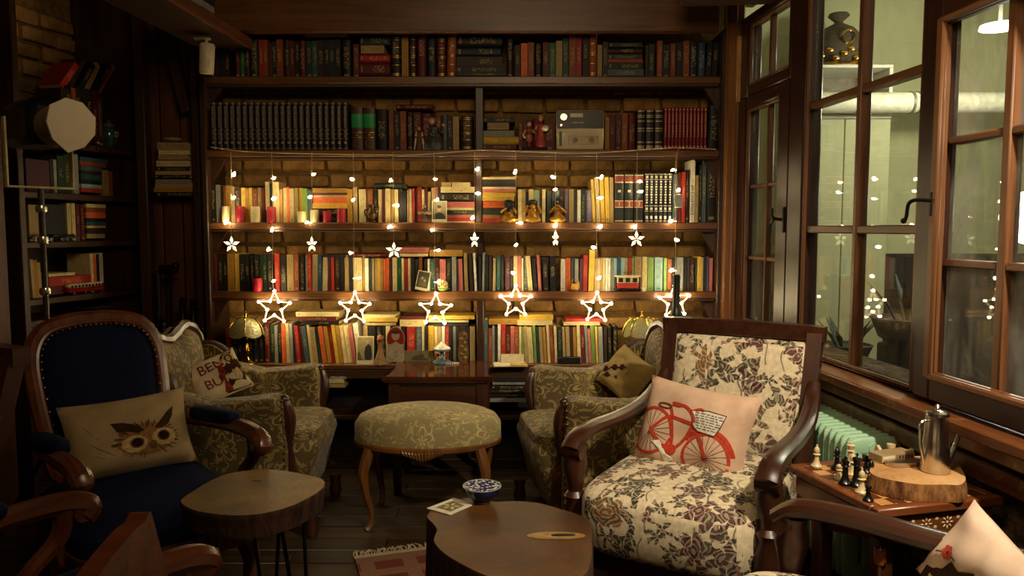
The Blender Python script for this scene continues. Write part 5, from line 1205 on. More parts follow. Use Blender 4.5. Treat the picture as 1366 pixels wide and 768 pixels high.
b = mb(); b.tube([(-.2, 0, z - .22), (-.2, 0, .35)], .011, 10); b.build('stand_pole', plain('stand_steel', '4a4640', .3, .7), sl)
for hz in (z - .3, z - .42, z - .62): mb().lathe([(.018, -.014), (.022, 0), (.018, .014)], 10, (-.2, 0, hz)).build('clamp', CHROME, sl)
for a in (0, 2 * pi / 3, 4 * pi / 3): mb().tube([(-.2, 0, .42), (-.2 + .22 * cos(a), .22 * sin(a), .012)], .009, 8).build('stand_leg', IRON, sl)
# ------------------------------------------------------------------ white lamp under the ledge
p = at(276, 78, 3.62); ts = thing('ceiling_spot_fixture', 'small white cylinder spotlight hanging unlit from the overhead ledge end', 'spotlight', (p.x, 3.62, p.z))
WPL = plain('ivory_plastic', 'c2b596', .5)
o = mb().lathe([(.022, -.068), (.03, -.07), (.033, -.06), (.034, .06), (.028, .068), (.01, .07)], 20).build('shade', WPL, ts); o.rotation_euler = (.08, .1, 0)
b = mb(); b.tube([(0, 0, .06), (0, 0, .085)], .008, 8); b.box((-.02, 0, .09), (.075, .03, .012), .004); b.build('mount', WPL, ts)
# ------------------------------------------------------------------ things standing on the bookcase
def on(x, zi, dy=.022): return (X(x, 300, YS + dy), YS + dy, ZS[zi])
WAXR = plain('red_wax', 'a8142a', .45, 0, .1); WAXW = plain('white_wax', 'c9b889', .5, 0, .06)
for t_ in (WAXR, WAXW): t_.node_tree.nodes['Principled BSDF'].inputs['Subsurface Weight'].default_value = .2; t_.node_tree.nodes['Principled BSDF'].inputs['Subsurface Radius'].default_value = (.02, .008, .004)
cw = 0; cr = 0
for x, zi, h, w_, red in ((301.5, 2, .082, 11, 0), (321.5, 2, .081, 11.5, 1), (341.5, 2, .081, 12, 0), (362.5, 2, .079, 11.5, 1), (403, 2, .056, 12, 0), (420, 2, .064, 11.5, 0), (437, 2, .057, 11.5, 1), (455.5, 2, .069, 12, 1), (341.5, 3, .067, 13, 1)):
    if red: cr += 1
    else: cw += 1
    lab = f"{'red' if red else 'white'} pillar candle on the third shelf, {ORD[cr if red else cw]} {'red' if red else 'white'} one from left" if zi == 2 else 'lone red candle in front of the black books on the fourth shelf'
    t = thing('pillar_candle', lab, 'candle', on(x, zi), 0, 'pillar candles on the shelves'); r = w_ / 2 / 262
    mb().lathe([(r * .96, 0), (r, .004), (r, h - .003), (r * .93, h), (r * .7, h - .004), (.001, h - .006)], 22).build('wax', WAXR if red else WAXW, t); mb().tube([(0, 0, h - .008), (.001, 0, h + .006)], .0012, 5).build('wick', BLACK, t)
SKIN = plain('painted_skin', 'c99a74', .5, 0, .05); HAIRK = plain('black_hair', '0e0c0b', .4); GOLDP = plain('gold_paint', 'b8862e', .32, .5, .3, 60)
def figure(b_, h, skirt=True):
    """standing figurine body of height h as one surface"""
    pr = [(.17, 0), (.2, .03), (.16, .25), (.10, .5), (.13, .62), (.14, .72), (.06, .79), (.05, .82)] if skirt else [(.1, 0), (.12, .04), (.11, .3), (.13, .5), (.14, .62), (.15, .72), (.06, .79), (.05, .82)]
    return b_.lathe([(r * h, z * h) for r, z in pr], 16)
def doll(name, label, loc, h, robe, head=SKIN, hair=None, skirt=True, arms=True, rz=0, group=None):
    t = thing(name, label, 'figurine', loc, rz, group); figure(mb(), h, skirt).build('robe', robe, t)
    b = mb(); b.ball((0, 0, .89 * h), (.075 * h, .08 * h, .095 * h), 12, 9); b.ball((0, -.08 * h, .88 * h), (.012 * h, .02 * h, .02 * h), 6, 5); b.build('head', head, t)
    if hair: mb().pad((0, .012 * h, .915 * h), (.18 * h, .17 * h, .17 * h), .8, 1, 12, 8).build('hair', hair, t)
    if arms:
        b = mb()
        for s in (-1, 1): b.tube(spline([(s * .13 * h, 0, .72 * h), (s * .19 * h, -.04 * h, .58 * h), (s * .09 * h, -.13 * h, .52 * h)], 4), .032 * h, 7)
        b.build('arms', robe, t)
    return t
t = doll('cloaked_figurine', 'small standing figurine in a pale cloak on the second shelf', on(560.5, 1), .118, plain('brown_robe', '5e3418', .6))
b = mb()
for s in (-1, 1): b.tube(spline([(s * .012, -.004, .09), (s * .018, -.006, .05), (s * .024, -.006, .002)], 4), [.004, .005, .006] * 3, 6)
b.build('cloak_edge', CREAM, t)
# lady with mirror, seated
t = thing('seated_lady_figurine', 'dark seated lady figurine raising one hand, on the second shelf', 'figurine', on(579, 1))
mb().lathe([(.045, 0), (.05, .02), (.046, .04), (.03, .07), (.024, .095), (.028, .112), (.012, .124), (.010, .13)], 16).build('gown', plain('grey_gown', '3a3832', .5), t)
mb().ball((-.006, -.004, .142), (.014, .015, .018), 10, 8).build('head', SKIN, t); mb().pad((-.008, .004, .150), (.034, .03, .03), .8, 1, 10, 8).build('hair', plain('grey_hair', '8a7a5a', .6), t)
b = mb(); b.tube(spline([(.024, 0, .108), (.045, -.01, .085), (.05, -.008, .118)], 4), .006, 7); b.tube(spline([(-.022, 0, .105), (-.01, -.04, .08), (.014, -.046, .066)], 4), .006, 7); b.build('arms', plain('grey_sleeve', '4a463c', .5), t); mb().ball((.05, -.008, .124), .008, 8, 6).build('hand', SKIN, t)
# peasant couple
t = thing('peasant_couple', 'painted figurine of a boy in red waistcoat beside a girl in red dress, second shelf', 'figurine', on(713, 1, .03))
BR = plain('doll_red', 'a83a2c', .5); BV = plain('doll_rust', '8a3a20', .5)
mb().box((0, 0, .008), (.13, .05, .016), .006).build('base', plain('doll_base', '2a2620', .7), t)
b = mb(); b.M = Matrix.Translation((-.028, 0, .014)); figure(b, .125, False); b.build('boy_body', BV, t); b = mb(); b.M = Matrix.Translation((.03, 0, .014)); figure(b, .155, True); b.build('girl_body', BR, t)
for x_, z_ in ((-.028, .13), (.03, .157)): mb().ball((x_, -.003, z_), (.0125, .0135, .0165), 10, 8).build('head', SKIN, t)
mb().pad((-.028, .003, .139), (.034, .034, .022), .8, 1, 10, 7).build('boy_hat', plain('doll_hat', '5a3a24', .6), t); mb().pad((.03, .004, .166), (.032, .032, .026), .8, 1, 10, 7).build('girl_hair', plain('doll_hair', 'b88a4a', .6), t)
b = mb(); b.tube([(-.046, 0, .10), (-.058, -.012, .075), (-.05, -.024, .06)], .0065, 7); b.tube([(-.012, 0, .10), (0, -.01, .085)], .0065, 7); b.tube([(.012, 0, .125), (.004, -.014, .10)], .0065, 7); b.build('arms', plain('doll_sleeve', 'c2a886', .6), t)
mb().ball((.052, -.018, .108), (.018, .014, .016), 10, 8).build('basket', CREAM, t); mb().pad((-.03, -.022, .06), (.036, .014, .052), .8, .8, 12, 8).build('cello', plain('doll_cello', '7a3a1a', .4), t)
# cassette radio
Yr = YS + .01; a = at(742, 199, Yr); c = at(806, 147, Yr); W_, Hh = c.x - a.x, c.z - ZS[1]
t = thing('cassette_radio', 'cream and black cassette radio with round dial, on the second shelf', 'radio', (a.x, Yr, ZS[1]))
mb().box((W_ / 2, .05, Hh / 2), (W_, .1, Hh), .006).build('case', CREAM, t); mb().box((W_ / 2, -.002, Hh * .76), (W_ * .97, .008, Hh * .44), .002).build('black_panel', BLACK, t)
o = mb().lathe([(.02, 0), (.02, .008), (.017, .012), (.001, .012)], 22).build('dial', CHROME, t); o.rotation_euler = (pi / 2, 0, 0); o.location = (W_ * .15, -.006, Hh * .82)
mb().box((W_ * .42, -.006, Hh * .87), (W_ * .27, .004, Hh * .1), .001).build('tuning_window', plain('window_card', 'c9bfa0', .4), t); mb().box((W_ * .1, -.006, Hh * .62), (W_ * .05, .006, Hh * .06), .001).build('button', CHROME, t)
mb().box((W_ * .09, -.002, Hh * .28), (W_ * .05, .004, Hh * .36), .001).build('key_strip', BLACK, t); mb().box((W_ * .57, -.002, Hh * .24), (W_ * .64, .006, Hh * .2), .002).build('cassette_window', plain('cassette_tan', 'a08a5c', .25), t)
for k_ in (.4, .74):
    o = mb().lathe([(.014, 0), (.014, .003), (.007, .003), (.006, .005)], 16).build('reel', plain('reel_brown', '6a5530', .4), t); o.rotation_euler = (pi / 2, 0, 0); o.location = (W_ * k_, -.004, Hh * .24)
b = mb()
for j, q in enumerate((0, .05, .11, .16, .2)): b.box((W_ * (.36 + q), -.0065, Hh * .685), (W_ * .03, .001, Hh * (.03 if j % 2 else .02)), 0)
b.build('maker_lettering', CREAM, t)
# ornate vessels and figures, third shelf
t = thing('ornate_ewer', 'dark ornate ewer figurine on the third shelf', 'ornament', on(496, 2)); TB = plain('tarnished_brass', '5a4420', .35, .6, .4, 60)
mb().lathe([(.018, 0), (.02, .006), (.012, .012), (.026, .03), (.028, .045), (.018, .06), (.012, .075), (.018, .09)], 16).build('body', TB, t)
b = mb(); b.tube(spline([(-.014, 0, .07), (-.036, 0, .06), (-.032, 0, .035), (-.02, 0, .028)], 4), .004, 6); b.tube(spline([(.016, 0, .045), (.032, 0, .06), (.036, 0, .085)], 4), .004, 6); b.build('handle_and_spout', TB, t)
t = doll('court_figurine', 'small ruffled court figurine left of the portrait photograph, third shelf', on(567, 2), .092, plain('ruffle_brown', '5e4030', .6), SKIN, plain('wig', '8a7a5a', .6))
b = mb(); b.tube([(.03 * cos(k), .03 * sin(k) * .8, .045 + .006 * (i % 2)) for i, k in enumerate([j * pi / 8 for j in range(16)])], .007, 6, closed=True); b.build('ruffle', plain('lace', '9a8560', .7), t)
def photo(name, label, x0, x1, y0, y1, zi, tilt=0, roll=0, tone='8a7c58', draw=None, dy=.012):
    a = at(x0, y1, YS + dy); c = at(x1, y0, YS + dy); w_, h_ = c.x - a.x, c.z - a.z
    t = thing(name, label, 'photograph', ((a.x + c.x) / 2, YS + dy, ZS[zi] + abs(sin(roll)) * w_ / 2))
    t.rotation_euler = (-tilt, roll, 0)
    mb().box((0, 0, h_ / 2), (w_, .002, h_), .0005).build('card', CREAM, t); mb().box((0, -.0014, h_ * .55), (w_ * .88, .001, h_ * .82), 0).build('print', plain('print_' + name, tone, .5, 0, .3, 40), t)
    if draw: draw(t, w_, h_)
    return t
SUIT = plain('print_suit', '1c1814', .6); FACE = plain('print_face', 'b59a70', .6); PD = plain('print_dark', '2a2418', .6); PG = plain('print_grey', '5a5238', .6)
def flat(poly, m, t, name, y=-.0022, d=.0006):
    mb().prism(poly, lambda a, c, h: (a, y - h, c), 0, d).build(name, m, t, smooth=False)
ell = lambda cx_, cz_, rx_, rz_, n=18: [(cx_ + rx_ * cos(i * 2 * pi / n), cz_ + rz_ * sin(i * 2 * pi / n)) for i in range(n)]
def dr_portrait(t, w_, h_):
    flat([(-.38 * w_, .15 * h_), (-.36 * w_, .3 * h_), (-.2 * w_, .42 * h_), (0, .46 * h_), (.2 * w_, .42 * h_), (.38 * w_, .3 * h_), (.4 * w_, .15 * h_)], SUIT, t, 'printed_suit'); flat(ell(-.01 * w_, .62 * h_, .13 * w_, .15 * h_), FACE, t, 'printed_face'); flat(ell(-.01 * w_, .72 * h_, .14 * w_, .08 * h_), PD, t, 'printed_hair', -.0029)
photo('portrait_photo', 'old cream-bordered portrait photo of a man in a dark suit, third shelf', 576, 596, 267.5, 296.5, 2, .1, 0, '8a7c58', dr_portrait)
def dr_group(t, w_, h_):
    flat([(-.3 * w_, .2 * h_), (-.32 * w_, .6 * h_), (-.1 * w_, .75 * h_), (.2 * w_, .62 * h_), (.34 * w_, .2 * h_)], PG, t, 'printed_group'); flat(ell(-.1 * w_, .62 * h_, .08 * w_, .07 * h_), FACE, t, 'printed_face', -.0029); flat(ell(.14 * w_, .52 * h_, .07 * w_, .06 * h_), FACE, t, 'printed_face', -.0029)
photo('leaning_photo', 'old bordered group photo leaning askew before books on the fourth shelf', 553, 570, 363, 389, 3, .15, .2, '3a3420', dr_group)
def dr_seated(t, w_, h_):
    flat([(-.0 * w_, .15 * h_), (-.05 * w_, .4 * h_), (.02 * w_, .62 * h_), (.2 * w_, .72 * h_), (.36 * w_, .62 * h_), (.4 * w_, .3 * h_), (.34 * w_, .15 * h_)], SUIT, t, 'printed_suit'); flat(ell(.16 * w_, .8 * h_, .085 * w_, .075 * h_), FACE, t, 'printed_face'); flat([(-.44 * w_, .14 * h_), (-.44 * w_, .42 * h_), (-.3 * w_, .42 * h_), (-.2 * w_, .2 * h_), (0, .14 * h_)], PG, t, 'printed_chair')
photo('seated_man_photo', 'sepia photo card of a man seated sideways in a suit, lowest shelf', 475.5, 498, 447, 484, 4, .12, 0, '9a8a5c', dr_seated)
# three seated figures with black hair
for i, x in enumerate((678.5, 710.5, 744)):
    nm = ('left, hands over the face', 'middle, hands at the ears', 'right, hands before the mouth')[i]
    t = thing('seated_figure', f'gold seated figure with black hair on the third shelf, {nm}', 'figurine', on(x, 2, .026), (.25, 0, -.1)[i], 'gold seated figures on the third shelf')
    b = mb(); b.lathe([(.034, 0), (.042, .01), (.038, .025), (.024, .04), (.022, .056), (.026, .066), (.010, .074)], 16); b.pad((0, -.026, .014), (.084, .05, .026), .8, .8, 16, 8); b.build('robe', GOLDP, t)
    mb().ball((0, -.006, .086), (.018, .018, .021), 12, 9).build('head', GOLDP, t); mb().pad((0, .0, .096), (.052, .048, .040), .8, 1, 14, 9).build('hair', HAIRK, t)
    if i < 2: mb().pad((0, .004 if i else -.02, .08), (.05, .03, .056), .7, .8, 12, 8).build('hair_fall', HAIRK, t)
    else: mb().ball((0, 0, .122), .012, 10, 7).build('hair_bun', HAIRK, t)
    b = mb()
    for s in (-1, 1): b.tube(spline([(s * .026, 0, .062), (s * .04, -.016, .05), (s * (.012 if i != 1 else .026), -.026, .074 if i != 1 else .085)], 4), .0075, 7)
    b.build('arms', GOLDP, t)
# mask, golden ornament, tram
t = thing('round_mask', 'round painted mask ornament with big eyes, under the fourth-shelf books', 'ornament', on(590, 3, .02)); mb().pad((0, 0, .03), (.055, .03, .06), .8, 1, 16, 10).build('body', plain('mask_cream', 'c2ae6a', .5, 0, .4, 80), t)
for s in (-1, 1): mb().tube([(s * .016 + .012 * cos(k * pi / 6), -.014, .04 + .012 * sin(k * pi / 6)) for k in range(12)], .0032, 6, closed=True).build('eye_ring', plain('mask_brown', '5a3a1a', .5), t)
mb().pad((0, -.012, .014), (.046, .012, .012), .8, .8, 12, 6).build('green_mouth', plain('mask_green', '4a7a20', .5), t)
t = thing('golden_ornament', 'open scrolled golden ornament before dark books on the fourth shelf', 'ornament', on(766.5, 3, .02)); b = mb(); b.ball((0, .004, .024), (.018, .012, .024), 10, 8); b.build('core', plain('dark_core', '3a2a14', .5), t)
b = mb(); rn = random.Random(4)
for k in range(9): a = k * .7; b.tube(spline([(rn.uniform(-.02, .02), -.01, rn.uniform(.005, .05)) for _ in range(4)], 4), .0022, 6)
b.tube([(.024 * cos(k * pi / 8), -.006, .032 + .03 * sin(k * pi / 8)) for k in range(16)], .0025, 6, closed=True); b.build('scrollwork', GOLDP, t)
a = at(819.5, 388.5, YS + .004); c = at(856, 367, YS + .004); W_, Hh = c.x - a.x, c.z - ZS[3]; t = thing('toy_tram', 'red and cream model tram with a cream roof, on the fourth shelf', 'toy tram', ((a.x + c.x) / 2, YS + .03, ZS[3]))
mb().box((0, 0, Hh * .36), (W_ * .8, .045, Hh * .34), .003).build('body', plain('tram_red', 'a82a1c', .4), t); mb().box((0, 0, Hh * .70), (W_ * .8, .043, Hh * .36), .002).build('cabin', plain('tram_cream', 'cdb988', .5), t); mb().box((0, 0, Hh * .93), (W_ * .98, .05, Hh * .09), .004).build('roof', CREAM, t); mb().box((0, 0, Hh * .13), (W_, .046, Hh * .12), .003).build('chassis', BLACK, t)
for k in range(3): mb().box((W_ * (-.26 + k * .26), -.022, Hh * .7), (W_ * .17, .003, Hh * .26), .001).build('window', plain('tram_window', '2a2a20', .2), t)
for s in (-1, 1): mb().box((s * W_ * .45, 0, Hh * .5), (W_ * .04, .04, Hh * .8), .001).build('platform_post', PD, t)
for k in (-.25, .25): mb().tube([(W_ * k, -.025, .009), (W_ * k, -.021, .009)], .009, 12).build('wheel', IRON, t)
b = mb(); b.tube([(0, 0, Hh), (-.02, 0, Hh + .012), (.02, 0, Hh + .016)], .0015, 5); b.build('trolley_pole', IRON, t)
t = thing('little_tin', 'tiny pale tin right of the model tram', 'tin', on(858.5, 3, .02)); mb().lathe([(.010, 0), (.012, .004), (.012, .018), (.006, .024)], 12).build('tin', CREAM, t)
# lamps with petal shades
GLS = NT('shade_glass'); GLS.set(lin('77754a'), .22, 0, .6, Transmission_Weight=.15, Subsurface_Weight=.0); SHADEG = GLS.m
GLT = NT('shade_glass_textured'); v_ = GLT.obj(); GLT.bump(GLT.noise(v_, 90, 3), .9, .006); GLT.set(lin('8a8250'), .12, 0, .8); SHADET = GLT.m
def petal_lamp(label, px_, ybase, Y):
    p = at(px_, ybase, Y); t = thing('glass_lamp', label, 'lamp', (p.x, Y, ZS[4]), 0, 'brass lamps with petal glass shades')
    mb().lathe([(.046, 0), (.05, .004), (.046, .012), (.03, .02), (.022, .032), (.012, .045), (.017, .058), (.021, .075), (.012, .094), (.009, .11), (.016, .118), (.009, .128), (.009, .15)], 22).build('stand', BRASS, t)
    for k in range(6):
        a0_ = k * pi / 3 + .26
        def pf(u, v, a0_=a0_):
            an = a0_ + (u - .5) * pi / 3 * (.97); th = v * 1.42; r = .012 + .082 * sin(th) ; dip = .016 * (1 - (2 * u - 1) ** 2) * v ** 3
            return Vector((r * cos(an), r * sin(an), .245 - .092 * (1 - cos(th)) * 1.06 - dip))
        b = mb(); b.grid(pf, 8, 8); b.grid(lambda u, v: pf(1 - u, v) * 1.0 - Vector((pf(u, v).x * .03, pf(u, v).y * .03, .002)), 8, 8); b.build('glass_petal', SHADET if k in (4, 5) else SHADEG, t, sharp=60)
        b = mb(); an = a0_ + pi / 6; b.tube([Vector(((.013 + .084 * sin(q * 1.42)) * cos(an), (.013 + .084 * sin(q * 1.42)) * sin(an), .247 - .0975 * (1 - cos(q * 1.42)))) for q in [i / 6 for i in range(7)]], .0022, 6); b.build('rib', BRASS, t)
        b = mb(); an = a0_ - .0; b.ball((.06 * cos(an + pi / 6), .06 * sin(an + pi / 6), .238), .005, 6, 4); b.build('stud', BRASS, t)
    mb().lathe([(.016, .236), (.018, .244), (.009, .252), (.006, .262), (.009, .268), (.003, .276)], 14).build('finial', BRASS, t)
    mb().tube(spline([(-.04, -.02, .004), (-.05, -.05, -.0), (-.048, -.07, -.035)], 4), .002, 5).build('cord', CREAM, t)
petal_lamp('brass table lamp with green-cream petal glass shade, on the bench behind the left armchair', 329.5, 486, YS + .0)
petal_lamp('brass table lamp with petal glass shade, half hidden behind the right damask armchair', 855, 486, YS + .0)
# lowest shelf knick-knacks
TSX = lambda x, dy: X(x, 300, YS + dy)
t = thing('tower_figurine', 'slender carved tower figurine beside the seated-man photo', 'figurine', on(505, 4, .012)); CARV = plain('carved_tan', '7a5c30', .6, 0, .5, 80)
mb().lathe([(.040, 0), (.036, .012), (.022, .04), (.014, .07), (.011, .10), (.018, .112), (.012, .13), (.016, .14), (.005, .155)], 4).build('tower', CARV, t); mb().ball((0, -.008, .128), (.016, .012, .014), 10, 7).build('red_head', plain('carved_red', '7a2a1c', .5), t)
tz = .573; Yt = 3.862
t = thing('nested_doll_card', 'doll-shaped card with red headscarf, standing at the back of the polished table', 'card', (at(528, 465, Yt).x, Yt, tz)); k = 48 / 1020 * Yt
out = spl2([(-.2, .0), (-.245, .2), (-.2, .42), (-.25, .62), (-.22, .82), (-.1, .97), (0, 1), (.1, .97), (.22, .82), (.25, .62), (.2, .42), (.245, .2), (.2, .0)], 3, True); out = [(a * k * 1.0, max(0, c * k)) for a, c in out]
mb().prism(out, lambda a, c, h: (a, h, c), -.002, .002).build('card', plain('doll_cream', 'b8a682', .6), t); flat(spl2([(-.235 * k, .55 * k), (-.2 * k, .84 * k), (0, .97 * k), (.2 * k, .84 * k), (.235 * k, .55 * k), (.13 * k, .5 * k), (.0, .58 * k), (-.13 * k, .5 * k)], 3), plain('scarf_red', '9a2420', .5), t, 'scarf', -.002)
flat(ell(0, .74 * k, .115 * k, .13 * k), SKIN, t, 'face', -.0027); flat(ell(0, .84 * k, .11 * k, .05 * k), plain('doll_brown', '4a2a14', .6), t, 'fringe', -.0033)
b = mb(); rn = random.Random(2)
for _ in range(16): b.ball((rn.uniform(-.17, .17) * k, -.0024, rn.uniform(.05, .45) * k), (.012 * k, .0006, .014 * k), 7, 4)
b.build('printed_dots', plain('dot_red', '6a1a18', .6), t)
t = thing('postcard', 'long sepia postcard standing between the doll card and the carousel', 'card', (at(560, 465, Yt).x, Yt + .006, tz)); b = mb(); w_ = 40 / 1020 * Yt; mb().box((0, 0, .029), (w_, .002, .058), .0004).build('card', plain('sepia_card', '8a7a50', .6), t); flat([(-.3 * w_, .008), (-.2 * w_, .03), (-.02 * w_, .036), (.1 * w_, .042), (.16 * w_, .02), (.3 * w_, .012), (.3 * w_, .006)], PG, t, 'printed_view')
t = thing('toy_carousel', 'tiny pale blue carousel ornament with a pointed white roof', 'ornament', (at(589.5, 465, Yt - .03).x, Yt - .035, tz)); CB = plain('carousel_blue', '5a7e80', .4); CWH = plain('carousel_white', 'd0cbb0', .5)
mb().lathe([(.046, 0), (.048, .006), (.042, .012)], 22).build('base', CB, t); mb().lathe([(.042, .070), (.044, .076), (.022, .092), (.004, .11)], 16).build('roof', CWH, t); mb().lathe([(.043, .064), (.045, .07), (.042, .072)], 22).build('roof_rim', CB, t); mb().lathe([(.009, .01), (.009, .07)], 12).build('pillar', CB, t)
HP = [plain('horse_red', '9a3a34', .5), plain('horse_white', 'c9bf9f', .5), plain('horse_brown', '6a4a2a', .5)]
for k in range(6):
    a = k * pi / 3 + .3; c = Vector((.030 * cos(a), .030 * sin(a), .034)); b = mb(); b.tube([c - Vector((0, 0, .022)), c + Vector((0, 0, .03))], .0013, 5); b.pad(c, (.020, .008, .012), .8, .8, 8, 6, RZ(a + pi / 2)); b.pad(c + RZ(a + pi / 2) @ Vector((.010, 0, .009)), (.008, .006, .014), .8, .8, 8, 5); b.build('horse', HP[k % 3], t)
t = thing('carved_plaque', 'narrow carved scroll ornament standing at the right of the carousel', 'ornament', (at(618, 465, Yt).x, Yt, tz)); mb().prism(spl2([(-.018, 0), (-.026, .05), (-.02, .1), (-.024, .14), (0, .16), (.024, .14), (.02, .1), (.026, .05), (.018, 0)], 3), lambda a, c, h: (a, h, c), -.006, .006).build('plaque', CARV, t)
b = mb()
for k in range(7): b.ball((.008 * (-1) ** k, -.008, .02 + k * .02), (.011, .005, .010), 8, 5)
b.build('scrolls', plain('carved_gilt', '9a7434', .4, .3), t)
t = thing('bead_bracelet', 'little loop of pale beads lying on the polished table', 'bracelet', (at(602, 480, 3.80).x, 3.80, tz)); b = mb()
for k in range(22): a = k * 2 * pi / 22; b.ball((.036 * cos(a), .018 * sin(a), .004), .0042, 6, 4)
b.build('beads', CREAM, t, kind='stuff')
t = thing('blank_card', 'blank white folded card standing on the bench, right of the lowest divider', 'card', (X(683.5, 300, YS - .0), YS + .01, ZS[4])); mb().box((0, .0, .026), (.118, .003, .052), .0006, RX(-.14)).build('front', plain('card_white', 'cfc39a', .6), t); mb().box((0, .02, .027), (.118, .003, .052), .0006, RX(.4)).build('rear', CREAM, t)
t = thing('open_notebook', 'thin open notebook lying before the blank white card', 'notebook', (X(678, 300, YS - .07), YS - .012, ZS[4] + .0006), .06); mb().box((-.035, 0, .003), (.085, .11, .005), .001).build('left_page', CREAM, t); mb().box((.05, 0, .004), (.085, .11, .007), .001).build('right_page', plain('page_tan', 'b89a5e', .7), t); mb().box((.008, 0, .0005), (.175, .115, .0012), 0).build('cover', PAGES, t)
a = X(745.5); c = X(776); t = thing('black_box', 'long low black box lying before the books at the right of the lowest shelf', 'box', ((a + c) / 2, YS + .022, ZS[4])); h_ = .036; mb().box((0, 0, h_ / 2), (c - a, .035, h_), .002).build('box', BLACK, t)
# black post in front of the last star
t = thing('candle_post', 'tall black turned post with a thick top, standing behind the right armchairs', 'post', (at(902, 400, 3.66).x, 3.66, 0)); zt_ = at(902, 366, 3.66).z; zb_ = at(902, 418, 3.66).z
mb().lathe([(.06, 0), (.06, .02), (.02, .04), (.013, .3), (.013, zb_ - .06), (.026, zb_ - .03), (.03, zb_), (.02, zb_ + .02), (.017, zb_ + .03), (.018, zt_ - .006), (.012, zt_)], 18).build('post', BLACK, t)
# iron ornaments in the panelled recess
lz = at(240, 462, 3.9).z; t = thing('recess_ledge', 'dark ledge in the panelled recess behind the left armchair', 'ledge', (0, 0, 0)); q0, q1 = at(203, 460, 3.96).x, at(262, 460, 3.96).x
mb().box(((q0 + q1) / 2, 3.97, lz - .015), (q1 - q0, .22, .03), .004).build('board', DW, t); mb().box(((q0 + q1) / 2, 4.04, lz / 2 - .03), (q1 - q0, .03, lz - .06), .004).build('panel', DWZ, t)
YI = 3.93
t = thing('grey_tube', 'upright grey metal tube standing in the dark panelled recess', 'tube', (at(212, 400, YI).x, YI, lz)); h_ = at(212, 358, YI).z - lz; mb().lathe([(.03, 0), (.03, .01), (.013, .012), (.013, h_ - .01), (.016, h_ - .008), (.016, h_)], 16).build('tube', plain('tube_grey', '30383a', .35, .5), t)
t = thing('iron_hammer', 'old black iron hammer-headed pole standing in the panelled recess', 'tool', (at(228, 400, YI).x, YI, lz)); h_ = at(228, 352, YI).z - lz; mb().lathe([(.025, 0), (.02, .02), (.008, .03), (.008, h_ - .03)], 12).build('shaft', IRON, t); b = mb(); b.pad((-.01, 0, h_ - .03), (.10, .035, .05), .5, .5, 14, 8); b.ball((.03, 0, h_ - .012), .02, 10, 7); b.build('head', IRON, t)
for i, (x, yt, lab) in enumerate(((243, 396, 'black iron finial with a ball top in the recess, left of three'), (257, 398, 'black iron finial with a ball top in the recess, middle of three'), (220, 420, 'low black iron scroll stand in front of the grey tube'))):
    t = thing('iron_finial', lab, 'ornament', (at(x, 400, YI).x, YI - .03 * (i == 2), lz)); h_ = at(x, yt, YI).z - lz
    mb().lathe([(.034, 0), (.036, .012), (.02, .03), (.028, .05), (.034, .075), (.018, .1), (.012, h_ - .06), (.02, h_ - .05), (.012, h_ - .035), (.018, h_ - .018), (.004, h_)], 14).build('finial', IRON, t)
    b = mb()
    for s in (-1, 1): b.tube(spline([(s * .02, 0, .03), (s * .045, 0, .05), (s * .05, 0, .085), (s * .03, 0, .09)], 4), .006, 6)
    b.build('scrolls', IRON, t)
t = thing('pale_trinkets', 'pale small trinket dish on top of the pile on the panelled wall', 'dish', at(231, 190.3, 3.99)); mb().lathe([(.02, .0), (.045, .01), (.05, .022), (.044, .022), (.01, .01)], 18).build('dish', plain('trinket', '8a7c66', .5), t)
# ------------------------------------------------------------------ cushions
def cushion(name, label, mat, w_, h_, T, M, piping=None):
    t = thing(name, label, 'cushion'); t.matrix_world = M
    def fn(u, v, s=1.0, off=0.0):
        y = u * w_ / 2 * (1 - .075 * (1 - v * v) * abs(u)); z_ = v * h_ / 2 * (1 - .075 * (1 - u * u) * abs(v))
        k = max(0, (1 - u ** 4) * (1 - v ** 4)) ** .55
        wr = .006 * sin(u * 5 + v * 3) * k + .004 * sin(v * 9 - u * 4) * k
        return Vector((s * (T / 2 * k + wr * (s > 0)) + off, y, z_))
    b = mb(); b.grid(lambda a, c: fn(a * 2 - 1, c * 2 - 1), 22, 18); b.grid(lambda a, c: fn(a * 2 - 1, c * 2 - 1, -1), 22, 18)
    o = b.build('cover', mat, t, sharp=75)
    return t, fn
def onto(P_, ex, ey, ez): 
    M = Matrix.Identity(4)
    for i, e in enumerate((ex, ey, ez)):
        for j in range(3): M[j][i] = e[j]
    M.translation = P_; return M
def face_dir(yaw, tilt, roll=0):
    """local x = outward normal with given yaw, leaning back by tilt, rolled in its plane"""
    f = Vector((cos(yaw) * cos(tilt), sin(yaw) * cos(tilt), sin(tilt))); l = Vector((-sin(yaw), cos(yaw), 0)); u_ = f.cross(l)
    return f, l * cos(roll) + u_ * sin(roll), u_ * cos(roll) - l * sin(roll)
def stroke(b, fn, pts, wd, closed=False, off=.0016, asp=1.0):
    pts = [Vector((p[0], p[1], 0)) for p in pts]; k = len(pts); L = []
    for i, p in enumerate(pts):
        a = pts[(i - 1) % k] if closed or i else p; c = pts[(i + 1) % k] if closed or i < k - 1 else p; d = (c - a); d = Vector((d.x, d.y / asp, 0)).normalized() if d.length else Vector((1, 0, 0)); n = Vector((-d.y, d.x * asp, 0)) * wd / 2
        L.append((p + n, p - n))
    vs = []
    for p, q in L: vs += [fn(p.x, p.y, 1, off), fn(q.x, q.y, 1, off)]
    b.add(vs, [[2 * i, 2 * i + 1, (2 * i + 3) % (2 * k), (2 * i + 2) % (2 * k)] for i in range(k if closed else k - 1)])
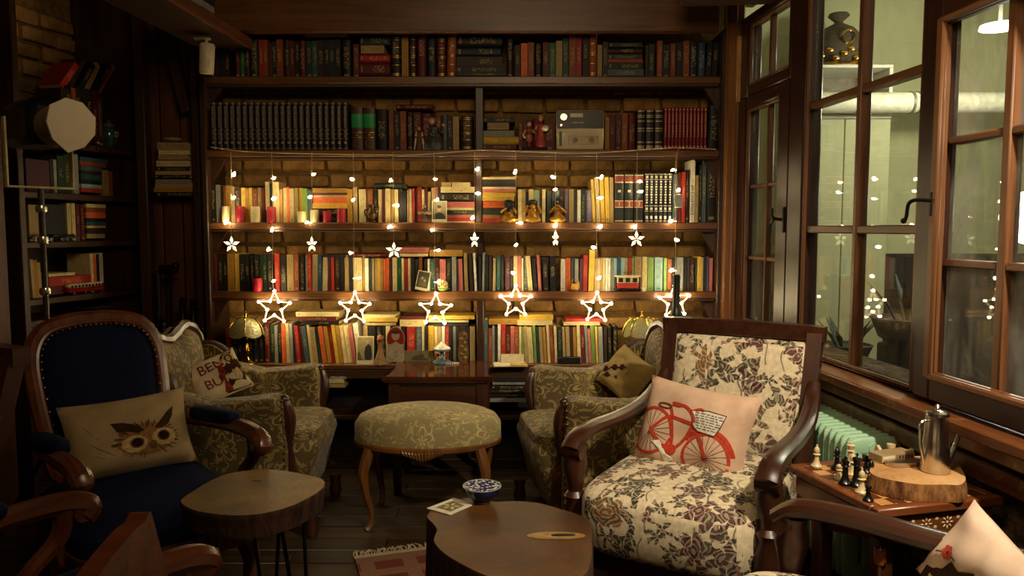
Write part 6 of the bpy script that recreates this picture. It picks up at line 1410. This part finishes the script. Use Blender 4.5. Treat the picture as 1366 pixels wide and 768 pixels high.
def patch(b, fn, poly, off=.0014, rings=4):
    k = len(poly); cu = sum(p[0] for p in poly) / k; cv = sum(p[1] for p in poly) / k; vs = []
    for i in range(rings): s = 1 - i / rings; vs += [fn(cu + (p[0] - cu) * s, cv + (p[1] - cv) * s, 1, off) for p in poly]
    vs.append(fn(cu, cv, 1, off)); fs = [[i * k + j, i * k + (j + 1) % k, (i + 1) * k + (j + 1) % k, (i + 1) * k + j] for i in range(rings - 1) for j in range(k)] + [[(rings - 1) * k + j, (rings - 1) * k + (j + 1) % k, rings * k] for j in range(k)]
    b.add(vs, fs)
circ = lambda cx_, cy_, rx_, ry_, n=28, a0=0, a1=2 * pi: [(cx_ + rx_ * cos(a0 + (a1 - a0) * i / n), cy_ + ry_ * sin(a0 + (a1 - a0) * i / n)) for i in range(n + (0 if abs(a1 - a0 - 2 * pi) < .01 else 1))]
def ink(name, c): return plain(name, c, .85, 0, .3, 90, .1)
def linen(name, c): return plain(name, c, .9, 0, .18, 14, .1)
# owl cushion on the blue chair
f, l, u_ = face_dir(radians(-56), .45, .06)
# local +y must run to the viewer's right
P_ = atz(172, 580, .55)
ow, fo_ = cushion('owl_cushion', 'beige cushion printed with an owl face, on the blue armchair', linen('owl_linen', '9c845f'), .40, .27, .14, onto(P_, f, l, u_))
b = mb(); patch(b, fo_, circ(.22, -.28, .46, .40, 30)); b.build('owl_face', ink('owl_buff', '8a6238'), ow)
b = mb(); rn = random.Random(8)
for k in range(60): a = rn.uniform(0, 6.28); r0, r1 = rn.uniform(.3, .44), rn.uniform(.46, .56); stroke(b, fo_, [(.22 + r0 * cos(a), -.28 + r0 * sin(a) * .9), (.22 + r1 * cos(a), -.28 + r1 * sin(a) * .9)], .012, off=.0022)
b.build('owl_feathers', ink('owl_brown', '4a3018'), ow, kind='stuff')
for e_ in (0, .47):
    b = mb(); patch(b, fo_, circ(.02 + e_, -.36 + e_ * .12, .20, .22, 24), .0024); b.build('owl_eye_disc', ink('owl_pale', 'b89a68'), ow)
    b = mb(); patch(b, fo_, circ(.06 + e_ * .9, -.34 + e_ * .12, .095, .125, 20), .0032); b.build('owl_eye', ink('owl_dark', '24180c'), ow)
    b = mb(); stroke(b, fo_, circ(.06 + e_ * .9, -.34 + e_ * .12, .095, .125, 20), .025, True, .004); b.build('owl_eye_rim', ink('owl_ring', '6a4a28'), ow)
b = mb(); patch(b, fo_, circ(.30, -.46, .06, .10, 12), .003); b.build('owl_beak', ink('owl_ring', '6a4a28'), ow)
b = mb(); patch(b, fo_, [(-.22, .02), (-.3, .26), (-.12, .22), (.12, .08), (.2, -.06), (.1, -.1), (-.05, -.02)], .0026); b.build('owl_ear_tuft', ink('owl_tuft', '3a2614'), ow); b = mb(); patch(b, fo_, [(.46, .1), (.62, .34), (.74, .46), (.7, .2), (.6, 0), (.48, -.08), (.36, -.04)], .0026); b.build('owl_ear_tuft', ink('owl_tuft', '3a2614'), ow)
b = mb()
for a_ in ((-.9, .7, -.5, -.1), (-.95, .2, -.3, -.55), (-.85, -.3, -.1, -.8)): stroke(b, fo_, [(a_[0], a_[1]), ((a_[0] + a_[2]) / 2, (a_[1] + a_[3]) / 2 - .03), (a_[2], a_[3])], .014)
b.build('printed_branches', ink('branch_ink', '8a7252'), ow)
# lettered cushion on the left damask chair
f, l, u_ = face_dir(radians(-66), .6, .40); P_ = atz(289, 504, .60)
bb, fb_ = cushion('lettered_cushion', 'patchwork cushion with red lettering, leaning in the left damask armchair', linen('patch_cream', 'c4b08a'), .25, .21, .08, onto(P_, f, l, u_))
RI = ink('red_ink', '6a1a14'); 
for body, u0, v0, s_ in (('BEN', -.06, .22, .064), ('BU', -.22, -.5, .064)):
    text_obj('lettering', body, s_, RI, bb, None, fn=lambda q, u0=u0, v0=v0: fb_(u0 + q.x / .125, v0 + q.y / .105, 1, .002 + q.z))
b = mb(); patch(b, fb_, [(.05, -.95), (.12, .2), (.45, .95), (.9, .95), (.92, -.95)], .0015); b.build('dark_patch', ink('patch_brown', '3a2014'), bb)
b = mb(); patch(b, fb_, [(.0, -.9), (.1, .3), (.3, .3), (.28, -.9)], .0024); b.build('red_patch', ink('patch_red', '7a2c1c'), bb)
b = mb(); patch(b, fb_, circ(.62, .5, .2, .3, 18), .0026); b.build('cream_figure', ink('patch_figure', 'b0946a'), bb); b = mb(); patch(b, fb_, circ(.66, -.3, .16, .34, 18), .0026); b.build('cream_figure', ink('patch_figure', 'b0946a'), bb)
b = mb(); stroke(b, fb_, circ(.62, .5, .12, .18, 16), .05, True, .0034); stroke(b, fb_, [(.4, .0), (.6, .1), (.86, -.05)], .05, off=.0034); b.build('black_outlines', ink('patch_black', '1a120c'), bb)
# cushion on the right damask chair
f, l, u_ = face_dir(pi + .75, .55, -.40); P_ = atz(836, 500, .60)
rc, fr_ = cushion('patterned_cushion', 'tan cushion with a dark red printed pattern, in the right damask armchair', linen('tan_linen', '9a824c'), .26, .21, .09, onto(P_, f, l, u_))
b = mb(); patch(b, fr_, [(-.9, -.7), (-.9, .3), (-.2, .5), (.3, .2), (.2, -.6)], .0015); b.build('pale_panel', ink('panel_buff', 'a08a58'), rc)
b = mb()
for (u0, v0) in ((-.65, -.35), (-.35, -.05), (-.05, .15), (-.4, -.5), (-.05, -.3)): patch(b, fr_, circ(u0, v0, .13, .14, 12), .0026); stroke(b, fr_, [(u0 - .15, v0 - .15), (u0, v0), (u0 + .18, v0 + .1)], .06, off=.003)
b.build('dark_figures', ink('figure_maroon', '3a1614'), rc)
# bicycle cushion on the floral chair
fcR = Matrix.Translation(fc1_loc) @ Matrix.Rotation(fc1_rz, 4, 'Z')
f, l, u_ = face_dir(fc1_rz - .05, .38, -.09); P_ = fcR @ Vector((-.02, -.03, .585))
bc_, fb2 = cushion('bicycle_cushion', 'pinkish cushion printed with a red bicycle and newsprint basket, on the floral armchair', linen('rose_linen', 'c6a488'), .385, .315, .14, onto(P_, f, l, u_))
RD = ink('bike_red', 'b23a24'); A_ = .385 / .315
b = mb()
for cx_, cy_, r_ in ((.42, -.50, .40), (-.66, -.20, .40)):
    cl = [(x_, y_) for x_, y_ in circ(cx_, cy_, r_, r_ * A_, 40) if abs(x_) < .96 and abs(y_) < .96]
    stroke(b, fb2, circ(cx_, cy_, r_, r_ * A_, 40) if len(cl) == 40 else cl, .05, len(cl) == 40, .002, A_)
fr = [[(-.66, -.2), (-.2, -.5), (.1, .1), (.02, .36)], [(-.66, -.2), (-.34, .18), (-.2, -.5)], [(-.34, .18), (.08, .12)], [(.1, .1), (.3, -.2), (.42, -.5)], [(-.30, .18), (-.38, .36)], [(.02, .36), (-.12, .46), (-.28, .44)], [(.02, .36), (.16, .46), (.26, .40)]]
for q in fr: stroke(b, fb2, [(p.x, p.y) for p in spline([(x_, y_, 0) for x_, y_ in q], 5)], .055, off=.0024, asp=A_)
stroke(b, fb2, circ(.42, -.50, .47, .47 * A_, 20, .3, 2.6), .07, off=.0024, asp=A_); stroke(b, fb2, [(-.36, .46), (-.2, .46)], .09, off=.0028); patch(b, fb2, circ(-.2, -.5, .1, .1 * A_, 16), .003)
b.build('printed_bicycle', RD, bc_)
b = mb()
for cx_, cy_ in ((.42, -.50), (-.66, -.20)):
    for k in range(20):
        a = k * pi / 10; q = (cx_ + .37 * cos(a), cy_ + .37 * A_ * sin(a))
        if abs(q[0]) < .95 and abs(q[1]) < .95: stroke(b, fb2, [(cx_, cy_), ((cx_ + q[0]) / 2, (cy_ + q[1]) / 2), q], .009, off=.0018)
stroke(b, fb2, [(p[0], p[1]) for p in circ(-.5, .38, .13, .05, 12)], .03, True, .003); b.build('printed_spokes', ink('spoke_ink', '6a3020'), bc_, kind='stuff')
b = mb(); patch(b, fb2, [(.02, .40), (.3, .46), (.62, .44), (.56, .16), (.5, -.02), (.2, .0), (.1, .1)], .0036); b.build('newsprint_basket', ink('newsprint', 'cfc7b2'), bc_); b = mb(); patch(b, fb2, [(-.58, -.42), (-.44, -.36), (-.12, -.72), (-.26, -.82)], .0036); b.build('newsprint_scrap', ink('newsprint', 'cfc7b2'), bc_)
b = mb(); rn = random.Random(6)
for r_ in range(7):
    y_ = .38 - r_ * .052; x_ = .1 + r_ * .012
    while x_ < .54 - r_ * .012: w2 = rn.uniform(.03, .09); stroke(b, fb2, [(x_, y_), (x_ + w2, y_)], .016, off=.0046); x_ += w2 + .02
b.build('newsprint_lines', ink('print_ink', '6a665c'), bc_, kind='stuff')
b = mb(); stroke(b, fb2, [(.02, .40), (.3, .46), (.62, .44), (.56, .16), (.5, -.02), (.2, .0), (.1, .1)], .018, True, .005); b.build('basket_outline', ink('outline_ink', '3a2a22'), bc_)
# cushion on the nearest floral chair
f2R = Matrix.Translation(fc2_loc) @ Matrix.Rotation(fc2_rz, 4, 'Z')
f, l, u_ = face_dir(pi + .35, .2, 1.08); P_ = atz(1308, 770, .57)
nc, fn_ = cushion('blossom_cushion', 'pale pink cushion with dark printed shape, on the nearest floral armchair at lower right', linen('pale_rose', 'cfb49c'), .21, .21, .09, onto(P_, f, l, u_))
b = mb(); patch(b, fn_, [(-.95, .8), (-.95, -.95), (.0, -.95), (.16, -.6), (-.05, -.4), (.2, -.1), (.0, .1), (.05, .3), (-.3, .42), (-.5, .7)], .0018); b.build('dark_print', ink('print_umber', '3a2a1e'), nc)
b = mb()
for k in range(6): a = k * pi / 3; patch(b, fn_, circ(.08 + .09 * cos(a), .5 + .09 * sin(a), .06, .06, 10), .003)
b.build('red_blossom', ink('blossom_red', 'b8483a'), nc); b = mb(); stroke(b, fn_, [(-.1, .72), (.0, .6), (.08, .5), (.12, .25)], .03, off=.0024); b.build('stem', ink('stem_ink', '5a3a2a'), nc)
# ------------------------------------------------------------------ on the stump table
q = atz(643, 668, .4225); t = thing('painted_bowl', 'small blue and white painted bowl on the stump table', 'bowl', (q.x, q.y, .4208)); BL = plain('cobalt', '12204a', .12, 0, .5, 50)
k = .058
def bowl_in():
    t_ = NT('bowl_inside'); v = t_.obj(); n = t_.n('ShaderNodeTexVoronoi', i_Scale=95.0); t_.l(v, n.inputs['Vector']); col = t_.mix(t_.math('LESS_THAN', n.outputs['Distance'], .42), lin('1a2450'), lin('cfcabd')); return t_.set(col, .12, 0, .6)
mb().lathe([(k * .42, 0), (k * .45, .004), (k * .46, .008), (k * .8, .022), (k, .046), (k * 1.0, .05), (k * .965, .049)], 28).build('outside', BL, t); b = mb(); b.lathe([(k * .97, .0495), (k * .78, .026), (k * .4, .013), (.001, .011)], 28); b.build('inside', bowl_in(), t)
mb().tube([(k * 1.0 * cos(a), k * 1.0 * sin(a), .0495) for a in [i * pi / 14 for i in range(28)]], .0018, 6, closed=True).build('rim', plain('bowl_rim', '8a8a90', .15), t); mb().lathe([(k * .41, -.0), (k * .44, .001), (k * .44, .006)], 24).build('foot', plain('bowl_foot', 'd8d4c8', .3), t)
cq = [atz(x, y, .4215) for x, y in ((569, 678), (606, 664), (630, 674), (601, 687))]; ctr_ = sum(cq, Vector()) / 4
t = thing('printed_napkin', 'square white printed paper napkin beside the painted bowl', 'napkin', (ctr_.x, ctr_.y, .4212)); mb().prism([((p - ctr_).x, (p - ctr_).y) for p in cq], lambda a, c, h: (a, c, h), 0, .0015).build('sheet', plain('napkin_white', 'cfc6ae', .8), t)
b = mb(); b.prism([((p - ctr_).x * .62, (p - ctr_).y * .62) for p in cq], lambda a, c, h: (a, c, h), .0014, .0019); b.build('printed_square', plain('napkin_olive', '6a5c34', .7, 0, .6, 120), t)
b = mb()
for k_ in range(5): a = k_ * 1.256; b.pad((.016 * cos(a), .016 * sin(a), .002), (.02, .01, .0012), 1, 1, 8, 4, RZ(a))
b.build('printed_flower', plain('napkin_pale', 'b8ac84', .7), t)
# ------------------------------------------------------------------ on the chess table
CR = Matrix.Translation((ct.location.x, ct.location.y, ZT)) @ Matrix.Rotation(ct.rotation_euler.z, 4, 'Z'); crz = ct.rotation_euler.z
sp_ = [atz(x, y, ZT + .045) for x, y in ((1160, 628), (1168, 618), (1190, 612), (1225, 608), (1258, 612), (1278, 620), (1288, 636), (1282, 646), (1262, 646), (1230, 646), (1200, 642), (1172, 636))]
cs2 = sum(sp_, Vector()) / len(sp_); t = thing('bark_slab', 'thick pale slice of wood with bark edge, lying on the chessboard', 'wood slice', (cs2.x, cs2.y, 0))
poly = spl2([((p - cs2).x, (p - cs2).y) for p in sp_], 3)
SL = slice_mat('slab_top', '9a6a3a', 'c29460', 'd2aa78'); BARK2 = bark_mat('slab_bark', '4a2a14', 'b07a44'); _b = BARK; BARK = BARK2
slab(t, poly, ZT + .045, ZT + .0006, .05, SL, ('top', 'bark_side')); BARK = _b
for c_ in kids(t): 
    for v in c_.data.vertices: v.co.z -= ZT
t.location.z = ZT
q = atz(1247, 628, ZT + .046); kz = ZT + .0462; t = thing('coffee_pot', 'tall tapered steel coffee pot with knob lid and thin straight spout, on the bark slab', 'coffee pot', (q.x, q.y, kz), .2)
KH = .152; mb().lathe([(.036, 0), (.038, .003), (.033, KH * .5), (.028, KH), (.029, KH + .002)], 28).build('body', CHROME, t); mb().lathe([(.030, KH + .001), (.029, KH + .009), (.018, KH + .014), (.005, KH + .016), (.004, KH + .02), (.0075, KH + .025), (.004, KH + .031)], 22).build('lid', CHROME, t)
mb().tube([(.030, -.006, .018), (.050, -.008, .062), (.064, -.010, .105)], [.0105, .0072, .005], 10).build('spout', CHROME, t)
mb().tube(spline([(-.028, .0, KH - .012), (-.05, .0, KH - .02), (-.047, 0, KH * .5), (-.034, 0, .022)], 6), .0042, 8).build('handle', CHROME, t)
# card box and shining case on the slab
q = atz(1196, 616, ZT + .047); t = thing('card_box', 'flat printed card box lying on the bark slab behind the steel case', 'box', (q.x, q.y + .03, ZT + .0462), crz + .1)
mb().box((0, 0, .011), (.12, .05, .022), .001).build('box', plain('box_tan', '9a8058', .6), t); mb().box((-.035, -.0255, .011), (.045, .0008, .016), 0).build('pale_label', CREAM, t)
b = mb()
for j in range(5): b.box((.005 + j * .011, -.0255, .011), (.007, .0008, .012), 0)
b.build('printed_marks', plain('box_mark', '5a2a1c', .6), t)
t = thing('steel_case', 'shining pointed steel case lying on the bark slab', 'case', (q.x + .012, q.y - .028, ZT + .0462), crz - .22); mb().prism(spl2([(-.05, -.018), (0, -.022), (.05, -.01), (.068, 0), (.05, .012), (0, .02), (-.05, .018)], 4), lambda a, c, h: (a, c, h), 0, .013).build('case', CHROME, t, sharp=60)
# chessmen
IV = plain('ivory_chess', 'd2bc8c', .35, 0, .1); EB = plain('ebony_chess', '100e0c', .28, 0, .1)
PR = dict(pawn=[(.0135, 0), (.014, .004), (.010, .008), (.0065, .016), (.0055, .024), (.009, .027), (.005, .029), (.008, .034), (.0075, .039), (.003, .0425)],
          bishop=[(.015, 0), (.016, .005), (.011, .010), (.007, .022), (.006, .036), (.011, .039), (.006, .042), (.009, .049), (.007, .057), (.002, .063), (.003, .066), (.001, .068)],
          queen=[(.0165, 0), (.0175, .006), (.012, .012), (.008, .026), (.007, .048), (.012, .052), (.008, .055), (.012, .068), (.009, .069), (.004, .072), (.005, .076), (.001, .079)],
          king=[(.017, 0), (.018, .006), (.0125, .012), (.0085, .028), (.0075, .054), (.013, .058), (.008, .061), (.0125, .076), (.009, .079), (.003, .081)],
          rook=[(.015, 0), (.016, .005), (.012, .010), (.009, .018), (.008, .032), (.0125, .036), (.013, .046), (.010, .046), (.009, .041)])
def man(kind, white, x, y, label, base=ZT, h=1.0):
    q = atz(x, y, base); t = thing('chess_' + kind, label, 'chess piece', (q.x, q.y, base + .0004), random.uniform(0, 6), f"{'ivory' if white else 'black'} chessmen"); m = IV if white else EB
    if kind == 'knight':
        mb().lathe([(.015, 0), (.016, .005), (.012, .010), (.010, .016)], 16).build('base', m, t)
        pr = spl2([(-.009, .015), (-.010, .03), (-.004, .046), (.0, .05), (.005, .047), (.016, .038), (.015, .033), (.006, .034), (.004, .03), (.009, .015)], 3); mb().prism(pr, lambda a, c, h_: (a, h_, c), -.005, .005).build('head', m, t, sharp=60)
    else: mb().lathe([(r, z * h) for r, z in PR[kind]], 18).build('body', m, t)
    if kind == 'king': mb().box((0, 0, .086), (.0035, .0035, .012), .0005).build('cross_upright', m, t); mb().box((0, 0, .087), (.009, .0035, .0032), .0005).build('cross_bar', m, t)
for a_ in (('bishop', 1, 1089, 623, 'ivory bishop standing alone at the left rear corner of the chessboard'), ('bishop', 0, 1116, 626, 'black bishop at the left edge of the crowded group, behind the pawns'), ('queen', 0, 1127, 646, 'tall black queen in the front middle of the crowded chess group'),
           ('queen', 1, 1134, 624, 'tall ivory queen at the back of the crowded chess group'), ('king', 0, 1142, 648, 'black king with cross, right of the black queen'), ('pawn', 1, 1119, 639, 'ivory pawn left of the black queen'),
           ('bishop', 1, 1149, 658, 'ivory bishop in front of the black king'), ('pawn', 1, 1163, 652, 'ivory pawn right of the front ivory bishop, against the bark slab'), ('pawn', 0, 1158, 668, 'black pawn at the front edge of the chessboard'),
           ('bishop', 1, 1137, 634, 'ivory bishop between the two queens'), ('knight', 0, 1156, 630, 'black knight behind the king, beside the bark slab'), ('bishop', 0, 1161, 644, 'black bishop against the bark slab')): man(*a_)
for a_ in (('knight', 1, 1170, 615, 'ivory knight behind the left end of the bark slab'), ('rook', 1, 1188, 612, 'ivory rook behind the card box'), ('knight', 0, 1200, 613, 'black knight behind the card box'), ('pawn', 1, 1215, 616, 'ivory pawn left of the coffee pot, behind the slab')): man(*a_)
